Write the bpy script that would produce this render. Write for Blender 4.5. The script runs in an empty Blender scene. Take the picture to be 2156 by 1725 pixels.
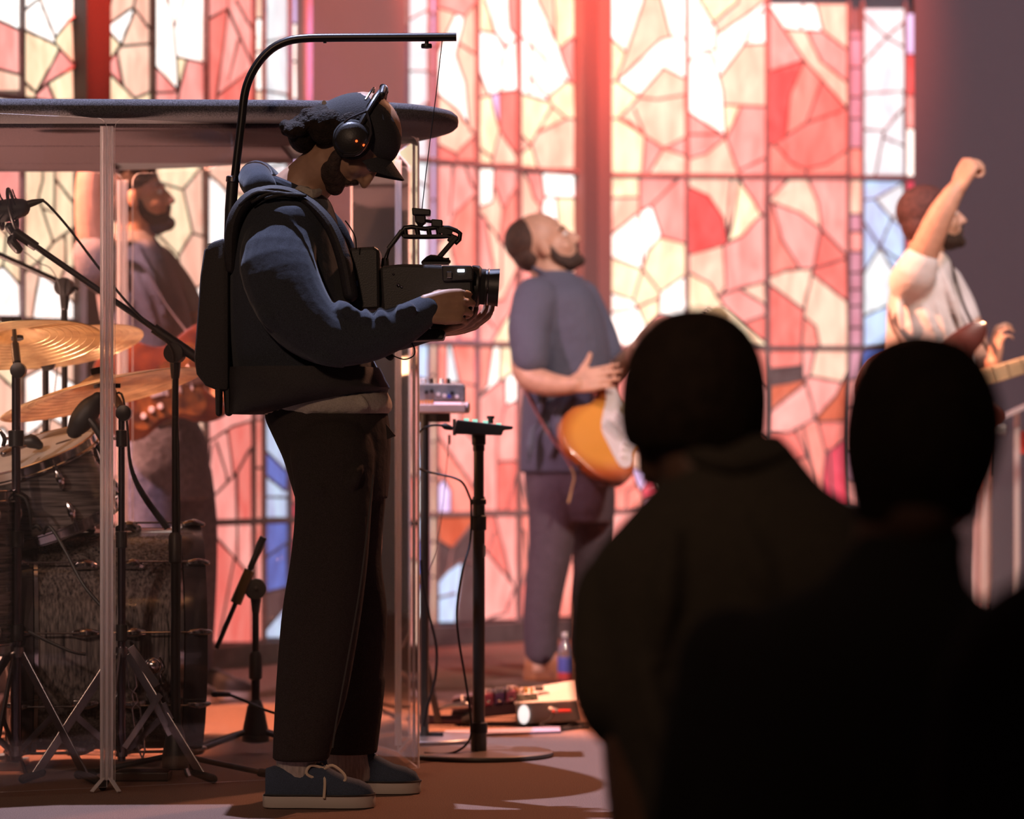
import bpy, bmesh, math, random
import numpy as np
from mathutils import Vector, Matrix

random.seed(7)
SC = bpy.context.scene
COL = SC.collection

# ------------------------------------------------------------------ camera
F = 7040.0      # focal length in pixels of the 2156 x 1725 frame
HC = 0.86       # camera height above the stage floor (m)
CX = 1078.0
HY = 940.0      # horizon row

cam_d = bpy.data.cameras.new('camera')
cam = bpy.data.objects.new('camera', cam_d)
COL.objects.link(cam)
cam.location = (0, 0, HC)
cam.rotation_euler = (math.pi / 2, 0, 0)
cam_d.sensor_fit = 'HORIZONTAL'
cam_d.sensor_width = 36.0
cam_d.lens = 36.0 * F / 2156.0
cam_d.shift_y = (HY - 862.5) / 2156.0
cam_d.clip_start = 0.1
cam_d.clip_end = 200
cam_d.dof.use_dof = True
cam_d.dof.focus_distance = 8.0
cam_d.dof.aperture_fstop = 3.0
SC.camera = cam

# ------------------------------------------------------------------ world, exposure
SC.view_settings.view_transform = 'Standard'
SC.view_settings.look = 'None'
SC.view_settings.gamma = 1.0
SC.view_settings.exposure = 0.0
SC.view_settings.use_curve_mapping = False
world = bpy.data.worlds.new('world')
SC.world = world
world.use_nodes = True
bgn = world.node_tree.nodes['Background']
bgn.inputs[0].default_value = (1.0, 0.62, 0.52, 1)
bgn.inputs[1].default_value = 0.022

# ------------------------------------------------------------------ stage lights and fills
def spot(name, loc, target, power, color, size_deg, blend=0.15, radius=0.05):
    d = bpy.data.lights.new(name, 'SPOT')
    d.energy = power
    d.color = color
    d.spot_size = math.radians(size_deg)
    d.spot_blend = blend
    d.shadow_soft_size = radius
    o = bpy.data.objects.new(name, d)
    COL.objects.link(o)
    o.location = loc
    v = Vector(target) - Vector(loc)
    o.rotation_euler = v.to_track_quat('-Z', 'Y').to_euler()
    return o

# cool beam hanging above and a little upstage of the camera operator
spot('stage_spot_cool', (-1.2, 8.98, 6.5), (-0.35, 8.2, 0), 3300, (0.60, 0.65, 0.98), 36, 0.2, 0.04)
# warm wash over the middle of the stage, from stage left upstage
spot('stage_wash_warm', (-4.6, 10.2, 5.5), (0.1, 10.9, 0.0), 10000, (1.0, 0.36, 0.20), 44, 0.6, 0.25)
# soft pink-white key on the singers from the right front truss
spot('stage_key_front', (3.6, 5.2, 5.2), (1.3, 12.0, 1.3), 2000, (1.0, 0.78, 0.66), 24, 0.6, 0.2)
# pink side light reaching the guitar player behind the drums
spot('stage_side_pink', (-3.8, 8.0, 4.6), (-1.25, 11.3, 1.2), 1500, (1.0, 0.58, 0.70), 26, 0.5, 0.12)
# low warm fill added for the bounce onto the lid and cymbal undersides
spot('lid_bounce_fill', (-2.5, 8.75, 0.12), (-1.05, 9.15, 1.6), 420, (1.0, 0.58, 0.44), 75, 0.8, 0.15)
# amber back fill added to brighten the floor at the front of the stage
spot('floor_fill_amber', (2.6, 12.6, 5.6), (-0.1, 8.9, 0.0), 1500, (1.0, 0.42, 0.24), 34, 0.7, 0.15)
# narrow warm fill added on the hall side to brighten the drum kit
spot('drum_fill_front', (-3.6, 3.4, 3.0), (-1.32, 8.8, 0.55), 620, (1.0, 0.72, 0.60), 11, 0.7, 0.1)
# dim amber front fill added behind the audience, lifting blacks like lens glare
spot('front_fill_amber', (-2.5, -2.0, 5.0), (-0.4, 8.0, 0.8), 850, (1.0, 0.64, 0.44), 40, 0.8, 0.4)
# lavender fill added high in front to brighten the back wall
spot('wall_fill_lavender', (2.0, 7.2, 6.2), (1.6, 15.2, 1.6), 1500, (0.92, 0.72, 0.85), 46, 0.8, 0.3)
# red beams grazing down the stone mullions and the upper glass
spot('window_red_beam', (0.352, 14.50, 4.9), (0.352, 15.02, 2.89), 3200, (1.0, 0.06, 0.035), 8.5, 0.9, 0.02)
spot('window_red_beam', (-1.04, 11.88, 4.6), (-1.498, 12.126, 2.62), 2600, (1.0, 0.06, 0.035), 8.5, 0.9, 0.02)
for wx, wy, tx, ty, wp in ((-0.3, 13.1, -0.25, 14.6, 2600), (0.45, 13.5, 0.4, 15.1, 2900), (1.2, 13.6, 1.2, 15.2, 1900), (-2.4, 10.7, -1.75, 12.0, 1500), (-1.6, 11.3, -1.1, 13.0, 1500)):
    spot('window_red_wash', (wx, wy, 5.2), (tx, ty, 3.15), wp, (1.0, 0.14, 0.09), 34, 0.9, 0.1)
# purple wash on the wall beside the left window, rose wash on the pillar
spot('wall_purple_wash', (-2.0, 11.0, 5.0), (-0.86, 13.5, 2.45), 1500, (0.36, 0.28, 1.0), 6.5, 0.8, 0.05)
spot('wall_fill_rose', (0.8, 8.6, 5.6), (-0.3, 14.2, 2.0), 900, (1.0, 0.50, 0.42), 24, 0.8, 0.1)

# ------------------------------------------------------------------ helpers
def P(px, py, Y):
    return Vector(((px - CX) / F * Y, Y, HC + (HY - py) / F * Y))

def G(px, py, z=0.0):
    return P(px, py, F * (HC - z) / (py - HY))

def catmull(pts, sub=4, closed=False):
    pts = [Vector(p) for p in pts]
    n = len(pts)
    out = []
    segs = n if closed else n - 1
    for i in range(segs):
        if closed:
            p0, p1, p2, p3 = pts[(i - 1) % n], pts[i], pts[(i + 1) % n], pts[(i + 2) % n]
        else:
            p0, p1, p2, p3 = pts[max(i - 1, 0)], pts[i], pts[i + 1], pts[min(i + 2, n - 1)]
        for k in range(sub):
            t = k / sub
            out.append(0.5 * ((2 * p1) + (p2 - p0) * t + (2 * p0 - 5 * p1 + 4 * p2 - p3) * t * t
                              + (3 * p1 - p0 - 3 * p2 + p3) * t ** 3))
    if not closed:
        out.append(pts[-1].copy())
    return out

def perp(t):
    a = Vector((0, 0, 1)) if abs(t.z) < 0.9 else Vector((1, 0, 0))
    u = a.cross(t).normalized()
    return u, t.cross(u).normalized()

def frame(o, x, y):
    x = Vector(x).normalized()
    y = Vector(y)
    y = (y - x * y.dot(x)).normalized()
    z = x.cross(y)
    return Matrix(((x.x, y.x, z.x, o[0]), (x.y, y.y, z.y, o[1]), (x.z, y.z, z.z, o[2]), (0, 0, 0, 1)))

ORG = {}

class MB:
    def __init__(self, M=None):
        self.v = []
        self.f = []
        self.M = M

    def add(self, vs, fs):
        b = len(self.v)
        if self.M is not None:
            vs = [self.M @ Vector(q) for q in vs]
        self.v += [tuple(q) for q in vs]
        self.f += [tuple(b + i for i in q) for q in fs]
        return self

    def box(self, c, s, R=None):
        c = Vector(c)
        vs = []
        for x in (-.5, .5):
            for y in (-.5, .5):
                for z in (-.5, .5):
                    q = Vector((x * s[0], y * s[1], z * s[2]))
                    if R is not None:
                        q = R @ q
                    vs.append(c + q)
        return self.add(vs, [(0, 1, 3, 2), (4, 6, 7, 5), (0, 4, 5, 1), (2, 3, 7, 6), (0, 2, 6, 4), (1, 5, 7, 3)])

    def bar(self, p0, p1, w, h, up=(0, 0, 1)):
        p0, p1 = Vector(p0), Vector(p1)
        t = (p1 - p0).normalized()
        u = Vector(up)
        u = u - t * u.dot(t)
        if u.length < 1e-4:
            u = perp(t)[0]
        u.normalize()
        s = t.cross(u)
        R = Matrix((t, s, u)).transposed()
        return self.box((p0 + p1) / 2, ((p1 - p0).length, w, h), R)

    def tube(self, pts, r, n=8, cap=True, sub=0, closed=False):
        pts = [Vector(p) for p in pts]
        if isinstance(r, (int, float)):
            r = [r] * len(pts)
        if sub:
            q = catmull([(p.x, p.y, p.z) for p in pts], sub, closed)
            rr = catmull([(a, 0, 0) for a in r], sub, closed)
            pts, r = q, [max(a.x, 1e-4) for a in rr]
        m = len(pts)
        vs, fs = [], []
        prev = None
        for i in range(m):
            if closed:
                t = (pts[(i + 1) % m] - pts[i - 1]).normalized()
            else:
                t = (pts[min(i + 1, m - 1)] - pts[max(i - 1, 0)])
                t = t.normalized() if t.length > 1e-9 else Vector((0, 0, 1))
            if prev is None:
                u, w = perp(t)
            else:
                u = (prev - t * prev.dot(t))
                u = u.normalized() if u.length > 1e-6 else perp(t)[0]
                w = t.cross(u)
            prev = u
            for k in range(n):
                a = 2 * math.pi * k / n
                vs.append(pts[i] + (u * math.cos(a) + w * math.sin(a)) * r[i])
        for i in range(m if closed else m - 1):
            j = (i + 1) % m
            for k in range(n):
                l = (k + 1) % n
                fs.append((i * n + k, i * n + l, j * n + l, j * n + k))
        if cap and not closed:
            fs.append(tuple(reversed(range(n))))
            fs.append(tuple((m - 1) * n + k for k in range(n)))
        return self.add(vs, fs)

    def cyl(self, p0, p1, r0, r1=None, n=16):
        return self.tube([p0, p1], [r0, r0 if r1 is None else r1], n)

    def limb(self, pts, sub=4, n=14, ref=(0, 1, 0)):
        """pts: (Vector, r) or (Vector, r_plane, r_ref) swept with rounded ends."""
        q = []
        for p in pts:
            rb = p[2] if len(p) > 2 else p[1]
            q.append((Vector(p[0]), p[1], rb))
        c = catmull([a[0] for a in q], sub)
        ra = [a.x for a in catmull([(a[1], 0, 0) for a in q], sub)]
        rb = [a.x for a in catmull([(a[2], 0, 0) for a in q], sub)]
        t0 = (c[1] - c[0]).normalized()
        t1 = (c[-1] - c[-2]).normalized()
        pre = [(c[0] - t0 * ra[0] * k, ra[0] * math.sqrt(max(1 - k * k, 0.002)), rb[0] * math.sqrt(max(1 - k * k, 0.002))) for k in (0.96, 0.7, 0.35)]
        post = [(c[-1] + t1 * ra[-1] * k, ra[-1] * math.sqrt(max(1 - k * k, 0.002)), rb[-1] * math.sqrt(max(1 - k * k, 0.002))) for k in (0.35, 0.7, 0.96)]
        seq = pre + list(zip(c, ra, rb)) + post
        vs, fs = [], []
        m = len(seq)
        R = Vector(ref)
        for i in range(m):
            t = seq[min(i + 1, m - 1)][0] - seq[max(i - 1, 0)][0]
            t.normalize()
            b = R - t * R.dot(t)
            if b.length < 0.05:
                b = perp(t)[0]
            b.normalize()
            a = b.cross(t)
            for k in range(n):
                g = 2 * math.pi * k / n
                vs.append(seq[i][0] + a * (seq[i][1] * math.cos(g)) + b * (seq[i][2] * math.sin(g)))
        for i in range(m - 1):
            for k in range(n):
                l = (k + 1) % n
                fs.append((i * n + k, i * n + l, (i + 1) * n + l, (i + 1) * n + k))
        fs.append(tuple(reversed(range(n))))
        fs.append(tuple((m - 1) * n + k for k in range(n)))
        return self.add(vs, fs)

    def ell(self, c, r, R=None, seg=16, rings=10):
        c = Vector(c)
        if isinstance(r, (int, float)):
            r = (r, r, r)
        vs, fs = [], []
        def tr(q):
            q = Vector(q)
            return c + (R @ q if R is not None else q)
        vs.append(tr((0, 0, r[2])))
        for i in range(1, rings):
            th = math.pi * i / rings
            for k in range(seg):
                a = 2 * math.pi * k / seg
                vs.append(tr((r[0] * math.sin(th) * math.cos(a), r[1] * math.sin(th) * math.sin(a), r[2] * math.cos(th))))
        vs.append(tr((0, 0, -r[2])))
        for k in range(seg):
            fs.append((0, 1 + k, 1 + (k + 1) % seg))
        for i in range(rings - 2):
            for k in range(seg):
                l = (k + 1) % seg
                fs.append((1 + i * seg + k, 1 + (i + 1) * seg + k, 1 + (i + 1) * seg + l, 1 + i * seg + l))
        e = len(vs) - 1
        for k in range(seg):
            fs.append((e, 1 + (rings - 2) * seg + (k + 1) % seg, 1 + (rings - 2) * seg + k))
        return self.add(vs, fs)

    def slab(self, rows, Yc, n=28, ex=2.3, sub=3):
        """Horizontal slices traced as (row, x_left, x_right, half_depth[, depth_shift]) in photo pixels at depth Yc."""
        a = catmull([(r[1], r[2], r[0]) for r in rows], sub)
        b = catmull([(r[3], r[4] if len(r) > 4 else 0, 0) for r in rows], sub)
        vs, fs = [], []
        for p, q in zip(a, b):
            A, B = P(p.x, p.z, Yc), P(p.y, p.z, Yc)
            c = (A + B) / 2
            c.y += q.y
            rx = (B.x - A.x) / 2
            for k in range(n):
                g = 2 * math.pi * k / n
                cc, s = math.cos(g), math.sin(g)
                vs.append(c + Vector((rx * math.copysign(abs(cc) ** (2 / ex), cc), q.x * math.copysign(abs(s) ** (2 / ex), s), 0)))
        m = len(a)
        for i in range(m - 1):
            for k in range(n):
                l = (k + 1) % n
                fs.append((i * n + k, i * n + l, (i + 1) * n + l, (i + 1) * n + k))
        fs.append(tuple(reversed(range(n))))
        fs.append(tuple((m - 1) * n + k for k in range(n)))
        return self.add(vs, fs)

    def lathe(self, prof, base, axis, n=32, close=False):
        base = Vector(base)
        t = Vector(axis).normalized()
        u, w = perp(t)
        vs, fs = [], []
        for r, h in prof:
            for k in range(n):
                a = 2 * math.pi * k / n
                vs.append(base + t * h + (u * math.cos(a) + w * math.sin(a)) * r)
        m = len(prof)
        for i in range(m if close else m - 1):
            j = (i + 1) % m
            for k in range(n):
                l = (k + 1) % n
                fs.append((i * n + k, i * n + l, j * n + l, j * n + k))
        if not close:
            if prof[0][0] > 1e-5:
                fs.append(tuple(reversed(range(n))))
            if prof[-1][0] > 1e-5:
                fs.append(tuple((m - 1) * n + k for k in range(n)))
        return self.add(vs, fs)

    def prism(self, poly, d):
        """poly: list of 3-D points in one plane, d: extrusion vector."""
        d = Vector(d)
        n = len(poly)
        vs = [Vector(p) for p in poly] + [Vector(p) + d for p in poly]
        fs = [tuple(range(n)), tuple(reversed(range(n, 2 * n)))]
        for i in range(n):
            j = (i + 1) % n
            fs.append((i, i + n, j + n, j))
        return self.add(vs, fs)

    def ring(self, c, axis, R, r, n=40, m=8):
        c = Vector(c)
        t = Vector(axis).normalized()
        u, w = perp(t)
        pts = [c + (u * math.cos(2 * math.pi * k / n) + w * math.sin(2 * math.pi * k / n)) * R for k in range(n)]
        return self.tube(pts, r, m, closed=True)

    def build(self, name, mat, parent=None, smooth=35, bevel=0, remesh=0, relax=0, kind=None, label=None, origin=None):
        if parent is not None:
            org = ORG[parent.name]
        elif origin is not None:
            org = Vector(origin)
        else:
            org = Vector((0, 0, 0))
        me = bpy.data.meshes.new(name)
        me.from_pydata([(a[0] - org.x, a[1] - org.y, a[2] - org.z) for a in self.v], [], self.f)
        if remesh or bevel or True:
            bm = bmesh.new()
            bm.from_mesh(me)
            bmesh.ops.recalc_face_normals(bm, faces=bm.faces)
            if bevel:
                ed = [e for e in bm.edges if len(e.link_faces) == 2 and e.calc_face_angle(0) > 0.6]
                bmesh.ops.bevel(bm, geom=ed, offset=bevel, segments=2, affect='EDGES', profile=0.5, clamp_overlap=True)
            bm.to_mesh(me)
            bm.free()
        o = bpy.data.objects.new(name, me)
        if remesh:
            COL.objects.link(o)
            md = o.modifiers.new('r', 'REMESH')
            md.mode = 'VOXEL'
            md.voxel_size = remesh
            if relax:
                ms = o.modifiers.new('s', 'SMOOTH')
                ms.factor = 0.5
                ms.iterations = relax
            dg = bpy.context.evaluated_depsgraph_get()
            m2 = bpy.data.meshes.new_from_object(o.evaluated_get(dg))
            o.modifiers.clear()
            o.data = m2
            bpy.data.meshes.remove(me)
            me = m2
            me.name = name
        else:
            COL.objects.link(o)
        me.materials.clear()
        me.materials.append(mat)
        me.polygons.foreach_set('use_smooth', [smooth > 0] * len(me.polygons))
        if 0 < smooth < 180:
            me.set_sharp_from_angle(angle=math.radians(smooth))
        if parent is not None:
            o.parent = parent
        else:
            o.location = org
        ORG[o.name] = org
        if kind:
            o['kind'] = kind
        if label:
            o['label'] = label
        return o

def tag(o, label, cat, group=None, kind=None):
    o['label'] = label
    o['category'] = cat
    if group:
        o['group'] = group
    if kind:
        o['kind'] = kind
    return o

def thing(name, loc, label, cat, group=None):
    o = bpy.data.objects.new(name, None)
    COL.objects.link(o)
    o.empty_display_size = 0.1
    o.location = loc
    ORG[o.name] = Vector(loc)
    return tag(o, label, cat, group)

# ------------------------------------------------------------------ materials
def mat(name, color, rough=0.6, metal=0.0, bump=None, vary=None, emit=0.0, coat=0.0, sheen=0.0, stretch=None, spec=0.5):
    m = bpy.data.materials.new(name)
    m.use_nodes = True
    nt = m.node_tree
    b = nt.nodes['Principled BSDF']
    b.inputs['Base Color'].default_value = (*color, 1)
    b.inputs['Roughness'].default_value = rough
    b.inputs['Metallic'].default_value = metal
    b.inputs['Specular IOR Level'].default_value = spec
    b.inputs['Coat Weight'].default_value = coat
    b.inputs['Sheen Weight'].default_value = sheen
    tc = nt.nodes.new('ShaderNodeTexCoord')
    vec = tc.outputs['Object']
    if stretch:
        mp = nt.nodes.new('ShaderNodeMapping')
        mp.inputs['Scale'].default_value = stretch
        nt.links.new(vec, mp.inputs['Vector'])
        vec = mp.outputs['Vector']
    if vary:
        sc, amt = vary[:2]
        nz = nt.nodes.new('ShaderNodeTexNoise')
        nz.inputs['Scale'].default_value = sc
        nz.inputs['Detail'].default_value = 4
        nt.links.new(vec, nz.inputs['Vector'])
        rp = nt.nodes.new('ShaderNodeValToRGB')
        lo = tuple(max(c * (1 - amt), 0) for c in color)
        hi = tuple(vary[2]) if len(vary) > 2 else tuple(min(c * (1 + amt), 1) for c in color)
        rp.color_ramp.elements[0].position = 0.32
        rp.color_ramp.elements[1].position = 0.68
        rp.color_ramp.elements[0].color = (*lo, 1)
        rp.color_ramp.elements[1].color = (*hi, 1)
        nt.links.new(nz.outputs['Fac'], rp.inputs['Fac'])
        nt.links.new(rp.outputs['Color'], b.inputs['Base Color'])
    if bump:
        nb = nt.nodes.new('ShaderNodeTexNoise')
        nb.inputs['Scale'].default_value = bump[0]
        nb.inputs['Detail'].default_value = 3
        nt.links.new(vec, nb.inputs['Vector'])
        bp = nt.nodes.new('ShaderNodeBump')
        bp.inputs['Strength'].default_value = bump[1]
        bp.inputs['Distance'].default_value = bump[2] if len(bump) > 2 else 0.004
        nt.links.new(nb.outputs['Fac'], bp.inputs['Height'])
        nt.links.new(bp.outputs['Normal'], b.inputs['Normal'])
    if emit:
        b.inputs['Emission Color'].default_value = (*color, 1)
        b.inputs['Emission Strength'].default_value = emit
    return m

def glass_pane(name, color, strength):
    """Back-lit stained glass: daylight-like glow with streaks in the sheet."""
    m = bpy.data.materials.new(name)
    m.use_nodes = True
    nt = m.node_tree
    b = nt.nodes['Principled BSDF']
    b.inputs['Base Color'].default_value = (color[0] * .25, color[1] * .25, color[2] * .25, 1)
    b.inputs['Roughness'].default_value = 0.35
    tc = nt.nodes.new('ShaderNodeTexCoord')
    mp = nt.nodes.new('ShaderNodeMapping')
    mp.inputs['Scale'].default_value = (9, 9, 3.2)
    nz = nt.nodes.new('ShaderNodeTexNoise')
    nz.inputs['Scale'].default_value = 1.6
    nz.inputs['Detail'].default_value = 3
    nz.inputs['Distortion'].default_value = 0.8
    nt.links.new(tc.outputs['Object'], mp.inputs['Vector'])
    nt.links.new(mp.outputs['Vector'], nz.inputs['Vector'])
    rp = nt.nodes.new('ShaderNodeValToRGB')
    rp.color_ramp.elements[0].position = 0.3
    rp.color_ramp.elements[1].position = 0.7
    rp.color_ramp.elements[0].color = (color[0] * .9, color[1] * .72, color[2] * .72, 1)
    hi = tuple(min(c * 1.2 + 0.03, 1) for c in color)
    rp.color_ramp.elements[1].color = (*hi, 1)
    nt.links.new(nz.outputs['Fac'], rp.inputs['Fac'])
    nt.links.new(rp.outputs['Color'], b.inputs['Emission Color'])
    b.inputs['Emission Strength'].default_value = strength
    return m

def clear_plastic(name, tint, refl, milky, rough=0.03, front=0.5):
    """Acrylic sheet: see-through with a mirror film and a cloudy share standing in for haze and caught light."""
    m = bpy.data.materials.new(name)
    m.use_nodes = True
    nt = m.node_tree
    for n in list(nt.nodes):
        nt.nodes.remove(n)
    out = nt.nodes.new('ShaderNodeOutputMaterial')
    tr = nt.nodes.new('ShaderNodeBsdfTransparent')
    tr.inputs[0].default_value = (*tint, 1)
    gl = nt.nodes.new('ShaderNodeBsdfGlossy')
    gl.inputs['Color'].default_value = (1, 1, 1, 1)
    gl.inputs['Roughness'].default_value = rough
    df = nt.nodes.new('ShaderNodeBsdfTranslucent')
    df.inputs[0].default_value = (0.95, 0.93, 0.95, 1)
    d2 = nt.nodes.new('ShaderNodeBsdfDiffuse')
    d2.inputs[0].default_value = (0.9, 0.88, 0.9, 1)
    fr = nt.nodes.new('ShaderNodeFresnel')
    fr.inputs[0].default_value = 1.45
    mu = nt.nodes.new('ShaderNodeMath')
    mu.operation = 'MULTIPLY_ADD'
    mu.inputs[1].default_value = 1.0
    mu.inputs[2].default_value = refl
    nt.links.new(fr.outputs[0], mu.inputs[0])
    mx = nt.nodes.new('ShaderNodeMixShader')
    nt.links.new(mu.outputs[0], mx.inputs[0])
    nt.links.new(tr.outputs[0], mx.inputs[1])
    nt.links.new(gl.outputs[0], mx.inputs[2])
    dd = nt.nodes.new('ShaderNodeMixShader')
    dd.inputs[0].default_value = front
    nt.links.new(df.outputs[0], dd.inputs[1])
    nt.links.new(d2.outputs[0], dd.inputs[2])
    m2 = nt.nodes.new('ShaderNodeMixShader')
    m2.inputs[0].default_value = milky
    nt.links.new(mx.outputs[0], m2.inputs[1])
    nt.links.new(dd.outputs[0], m2.inputs[2])
    nt.links.new(m2.outputs[0], out.inputs[0])
    return m

BLACK = mat('black_plastic', (0.022, 0.019, 0.019), 0.45, bump=(300, 0.1))
BLACKM = mat('black_metal', (0.026, 0.022, 0.022), 0.34, 0.4)
RUBBER = mat('black_rubber', (0.012, 0.011, 0.011), 0.85)
CHROME = mat('chrome', (0.62, 0.58, 0.58), 0.14, 1.0)
DCHROME = mat('dull_chrome', (0.32, 0.29, 0.30), 0.25, 1.0)
CABLE = mat('cable_rubber', (0.015, 0.013, 0.013), 0.55)
SKIN_A = mat('skin_tan', (0.42, 0.235, 0.15), 0.5, vary=(30, 0.12))
SKIN_B = mat('skin_light', (0.55, 0.31, 0.215), 0.5, vary=(30, 0.10))
SKIN_D = mat('skin_dark', (0.10, 0.05, 0.032), 0.5, vary=(30, 0.12))
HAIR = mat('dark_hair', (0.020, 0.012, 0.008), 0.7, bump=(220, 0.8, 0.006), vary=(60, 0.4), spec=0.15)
HAIR_R = mat('brown_hair', (0.06, 0.028, 0.018), 0.6, bump=(200, 0.8, 0.006), vary=(60, 0.4))
BEARD = mat('beard_stubble', (0.05, 0.028, 0.02), 0.75, bump=(260, 0.8, 0.004), vary=(90, 0.4))
EYE_W = mat('eye_white', (0.7, 0.66, 0.62), 0.2)
EYE_D = mat('eye_iris', (0.03, 0.018, 0.012), 0.15)
# ================================================================== the room
CARPET = mat('stage_carpet', (0.31, 0.19, 0.145), 0.95, bump=(900, 0.9, 0.006), vary=(420, 0.45), spec=0.1)
CARPET2 = mat('hall_carpet', (0.05, 0.04, 0.04), 0.95, bump=(700, 0.9, 0.006), vary=(300, 0.4), spec=0.1)
STONE = mat('grey_plaster', (0.16, 0.135, 0.145), 0.9, bump=(240, 0.35, 0.004), vary=(260, 0.12))
STONE2 = mat('mullion_stone', (0.105, 0.088, 0.088), 0.9, bump=(260, 0.3, 0.004), vary=(220, 0.12))
PILLAR = mat('pillar_plaster', (0.36, 0.24, 0.225), 0.9, bump=(200, 0.3, 0.004), vary=(240, 0.1))
BASEB = mat('dark_baseboard', (0.10, 0.085, 0.085), 0.6, vary=(20, 0.2))
LEAD = mat('lead_came', (0.20, 0.155, 0.155), 0.65, 0.0, vary=(60, 0.2))

# wall corners in plan, each as photo column + depth
WP = [(-330, 10.95), (635, 13.5), (831, 14.2), (1245, 15.1), (1924, 15.3), (2700, 15.15)]
WC = [Vector(((x - CX) / F * y, y, 0)) for x, y in WP]

def facet(i):
    return WC[i], WC[i + 1]

def on_facet(px, py, i, off=0.0):
    A, B = facet(i)
    d = B - A
    kx = (px - CX) / F
    t = (kx * A.y - A.x) / (d.x - kx * d.y)
    Y = A.y + t * d.y
    p = P(px, py, Y)
    n = Vector((d.y, -d.x, 0)).normalized()      # towards the camera
    return p + n * off

def face_n(i):
    A, B = facet(i)
    d = B - A
    return Vector((d.y, -d.x, 0)).normalized()

fl = MB()
fl.box((0, 11.6, -0.03), (16, 9.0, 0.06))
tag(fl.build('floor', CARPET, kind='structure', smooth=0), 'orange-brown carpeted stage floor', 'floor')
st = MB()
st.box((0, 7.13, -0.405), (16, 0.06, 0.69))
tag(st.build('trim_1', BASEB, kind='structure', smooth=0), 'dark riser board at the front edge of the stage', 'trim')
hf = MB()
hf.box((0, 2.2, -0.78), (16, 9.8, 0.06))
tag(hf.build('floor', CARPET2, kind='structure', smooth=0), 'dark carpeted hall floor below the stage', 'floor')

# solid wall behind the glass and above it, one block per facet
for i in range(5):
    A, B = facet(i)
    n = face_n(i)
    m = MB()
    t0, t1 = A.copy(), B.copy()
    back = -n * 0.06
    thick = -n * 0.16
    if i in (1, 4):       # plain wall: pillar and right-hand wall stand proud of the glass
        back = n * 0.05
        thick = -n * 0.22
    m.prism([t0 + back, t1 + back, t1 + back + Vector((0, 0, 4.6)), t0 + back + Vector((0, 0, 4.6))], thick)
    nm = ['wall_back_left', 'wall_pillar', 'wall_back_middle', 'wall_back_right', 'wall_right'][i]
    lb = ['grey wall behind the stained glass next to the drums', 'rose-grey plaster pillar between the two stained glass windows',
          'grey wall behind the near half of the wide window', 'grey wall behind the far half of the wide window',
          'plain grey wall behind the singer in white'][i]
    tag(m.build(nm, PILLAR if i == 1 else STONE, kind='structure', smooth=0), lb, 'wall')
# header above the glass
for i in (0, 2, 3):
    A, B = facet(i)
    n = face_n(i)
    m = MB()
    z0 = 3.02
    m.prism([A + n * .05 + Vector((0, 0, z0)), B + n * .05 + Vector((0, 0, z0)), B + n * .05 + Vector((0, 0, 4.6)), A + n * .05 + Vector((0, 0, 4.6))], -n * 0.1)
    tag(m.build('trim_2', STONE2, kind='structure', smooth=0), ['stone header above the window next to the drums', '', 'stone header above the near half of the wide window', 'stone header above the far half of the wide window'][i], 'trim')
# base boards
for i in range(5):
    A, B = facet(i)
    n = face_n(i)
    m = MB()
    o2 = 0.06 if i not in (1, 4) else 0.09
    m.prism([A - n * .0, B - n * .0, B + n * o2, A + n * o2], (0, 0, 0.088))
    tag(m.build('baseboard_back', BASEB, kind='structure', smooth=0, bevel=0.004),
        ['dark baseboard under the window next to the drums', 'dark baseboard along the pillar', 'dark baseboard under the near half of the wide window',
         'dark baseboard under the far half of the wide window', 'dark baseboard behind the singer'][i], 'baseboard')

# ------------------------------------------------------------------ stained glass
PAL = {
    'W': ((1.0, 0.92, 0.78), 1.9), 'Y': ((1.0, 0.73, 0.47), 1.32), 'P': ((1.0, 0.57, 0.42), 1.2), 'K': ((1.0, 0.34, 0.295), 1.2),
    'R': ((1.0, 0.21, 0.17), 1.05), 'D': ((0.95, 0.10, 0.09), 1.0), 'O': ((0.75, 0.15, 0.07), 0.8), 'B': ((0.76, 0.93, 1.0), 1.08),
    'L': ((0.48, 0.64, 1.0), 1.15), 'U': ((0.15, 0.23, 0.75), 0.8), 'V': ((0.70, 0.55, 1.0), 1.2), 'M': ((0.72, 0.33, 0.42), 0.9),
    'G': ((0.16, 0.085, 0.085), 0.6), 'C': ((0.85, 0.07, 0.12), 0.9), 'S': ((1.0, 0.27, 0.21), 1.12),
}
PMAT = {k: glass_pane('glass_' + k, c, s) for k, (c, s) in PAL.items()}

def dp(pts, tol):
    if len(pts) < 3:
        return pts
    a, b = pts[0], pts[-1]
    dx, dy = b[0] - a[0], b[1] - a[1]
    L = math.hypot(dx, dy)
    best, bi = -1, 0
    for i in range(1, len(pts) - 1):
        p = pts[i]
        d = abs(dx * (p[1] - a[1]) - dy * (p[0] - a[0])) / L if L > 1e-9 else math.hypot(p[0] - a[0], p[1] - a[1])
        if d > best:
            best, bi = d, i
    if best <= tol:
        return [a, b]
    return dp(pts[:bi + 1], tol)[:-1] + dp(pts[bi:], tol)

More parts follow.
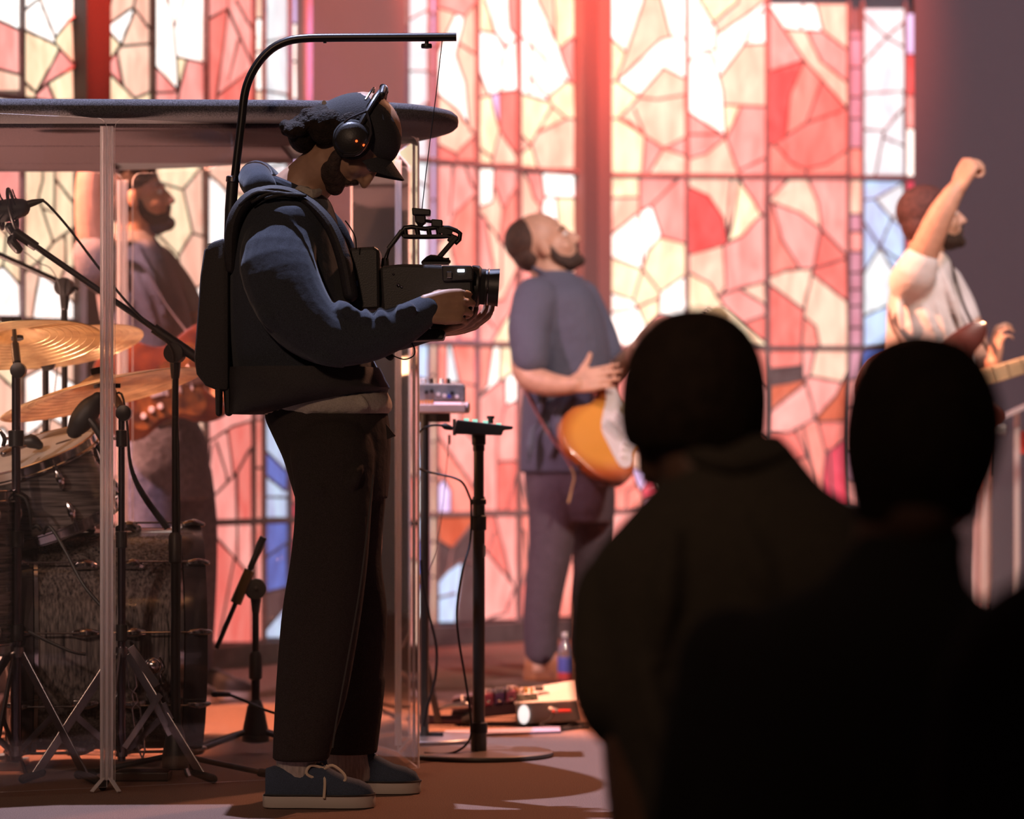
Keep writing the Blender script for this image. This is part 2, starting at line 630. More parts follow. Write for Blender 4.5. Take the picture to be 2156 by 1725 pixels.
def cells(x0, x1, y0, y1, lines, half=2.6, s=2.0):
    """Split a light of the window into panes along its lead lines; returns outlines."""
    w = int((x1 - x0) / s)
    h = int((y1 - y0) / s)
    g = np.zeros((h, w), dtype=bool)
    yy, xx = np.mgrid[0:h, 0:w]
    xx = x0 + (xx + .5) * s
    yy = y0 + (yy + .5) * s
    for ln in lines:
        for a, b in zip(ln[:-1], ln[1:]):
            if max(a[0], b[0]) < x0 - 4 or min(a[0], b[0]) > x1 + 4 or max(a[1], b[1]) < y0 - 4 or min(a[1], b[1]) > y1 + 4:
                continue
            dx, dy = b[0] - a[0], b[1] - a[1]
            L2 = dx * dx + dy * dy + 1e-9
            t = np.clip(((xx - a[0]) * dx + (yy - a[1]) * dy) / L2, 0, 1)
            g |= (xx - a[0] - t * dx) ** 2 + (yy - a[1] - t * dy) ** 2 < half * half
    lab = np.where(g, -1, 0).tolist()
    out = []
    cur = 0
    for j in range(h):
        for i in range(w):
            if lab[j][i] != 0:
                continue
            cur += 1
            st = [(j, i)]
            lab[j][i] = cur
            cs = []
            while st:
                a, b = st.pop()
                cs.append((a, b))
                for c, d in ((a + 1, b), (a - 1, b), (a, b + 1), (a, b - 1)):
                    if 0 <= c < h and 0 <= d < w and lab[c][d] == 0:
                        lab[c][d] = cur
                        st.append((c, d))
            if len(cs) < 14:
                continue
            S = set(cs)
            nxt = {}
            for a, b in cs:            # directed boundary edges, cell on the left
                if (a - 1, b) not in S:
                    nxt.setdefault((b, a), []).append((b + 1, a))
                if (a, b + 1) not in S:
                    nxt.setdefault((b + 1, a), []).append((b + 1, a + 1))
                if (a + 1, b) not in S:
                    nxt.setdefault((b + 1, a + 1), []).append((b, a + 1))
                if (a, b - 1) not in S:
                    nxt.setdefault((b, a + 1), []).append((b, a))
            best = []
            while nxt:
                k0 = next(iter(nxt))
                loop = [k0]
                k = k0
                while True:
                    q = nxt[k]
                    e = q.pop()
                    if not q:
                        del nxt[k]
                    k = e
                    if k == k0 or k not in nxt:
                        break
                    loop.append(k)
                if len(loop) > len(best):
                    best = loop
            pts = [(x0 + b * s, y0 + a * s) for b, a in best]
            far = max(range(len(pts)), key=lambda q: (pts[q][0] - pts[0][0]) ** 2 + (pts[q][1] - pts[0][1]) ** 2)
            poly = dp(pts[:far + 1], 2.0)[:-1] + dp(pts[far:] + pts[:1], 2.0)[:-1]
            if len(poly) >= 3:
                cx = sum(c[1] for c in cs) / len(cs)
                cy = sum(c[0] for c in cs) / len(cs)
                out.append((poly, (x0 + (cx + .5) * s, y0 + (cy + .5) * s), {(c[1], c[0]) for c in cs}, (x0, y0, s)))
    return out

def make_light(win, fi, x0, x1, bars, lines, seeds, default, half=2.6):
    """One vertical light between two bars; bars = rows of the horizontal saddle bars."""
    for y0, y1 in zip(bars[:-1], bars[1:]):
        for poly, c, cs, (ax, ay, s) in cells(x0 + 2, x1 - 2, y0 + 6, y1 - 6, lines, half):
            code = None
            for sx, sy, k in seeds:
                if (int((sx - ax) / s), int((sy - ay) / s)) in cs and sx >= ax and sy >= ay:
                    code = k
                    break
            if code is None:
                code = default(c[0], c[1])
            m = MB()
            m.prism([on_facet(p[0], p[1], fi, 0.012 + random.uniform(-.002, .002)) for p in poly], -face_n(fi) * 0.008)
            m.build('pane', PMAT[code], win, smooth=0)

def came_net(win, fi, lines, r=0.0062):
    m = MB()
    for ln in lines:
        m.tube([on_facet(a, b, fi, 0.012) for a, b in ln], r, 6)
    return m.build('lead_came', LEAD, win, smooth=60)

def vbar(win, fi, x, y0, y1, w, name='glazing_bar', mt=None, depth=0.03, off=0.0):
    a, b = on_facet(x - w / 2, y0, fi, 0.03 + off), on_facet(x + w / 2, y0, fi, 0.03 + off)
    c, d = on_facet(x + w / 2, y1, fi, 0.03 + off), on_facet(x - w / 2, y1, fi, 0.03 + off)
    z0, z1 = c.z, a.z
    for q in (a, b):
        q.z = z1
    for q in (c, d):
        q.z = z0
    m = MB()
    m.prism([a, b, c, d], -face_n(fi) * (depth + off))
    return m.build(name, mt or LEAD, win, smooth=0)

def hbar(win, fi, x0, x1, z, r=0.013):
    m = MB()
    a = on_facet(x0, 900, fi, 0.02)
    b = on_facet(x1, 900, fi, 0.02)
    a.z = b.z = z
    m.tube([a, b], r, 8)
    return m.build('saddle_bar', LEAD, win, smooth=60)

Z_BARS = (2.085, 1.305, 0.565)      # saddle-bar heights above the stage
def rows(px, fi, top, zb):
    Y = on_facet(px, 900, fi).y
    ys = [HY - (z - HC) / Y * F for z in Z_BARS if z > zb]
    return [top] + ys + [HY - (zb - HC) / Y * F]

def pick(*opts):
    return lambda x, y: random.choice(opts)

# ---- window_2, right half (facet 3)
w2 = thing('window_2', on_facet(1245, 1335, 3), 'wide stained glass window of red, pink, yellow and blue-edged panes behind the guitarist in the blue shirt', 'window')
w2['kind'] = 'structure'
A3 = [
 [(1354, -60), (1354, 0), (1318, 110), (1296, 172)], [(1284, 78), (1318, 112)], [(1390, -10), (1412, 78), (1441, 82)],
 [(1302, 169), (1390, 84), (1412, 78)], [(1348, 198), (1396, 143), (1441, 166)], [(1284, 172), (1302, 172), (1348, 205), (1380, 210), (1441, 200)],
 [(1345, 205), (1302, 250), (1284, 250)], [(1302, 250), (1396, 312), (1441, 290)], [(1302, 250), (1325, 257), (1357, 286), (1351, 362)],
 [(1396, 312), (1364, 366)], [(1396, 312), (1441, 328)], [(1335, 230), (1357, 286)], [(1284, -8), (1441, -8)],
 [(1284, 417), (1346, 416)], [(1346, 371), (1346, 446)], [(1284, 496), (1346, 446), (1371, 432), (1427, 378)],
 [(1371, 434), (1391, 496), (1363, 530), (1352, 566)], [(1391, 499), (1442, 513)], [(1346, 446), (1352, 566)], [(1284, 541), (1352, 567)],
 [(1352, 567), (1389, 616), (1442, 580)], [(1352, 567), (1332, 633), (1284, 616)], [(1332, 633), (1341, 647), (1389, 627)],
 [(1389, 616), (1388, 663), (1442, 690)], [(1284, 660), (1341, 648)], [(1341, 648), (1363, 694), (1388, 663)], [(1284, 694), (1313, 735)], [(1363, 694), (1340, 735)],
 [(1284, 800), (1350, 770), (1442, 790)], [(1350, 770), (1330, 735)], [(1284, 880), (1380, 850), (1442, 900)], [(1380, 850), (1390, 780)],
 [(1380, 850), (1400, 960), (1442, 990)], [(1321, 940), (1338, 1013), (1357, 1055), (1360, 1080)], [(1284, 950), (1321, 940), (1400, 960)], [(1320, 1034), (1338, 1020)], [(1320, 1034), (1318, 1080)], [(1330, 985), (1372, 990), (1400, 1050)], [(1350, 1035), (1372, 990)], [(1357, 1055), (1400, 1050), (1442, 1060)],
 [(1284, 1170), (1370, 1120), (1442, 1180)], [(1370, 1120), (1360, 1085)], [(1330, 1145), (1350, 1310)], [(1400, 1145), (1400, 1310)]]
A3s = [(1305, 40, 'W'), (1345, 60, 'P'), (1415, 40, 'W'), (1380, 115, 'W'), (1298, 120, 'Y'), (1410, 178, 'P'), (1298, 210, 'Y'), (1390, 250, 'P'),
 (1325, 240, 'K'), (1310, 310, 'Y'), (1375, 315, 'K'), (1405, 345, 'P'), (1425, 312, 'K'), (1310, 395, 'Y'), (1310, 450, 'P'), (1375, 400, 'K'),
 (1415, 450, 'K'), (1315, 530, 'W'), (1365, 480, 'W'), (1415, 550, 'Y'), (1310, 590, 'Y'), (1365, 615, 'Y'), (1300, 640, 'W'), (1360, 655, 'Y'),
 (1415, 630, 'W'), (1310, 685, 'W'), (1300, 1000, 'S'), (1345, 1065, 'S'), (1340, 960, 'P'), (1345, 1005, 'V'), (1365, 1030, 'C'), (1385, 1068, 'M')]
B3 = [
 [(1471, -60), (1471, 0), (1507, 60), (1507, 105)], [(1494, 55), (1552, 6), (1560, -60)], [(1507, 75), (1585, 22), (1612, 0)], [(1604, 20), (1565, 94), (1516, 160)], [(1565, 94), (1612, 92)],
 [(1484, 107), (1503, 127), (1520, 195), (1526, 285)], [(1449, 130), (1484, 107), (1507, 105)], [(1524, 221), (1612, 225)], [(1449, 237), (1526, 287)],
 [(1559, 224), (1528, 292)], [(1526, 287), (1555, 366)], [(1449, 335), (1487, 322), (1526, 290)], [(1449, 283), (1518, 283)], [(1555, 360), (1612, 331)], [(1449, -8), (1612, -8)],
 [(1449, 394), (1491, 413), (1522, 460), (1530, 510)], [(1449, 536), (1491, 524), (1530, 513)], [(1540, 370), (1533, 443), (1530, 510)],
 [(1555, 373), (1544, 457), (1530, 512)], [(1555, 377), (1586, 424), (1602, 452)], [(1530, 512), (1563, 496), (1594, 460), (1612, 449)],
 [(1522, 520), (1527, 605), (1516, 622)], [(1449, 574), (1494, 599), (1522, 644)], [(1516, 622), (1555, 608), (1608, 594)],
 [(1555, 608), (1612, 643)], [(1522, 644), (1566, 686), (1612, 722)], [(1569, 680), (1612, 663)], [(1449, 690), (1522, 644)],
 [(1449, 800), (1530, 760), (1612, 820)], [(1530, 760), (1540, 735)], [(1449, 910), (1540, 870), (1612, 930)], [(1540, 870), (1530, 760)], [(1540, 870), (1520, 1080)], [(1570, 895), (1600, 1080)],
 [(1449, 1160), (1530, 1130), (1612, 1200)], [(1530, 1130), (1520, 1310)], [(1560, 1150), (1580, 1310)]]
B3s = [(1465, 60, 'W'), (1480, 180, 'W'), (1520, 20, 'Y'), (1545, 65, 'W'), (1560, 150, 'P'), (1592, 60, 'P'), (1470, 265, 'K'), (1470, 305, 'K'),
 (1490, 345, 'P'), (1540, 240, 'Y'), (1580, 280, 'K'), (1595, 355, 'K'), (1480, 470, 'D'), (1510, 400, 'P'), (1565, 440, 'Y'), (1595, 400, 'K'),
 (1490, 560, 'P'), (1575, 540, 'K'), (1470, 620, 'Y'), (1505, 585, 'K'), (1560, 640, 'K'), (1592, 615, 'P'), (1590, 690, 'R'), (1600, 655, 'K'), (1536, 450, 'P'),
 (1535, 20, 'Y'), (1520, 45, 'P')]
C3 = [
 [(1620, 16), (1692, 127), (1783, 230)], [(1617, 151), (1692, 126)], [(1692, 127), (1662, 200), (1653, 288)], [(1653, 62), (1695, 65), (1731, 66), (1783, 106)],
 [(1690, 6), (1686, 66)], [(1716, 6), (1731, 66)], [(1697, 68), (1728, 130), (1783, 174)], [(1728, 175), (1695, 262)], [(1617, 310), (1630, 302), (1695, 260), (1783, 228)],
 [(1630, 303), (1666, 344), (1695, 357), (1740, 345), (1783, 316)], [(1695, 357), (1698, 374)],
 [(1620, 418), (1663, 373)], [(1617, 423), (1625, 427), (1683, 449), (1730, 485), (1783, 540)], [(1698, 373), (1722, 430), (1728, 485), (1711, 566)],
 [(1625, 427), (1644, 505), (1683, 566)], [(1617, 584), (1655, 569), (1711, 566), (1783, 543)], [(1617, 598), (1694, 655)],
 [(1711, 566), (1691, 655), (1686, 735)], [(1711, 578), (1783, 636)], [(1694, 669), (1716, 688), (1725, 735)],
 [(1687, 733), (1689, 789), (1693, 804)], [(1717, 733), (1704, 789), (1693, 804)], [(1617, 778), (1687, 770)], [(1617, 813), (1693, 799)], [(1617, 869), (1693, 808)],
 [(1695, 806), (1709, 852), (1715, 884)], [(1783, 785), (1758, 834), (1715, 882), (1663, 911), (1617, 914)], [(1700, 792), (1775, 806)],
 [(1719, 882), (1737, 954), (1725, 1080)], [(1690, 900), (1708, 986), (1712, 1080)], [(1675, 908), (1708, 986)], [(1725, 889), (1783, 887)], [(1737, 954), (1783, 925)], [(1745, 948), (1752, 1080)], [(1617, 1000), (1700, 960)],
 [(1617, 1180), (1700, 1120), (1783, 1190)], [(1700, 1120), (1705, 1310)]]
C3s = [(1635, 90, 'K'), (1668, 35, 'W'), (1705, 40, 'W'), (1750, 45, 'P'), (1760, 125, 'K'), (1700, 100, 'P'), (1640, 220, 'D'), (1690, 200, 'S'),
 (1755, 240, 'R'), (1730, 225, 'R'), (1740, 290, 'P'), (1645, 345, 'S'), (1750, 355, 'S'), (1635, 385, 'K'), (1670, 420, 'P'), (1750, 430, 'K'), (1690, 500, 'K'),
 (1632, 520, 'S'), (1748, 530, 'R'), (1750, 590, 'R'), (1670, 610, 'P'), (1750, 660, 'P'), (1650, 690, 'R'), (1705, 710, 'S'), (1700, 440, 'K'),
 (1655, 752, 'R'), (1702, 752, 'K'), (1745, 765, 'P'), (1655, 790, 'G'), (1650, 825, 'O'), (1740, 840, 'K'), (1660, 870, 'K'), (1768, 860, 'O'),
 (1688, 935, 'Y'), (1705, 930, 'S'), (1722, 930, 'K'), (1752, 915, 'R'), (1715, 1010, 'D'), (1765, 1000, 'C'), (1735, 1010, 'C'), (1650, 950, 'R')]
low = lambda x, y: random.choice('YPPWK') if y < 370 else (random.choice('KPKSY') if y < 735 else random.choice('SKSRK'))
for x0, x1, L, Sd in ((1283, 1443, A3, A3s), (1447, 1612, B3, B3s), (1617, 1783, C3, C3s)):
    make_light(w2, 3, x0, x1, rows((x0 + x1) / 2, 3, 4 if x0 > 1600 else -60, 0.088), L, Sd, low)
    came_net(w2, 3, L)
D3 = [[(1786, y), (1813, y + random.uniform(-2, 2))] for y in (80, 142, 204, 250, 312, 452, 488, 530, 575, 610, 645, 690, 800, 860, 950, 1010, 1130, 1200)]
make_light(w2, 3, 1787, 1813, rows(1800, 3, 62, 0.088), D3, [(1800, 340, 'S'), (1800, 412, 'P'), (1800, 110, 'M')], lambda x, y: random.choice('MMMK'))
came_net(w2, 3, D3)
E3 = [[(1815, 30), (1864, 78), (1904, 101)], [(1904, 45), (1866, 78), (1818, 132)], [(1815, 198), (1904, 192)], [(1904, 224), (1861, 276), (1815, 273)],
 [(1861, 276), (1841, 372)], [(1861, 290), (1904, 308)], [(1815, 422), (1841, 419), (1904, 383)], [(1841, 419), (1877, 461), (1904, 480)],
 [(1904, 432), (1877, 461), (1851, 520), (1813, 583)], [(1815, 464), (1851, 520), (1904, 557)], [(1851, 520), (1904, 610)], [(1813, 669), (1860, 647), (1904, 640)],
 [(1813, 800), (1904, 780)], [(1813, 900), (1904, 930)], [(1813, 1010), (1904, 990)], [(1813, 1150), (1904, 1180)]]
make_light(w2, 3, 1815, 1904, rows(1860, 3, 14, 0.088), E3, [(1850, 150, 'B'), (1860, 240, 'B')], lambda x, y: 'B' if y < 372 else (random.choice('LBL') if y < 735 else 'U'))
came_net(w2, 3, E3, 0.005)
F3 = [[(1905, y), (1923, y + 2)] for y in (114, 200, 270, 420, 500)]
make_light(w2, 3, 1904, 1924, rows(1914, 3, 24, 0.75), F3, [(1914, 60, 'V'), (1914, 155, 'D'), (1914, 235, 'K'), (1914, 310, 'W')], lambda x, y: 'C')
came_net(w2, 3, F3, 0.005)
for x, w in ((1445, 9), (1614, 10), (1785, 6), (1814, 6), (1904, 5)):
    vbar(w2, 3, x, -60 if x < 1700 else 4, 1312, w)
for z in Z_BARS:
    hbar(w2, 3, 1262, 1926 if z > 1 else 1905, z)
vbar(w2, 3, 1264, -62, 1312, 40, 'mullion', STONE2, 0.05, 0.035)

# ---- window_2, left half (facet 2)
A2 = [[(913, 15), (940, 22), (973, 35), (997, 5)], [(973, 35), (970, 50), (955, 115), (975, 175), (985, 278)], [(960, 90), (997, 115)], [(913, 120), (953, 33)],
 [(913, 195), (918, 198), (958, 230), (995, 284)], [(995, 286), (958, 325), (913, 302)], [(958, 325), (958, 348)],
 [(951, 345), (943, 454)], [(973, 345), (997, 405)], [(997, 408), (953, 451), (941, 490), (913, 520)], [(941, 490), (953, 560), (997, 575)], [(953, 560), (945, 640), (913, 660)], [(945, 640), (997, 690)], [(960, 655), (962, 722)],
 [(937, 726), (935, 806), (913, 830)], [(946, 730), (963, 806), (997, 812)], [(935, 806), (963, 806)], [(963, 806), (968, 900), (997, 930)], [(913, 905), (919, 920), (997, 1032)], [(919, 985), (945, 1035), (946, 1080)], [(913, 1026), (932, 1006)],
 [(913, 1135), (948, 1156), (989, 1105), (997, 1090)], [(948, 1156), (940, 1200), (913, 1230)], [(940, 1200), (970, 1180), (997, 1190)], [(970, 1180), (955, 1310)], [(955, 1250), (913, 1260)]]
A2s = [(925, 8, 'K'), (930, 60, 'P'), (940, 150, 'W'), (985, 55, 'P'), (975, 140, 'P'), (990, 220, 'K'), (930, 255, 'P'), (955, 290, 'K'), (930, 328, 'R'), (980, 325, 'S'),
 (928, 420, 'K'), (962, 400, 'Y'), (988, 372, 'K'), (978, 480, 'S'), (975, 540, 'R'), (925, 600, 'P'), (925, 770, 'S'), (950, 790, 'B'), (985, 770, 'S'), (925, 870, 'K'), (932, 1050, 'V'),
 (970, 980, 'K'), (930, 1110, 'O'), (965, 1120, 'K'), (925, 1180, 'G'), (985, 1140, 'G'), (975, 1240, 'G'), (930, 1280, 'L'), (928, 1240, 'G')]
B2 = [[(1018, -60), (1018, 0), (1040, 70), (1060, 95)], [(999, 65), (1040, 72)], [(999, 140), (1025, 200)], [(999, 208), (1045, 195), (1085, 190)], [(1030, 202), (1048, 275), (1085, 330)],
 [(1048, 195), (1048, 275)], [(999, 308), (1033, 333), (1033, 352)], [(1048, 275), (1033, 333)], [(1050, 140), (1050, 195)], [(1040, 72), (1060, 105), (1050, 140)], [(1060, 100), (1085, 80)], [(1065, -60), (1070, 60), (1085, 80)],
 [(1036, 352), (1033, 425), (999, 440)], [(999, 440), (1041, 495), (1053, 515), (1085, 530)], [(1085, 391), (1055, 442), (1048, 508)], [(1038, 393), (1055, 442)], [(1016, 455), (1036, 563), (1020, 640), (999, 661)],
 [(1053, 515), (1050, 600), (1020, 640)], [(1085, 563), (1055, 632), (1020, 640)], [(1010, 655), (1036, 690)], [(1085, 635), (1077, 646), (1029, 724)],
 [(1034, 728), (1023, 810), (999, 842)], [(1085, 780), (1040, 808), (999, 842)], [(1060, 797), (1060, 854), (1042, 920), (1042, 1078)], [(1060, 854), (1085, 843)], [(1042, 973), (1085, 971)], [(1062, 1078), (1085, 986)], [(1050, 730), (1045, 808)],
 [(1037, 1085), (1070, 1215), (1080, 1240), (1060, 1291), (1022, 1304)], [(1022, 1164), (1075, 1228)], [(999, 1150), (1022, 1164), (1037, 1120)]]
B2s = [(1010, 30, 'Y'), (1045, 40, 'W'), (1020, 110, 'W'), (1068, 150, 'W'), (1015, 180, 'Y'), (1018, 260, 'Y'), (1041, 215, 'V'), (1066, 240, 'R'), (1060, 315, 'P'), (1015, 335, 'Y'), (1020, 290, 'P'),
 (1018, 390, 'W'), (1050, 380, 'K'), (1072, 460, 'S'), (1065, 420, 'K'), (1042, 440, 'P'), (1030, 540, 'Y'), (1068, 560, 'P'), (1048, 570, 'W'), (1012, 690, 'K'), (1062, 700, 'Y'), (1045, 680, 'K'),
 (1015, 770, 'S'), (1040, 760, 'W'), (1068, 760, 'Y'), (1030, 870, 'K'), (1072, 830, 'W'), (1015, 1000, 'K'), (1065, 930, 'K'), (1020, 1120, 'R'), (1060, 1120, 'K'), (1045, 1270, 'K'), (1045, 1220, 'S')]
C2 = [[(1087, 72), (1115, 95), (1186, 170), (1206, 176)], [(1128, -60), (1128, 0), (1171, 100), (1196, 170)], [(1206, 76), (1173, 103)], [(1112, 160), (1148, 205), (1158, 225), (1113, 305)], [(1148, 205), (1186, 173)],
 [(1158, 223), (1188, 250), (1206, 250)], [(1188, 250), (1128, 280)], [(1085, 330), (1113, 305)], [(1113, 305), (1132, 364)], [(1085, 278), (1113, 305)], [(1087, 195), (1148, 213)], [(1112, 95), (1112, 195)], [(1160, -60), (1166, 85)],
 [(1100, 366), (1109, 381), (1121, 417), (1136, 439)], [(1136, 362), (1143, 415), (1136, 439)], [(1143, 415), (1207, 416)], [(1136, 439), (1087, 507)], [(1136, 439), (1150, 500), (1207, 520)], [(1087, 505), (1133, 576), (1207, 590)], [(1167, 417), (1172, 507)], [(1133, 576), (1110, 650), (1087, 680)], [(1110, 650), (1160, 725)], [(1160, 586), (1180, 728)],
 [(1087, 790), (1140, 760), (1207, 800)], [(1140, 760), (1130, 735)], [(1110, 776), (1100, 900), (1087, 930)], [(1150, 768), (1160, 900), (1207, 930)], [(1100, 900), (1160, 900)], [(1130, 900), (1120, 1076)], [(1165, 905), (1180, 1076)], [(1087, 985), (1110, 1076)],
 [(1087, 1110), (1100, 1118), (1107, 1190), (1087, 1260)], [(1107, 1190), (1207, 1180)], [(1150, 1185), (1140, 1310)]]
C2s = [(1100, 40, 'W'), (1150, 60, 'Y'), (1190, 40, 'Y'), (1105, 130, 'W'), (1195, 110, 'K'), (1140, 150, 'W'), (1178, 130, 'K'), (1185, 210, 'Y'), (1125, 245, 'Y'), (1165, 320, 'P'), (1180, 255, 'K'), (1100, 335, 'Y'), (1095, 295, 'P'), (1145, 275, 'K'),
 (1100, 440, 'P'), (1125, 395, 'K'), (1180, 390, 'W'), (1152, 450, 'W'), (1192, 460, 'Y'), (1105, 580, 'K'), (1130, 520, 'P'), (1100, 730, 'Y')]
for x0, x1, L, Sd in ((913, 997, A2, A2s), (1000, 1084, B2, B2s), (1088, 1206, C2, C2s)):
    make_light(w2, 2, x0, x1, rows((x0 + x1) / 2, 2, -60, 0.088), L, Sd, low)
    came_net(w2, 2, L)
a2 = [[(833, y), (851, y + random.uniform(-3, 3))] for y in (55, 148, 218, 420, 520, 640, 820, 900, 1000, 1180)]
make_light(w2, 2, 833, 850, rows(841, 2, -60, 0.088), a2, [], lambda x, y: random.choice('WVW') if y < 700 else random.choice('SKM'))
came_net(w2, 2, a2, 0.005)
b2 = [[(851, 45), (898, 20)], [(851, 150), (898, 150)], [(851, 245), (898, 215)], [(851, 395), (872, 380), (898, 395)], [(872, 380), (880, 440), (898, 470)], [(880, 440), (860, 560), (851, 570)], [(860, 560), (898, 640)],
 [(851, 790), (898, 800)], [(851, 880), (880, 900), (898, 870)], [(880, 900), (870, 1000), (898, 1030)], [(870, 1000), (851, 1020)], [(851, 1150), (898, 1130)], [(851, 1230), (898, 1250)]]
make_light(w2, 2, 851, 897, rows(874, 2, -60, 0.088), b2, [], lambda x, y: 'B' if y < 560 else random.choice('LLBU'))
came_net(w2, 2, b2, 0.005)
c2 = [[(898, y), (912, y + random.uniform(-2, 2))] for y in (30, 95, 155, 240, 420, 480, 545, 600, 660, 790, 850, 930, 1010, 1140, 1215)]
make_light(w2, 2, 898, 912, rows(905, 2, -60, 0.088), c2, [], lambda x, y: random.choice('VMV') if y < 740 else random.choice('PSP'))
came_net(w2, 2, c2, 0.005)
for x, w in ((851, 3), (898, 3), (912.5, 3), (998.5, 5), (1086, 6)):
    vbar(w2, 2, x, -60, 1325, w)
for z in Z_BARS:
    hbar(w2, 2, 832, 1226, z)
vbar(w2, 2, 1225.5, -62, 1320, 37, 'mullion', STONE2, 0.05, 0.035)

# ---- window_1 (facet 0)
w1 = thing('window_1', on_facet(177, 1440, 0), 'tall stained glass window of pale yellow and pink panes behind the drum shield', 'window')
w1['kind'] = 'structure'
L1 = [[(38, 60), (110, 93), (152, 138)], [(78, -60), (78, 0), (110, 78), (110, 93)], [(152, 35), (138, 45), (110, 80)], [(36, 30), (73, 0)], [(120, 103), (70, 198)], [(152, 140), (95, 175), (70, 198), (60, 240)], [(36, 164), (70, 196)], [(120, 240), (95, 175)],
 [(84, 330), (84, 380), (75, 415), (106, 511)], [(110, 330), (109, 380), (109, 448), (85, 440)], [(111, 378), (151, 430)], [(106, 511), (151, 478)], [(106, 511), (81, 546), (38, 580)], [(131, 494), (133, 561), (151, 566)], [(78, 550), (78, 573), (115, 602), (151, 640)], [(115, 602), (133, 561)],
 [(78, 573), (60, 680), (38, 720)], [(60, 680), (110, 720), (152, 700)], [(36, 800), (90, 770), (152, 810)], [(90, 770), (80, 724)], [(90, 770), (100, 880), (152, 910)], [(100, 880), (36, 930)], [(70, 905), (90, 1100)], [(36, 1000), (82, 1010), (152, 980)],
 [(36, 1200), (100, 1140), (152, 1210)], [(100, 1140), (95, 1430)], [(36, 1320), (95, 1300), (152, 1330)]]
L1s = [(60, 60, 'W'), (110, 30, 'W'), (50, 20, 'W'), (130, 85, 'Y'), (75, 130, 'Y'), (125, 140, 'K'), (48, 185, 'Y'), (130, 185, 'Y'), (95, 193, 'K'), (140, 20, 'K'),
 (60, 390, 'Y'), (95, 400, 'W'), (135, 385, 'W'), (60, 490, 'P'), (125, 450, 'Y'), (95, 530, 'Y'), (120, 540, 'Y'), (145, 530, 'Y'), (60, 640, 'P'), (110, 660, 'W'), (95, 740, 'P')]
L0 = [[(-120, 60), (-40, 30), (36, 64)], [(-40, 30), (-60, -60)], [(-120, 170), (-30, 140), (36, 158)], [(-30, 140), (-40, 30)], [(-120, 300), (-20, 280), (36, 330)], [(-120, 480), (-10, 440), (36, 520)], [(-10, 440), (-20, 280)], [(-120, 640), (0, 560), (36, 600)], [(0, 560), (10, 470)],
 [(-120, 820), (-20, 780), (36, 830)], [(-120, 960), (0, 900), (36, 940)], [(-120, 1200), (0, 1150), (36, 1240)]]
L0s = [(15, 30, 'W'), (15, 100, 'K'), (15, 200, 'S'), (15, 380, 'K'), (15, 560, 'Y'), (15, 650, 'W'), (20, 700, 'Y')]
d1 = lambda x, y: random.choice('YYPWK') if y < 340 else (random.choice('YPYWP') if y < (760 if x < 160 else 680) else (random.choice('PWPK') if x < 160 else random.choice('KSRKP')))
R1 = [[(228, -60), (228, 0), (215, 53), (203, 57)], [(215, 57), (276, 15), (290, -60)], [(215, 57), (248, 93)], [(278, 20), (248, 97)], [(278, 20), (306, 57), (312, 60)], [(248, 98), (312, 92)], [(248, 97), (215, 143), (203, 143)], [(215, 143), (278, 208), (300, 250)], [(312, 193), (278, 208)], [(240, 110), (254, 183)], [(245, 330), (215, 270)],
 [(203, 400), (260, 360), (312, 400)], [(260, 360), (265, 480), (312, 520)], [(265, 480), (203, 540)], [(240, 510), (260, 640), (312, 660)], [(260, 640), (203, 700)], [(203, 820), (260, 780), (312, 830)], [(260, 780), (255, 700)], [(260, 780), (250, 1000), (203, 1020)], [(250, 1000), (312, 960)], [(203, 1180), (312, 1150)], [(260, 1165), (255, 1420)]]
R1s = [(215, 20, 'P'), (250, 10, 'W'), (262, 55, 'W'), (225, 100, 'Y'), (290, 68, 'P'), (222, 75, 'K'), (275, 150, 'P'), (218, 185, 'Y'), (298, 20, 'W'), (230, 140, 'K'), (300, 180, 'P')]
R2 = [[(348, -60), (348, 0), (361, 63), (371, 193)], [(381, -60), (381, 0), (361, 58)], [(367, 120), (424, 133)], [(316, 135), (371, 193)], [(388, 125), (371, 193), (365, 240)], [(316, 196), (368, 194)],
 [(314, 380), (380, 400), (424, 345)], [(380, 400), (400, 490), (424, 500)], [(400, 490), (370, 540), (314, 480)], [(370, 540), (380, 620), (424, 600)], [(380, 620), (314, 680)], [(360, 640), (390, 740)], [(314, 800), (380, 780), (424, 830)], [(380, 780), (360, 1000), (314, 1040)], [(360, 1000), (424, 1040)], [(314, 1200), (424, 1160)], [(370, 1180), (360, 1400)]]
R2s = [(332, 60, 'W'), (400, 40, 'P'), (395, 95, 'P'), (330, 170, 'K'), (400, 170, 'K'), (376, 150, 'Y'), (335, 205, 'P'), (390, 440, 'Y'), (350, 430, 'Y'), (395, 550, 'P'), (405, 700, 'S')]
R3 = [[(426, 45), (473, 18)], [(473, -60), (473, 25), (451, 203), (446, 260)], [(473, 15), (526, 138), (535, 146)], [(491, 0), (535, 80)], [(451, 203), (521, 148), (535, 142)], [(497, 85), (475, 170)],
 [(426, 360), (470, 400), (535, 420)], [(470, 400), (490, 520), (535, 560)], [(426, 560), (490, 520)], [(490, 520), (480, 640), (426, 690)], [(480, 640), (535, 700)],
 [(426, 935), (484, 898), (525, 886)], [(450, 930), (475, 1014)], [(473, 905), (486, 1005)], [(426, 1058), (444, 1045), (494, 995), (525, 939)], [(494, 995), (494, 1100), (494, 1180)], [(430, 880), (426, 840)], [(440, 935), (435, 980)],
 [(426, 1110), (456, 1139), (506, 1195), (525, 1215)], [(487, 1176), (456, 1345)], [(426, 810), (525, 800)]]
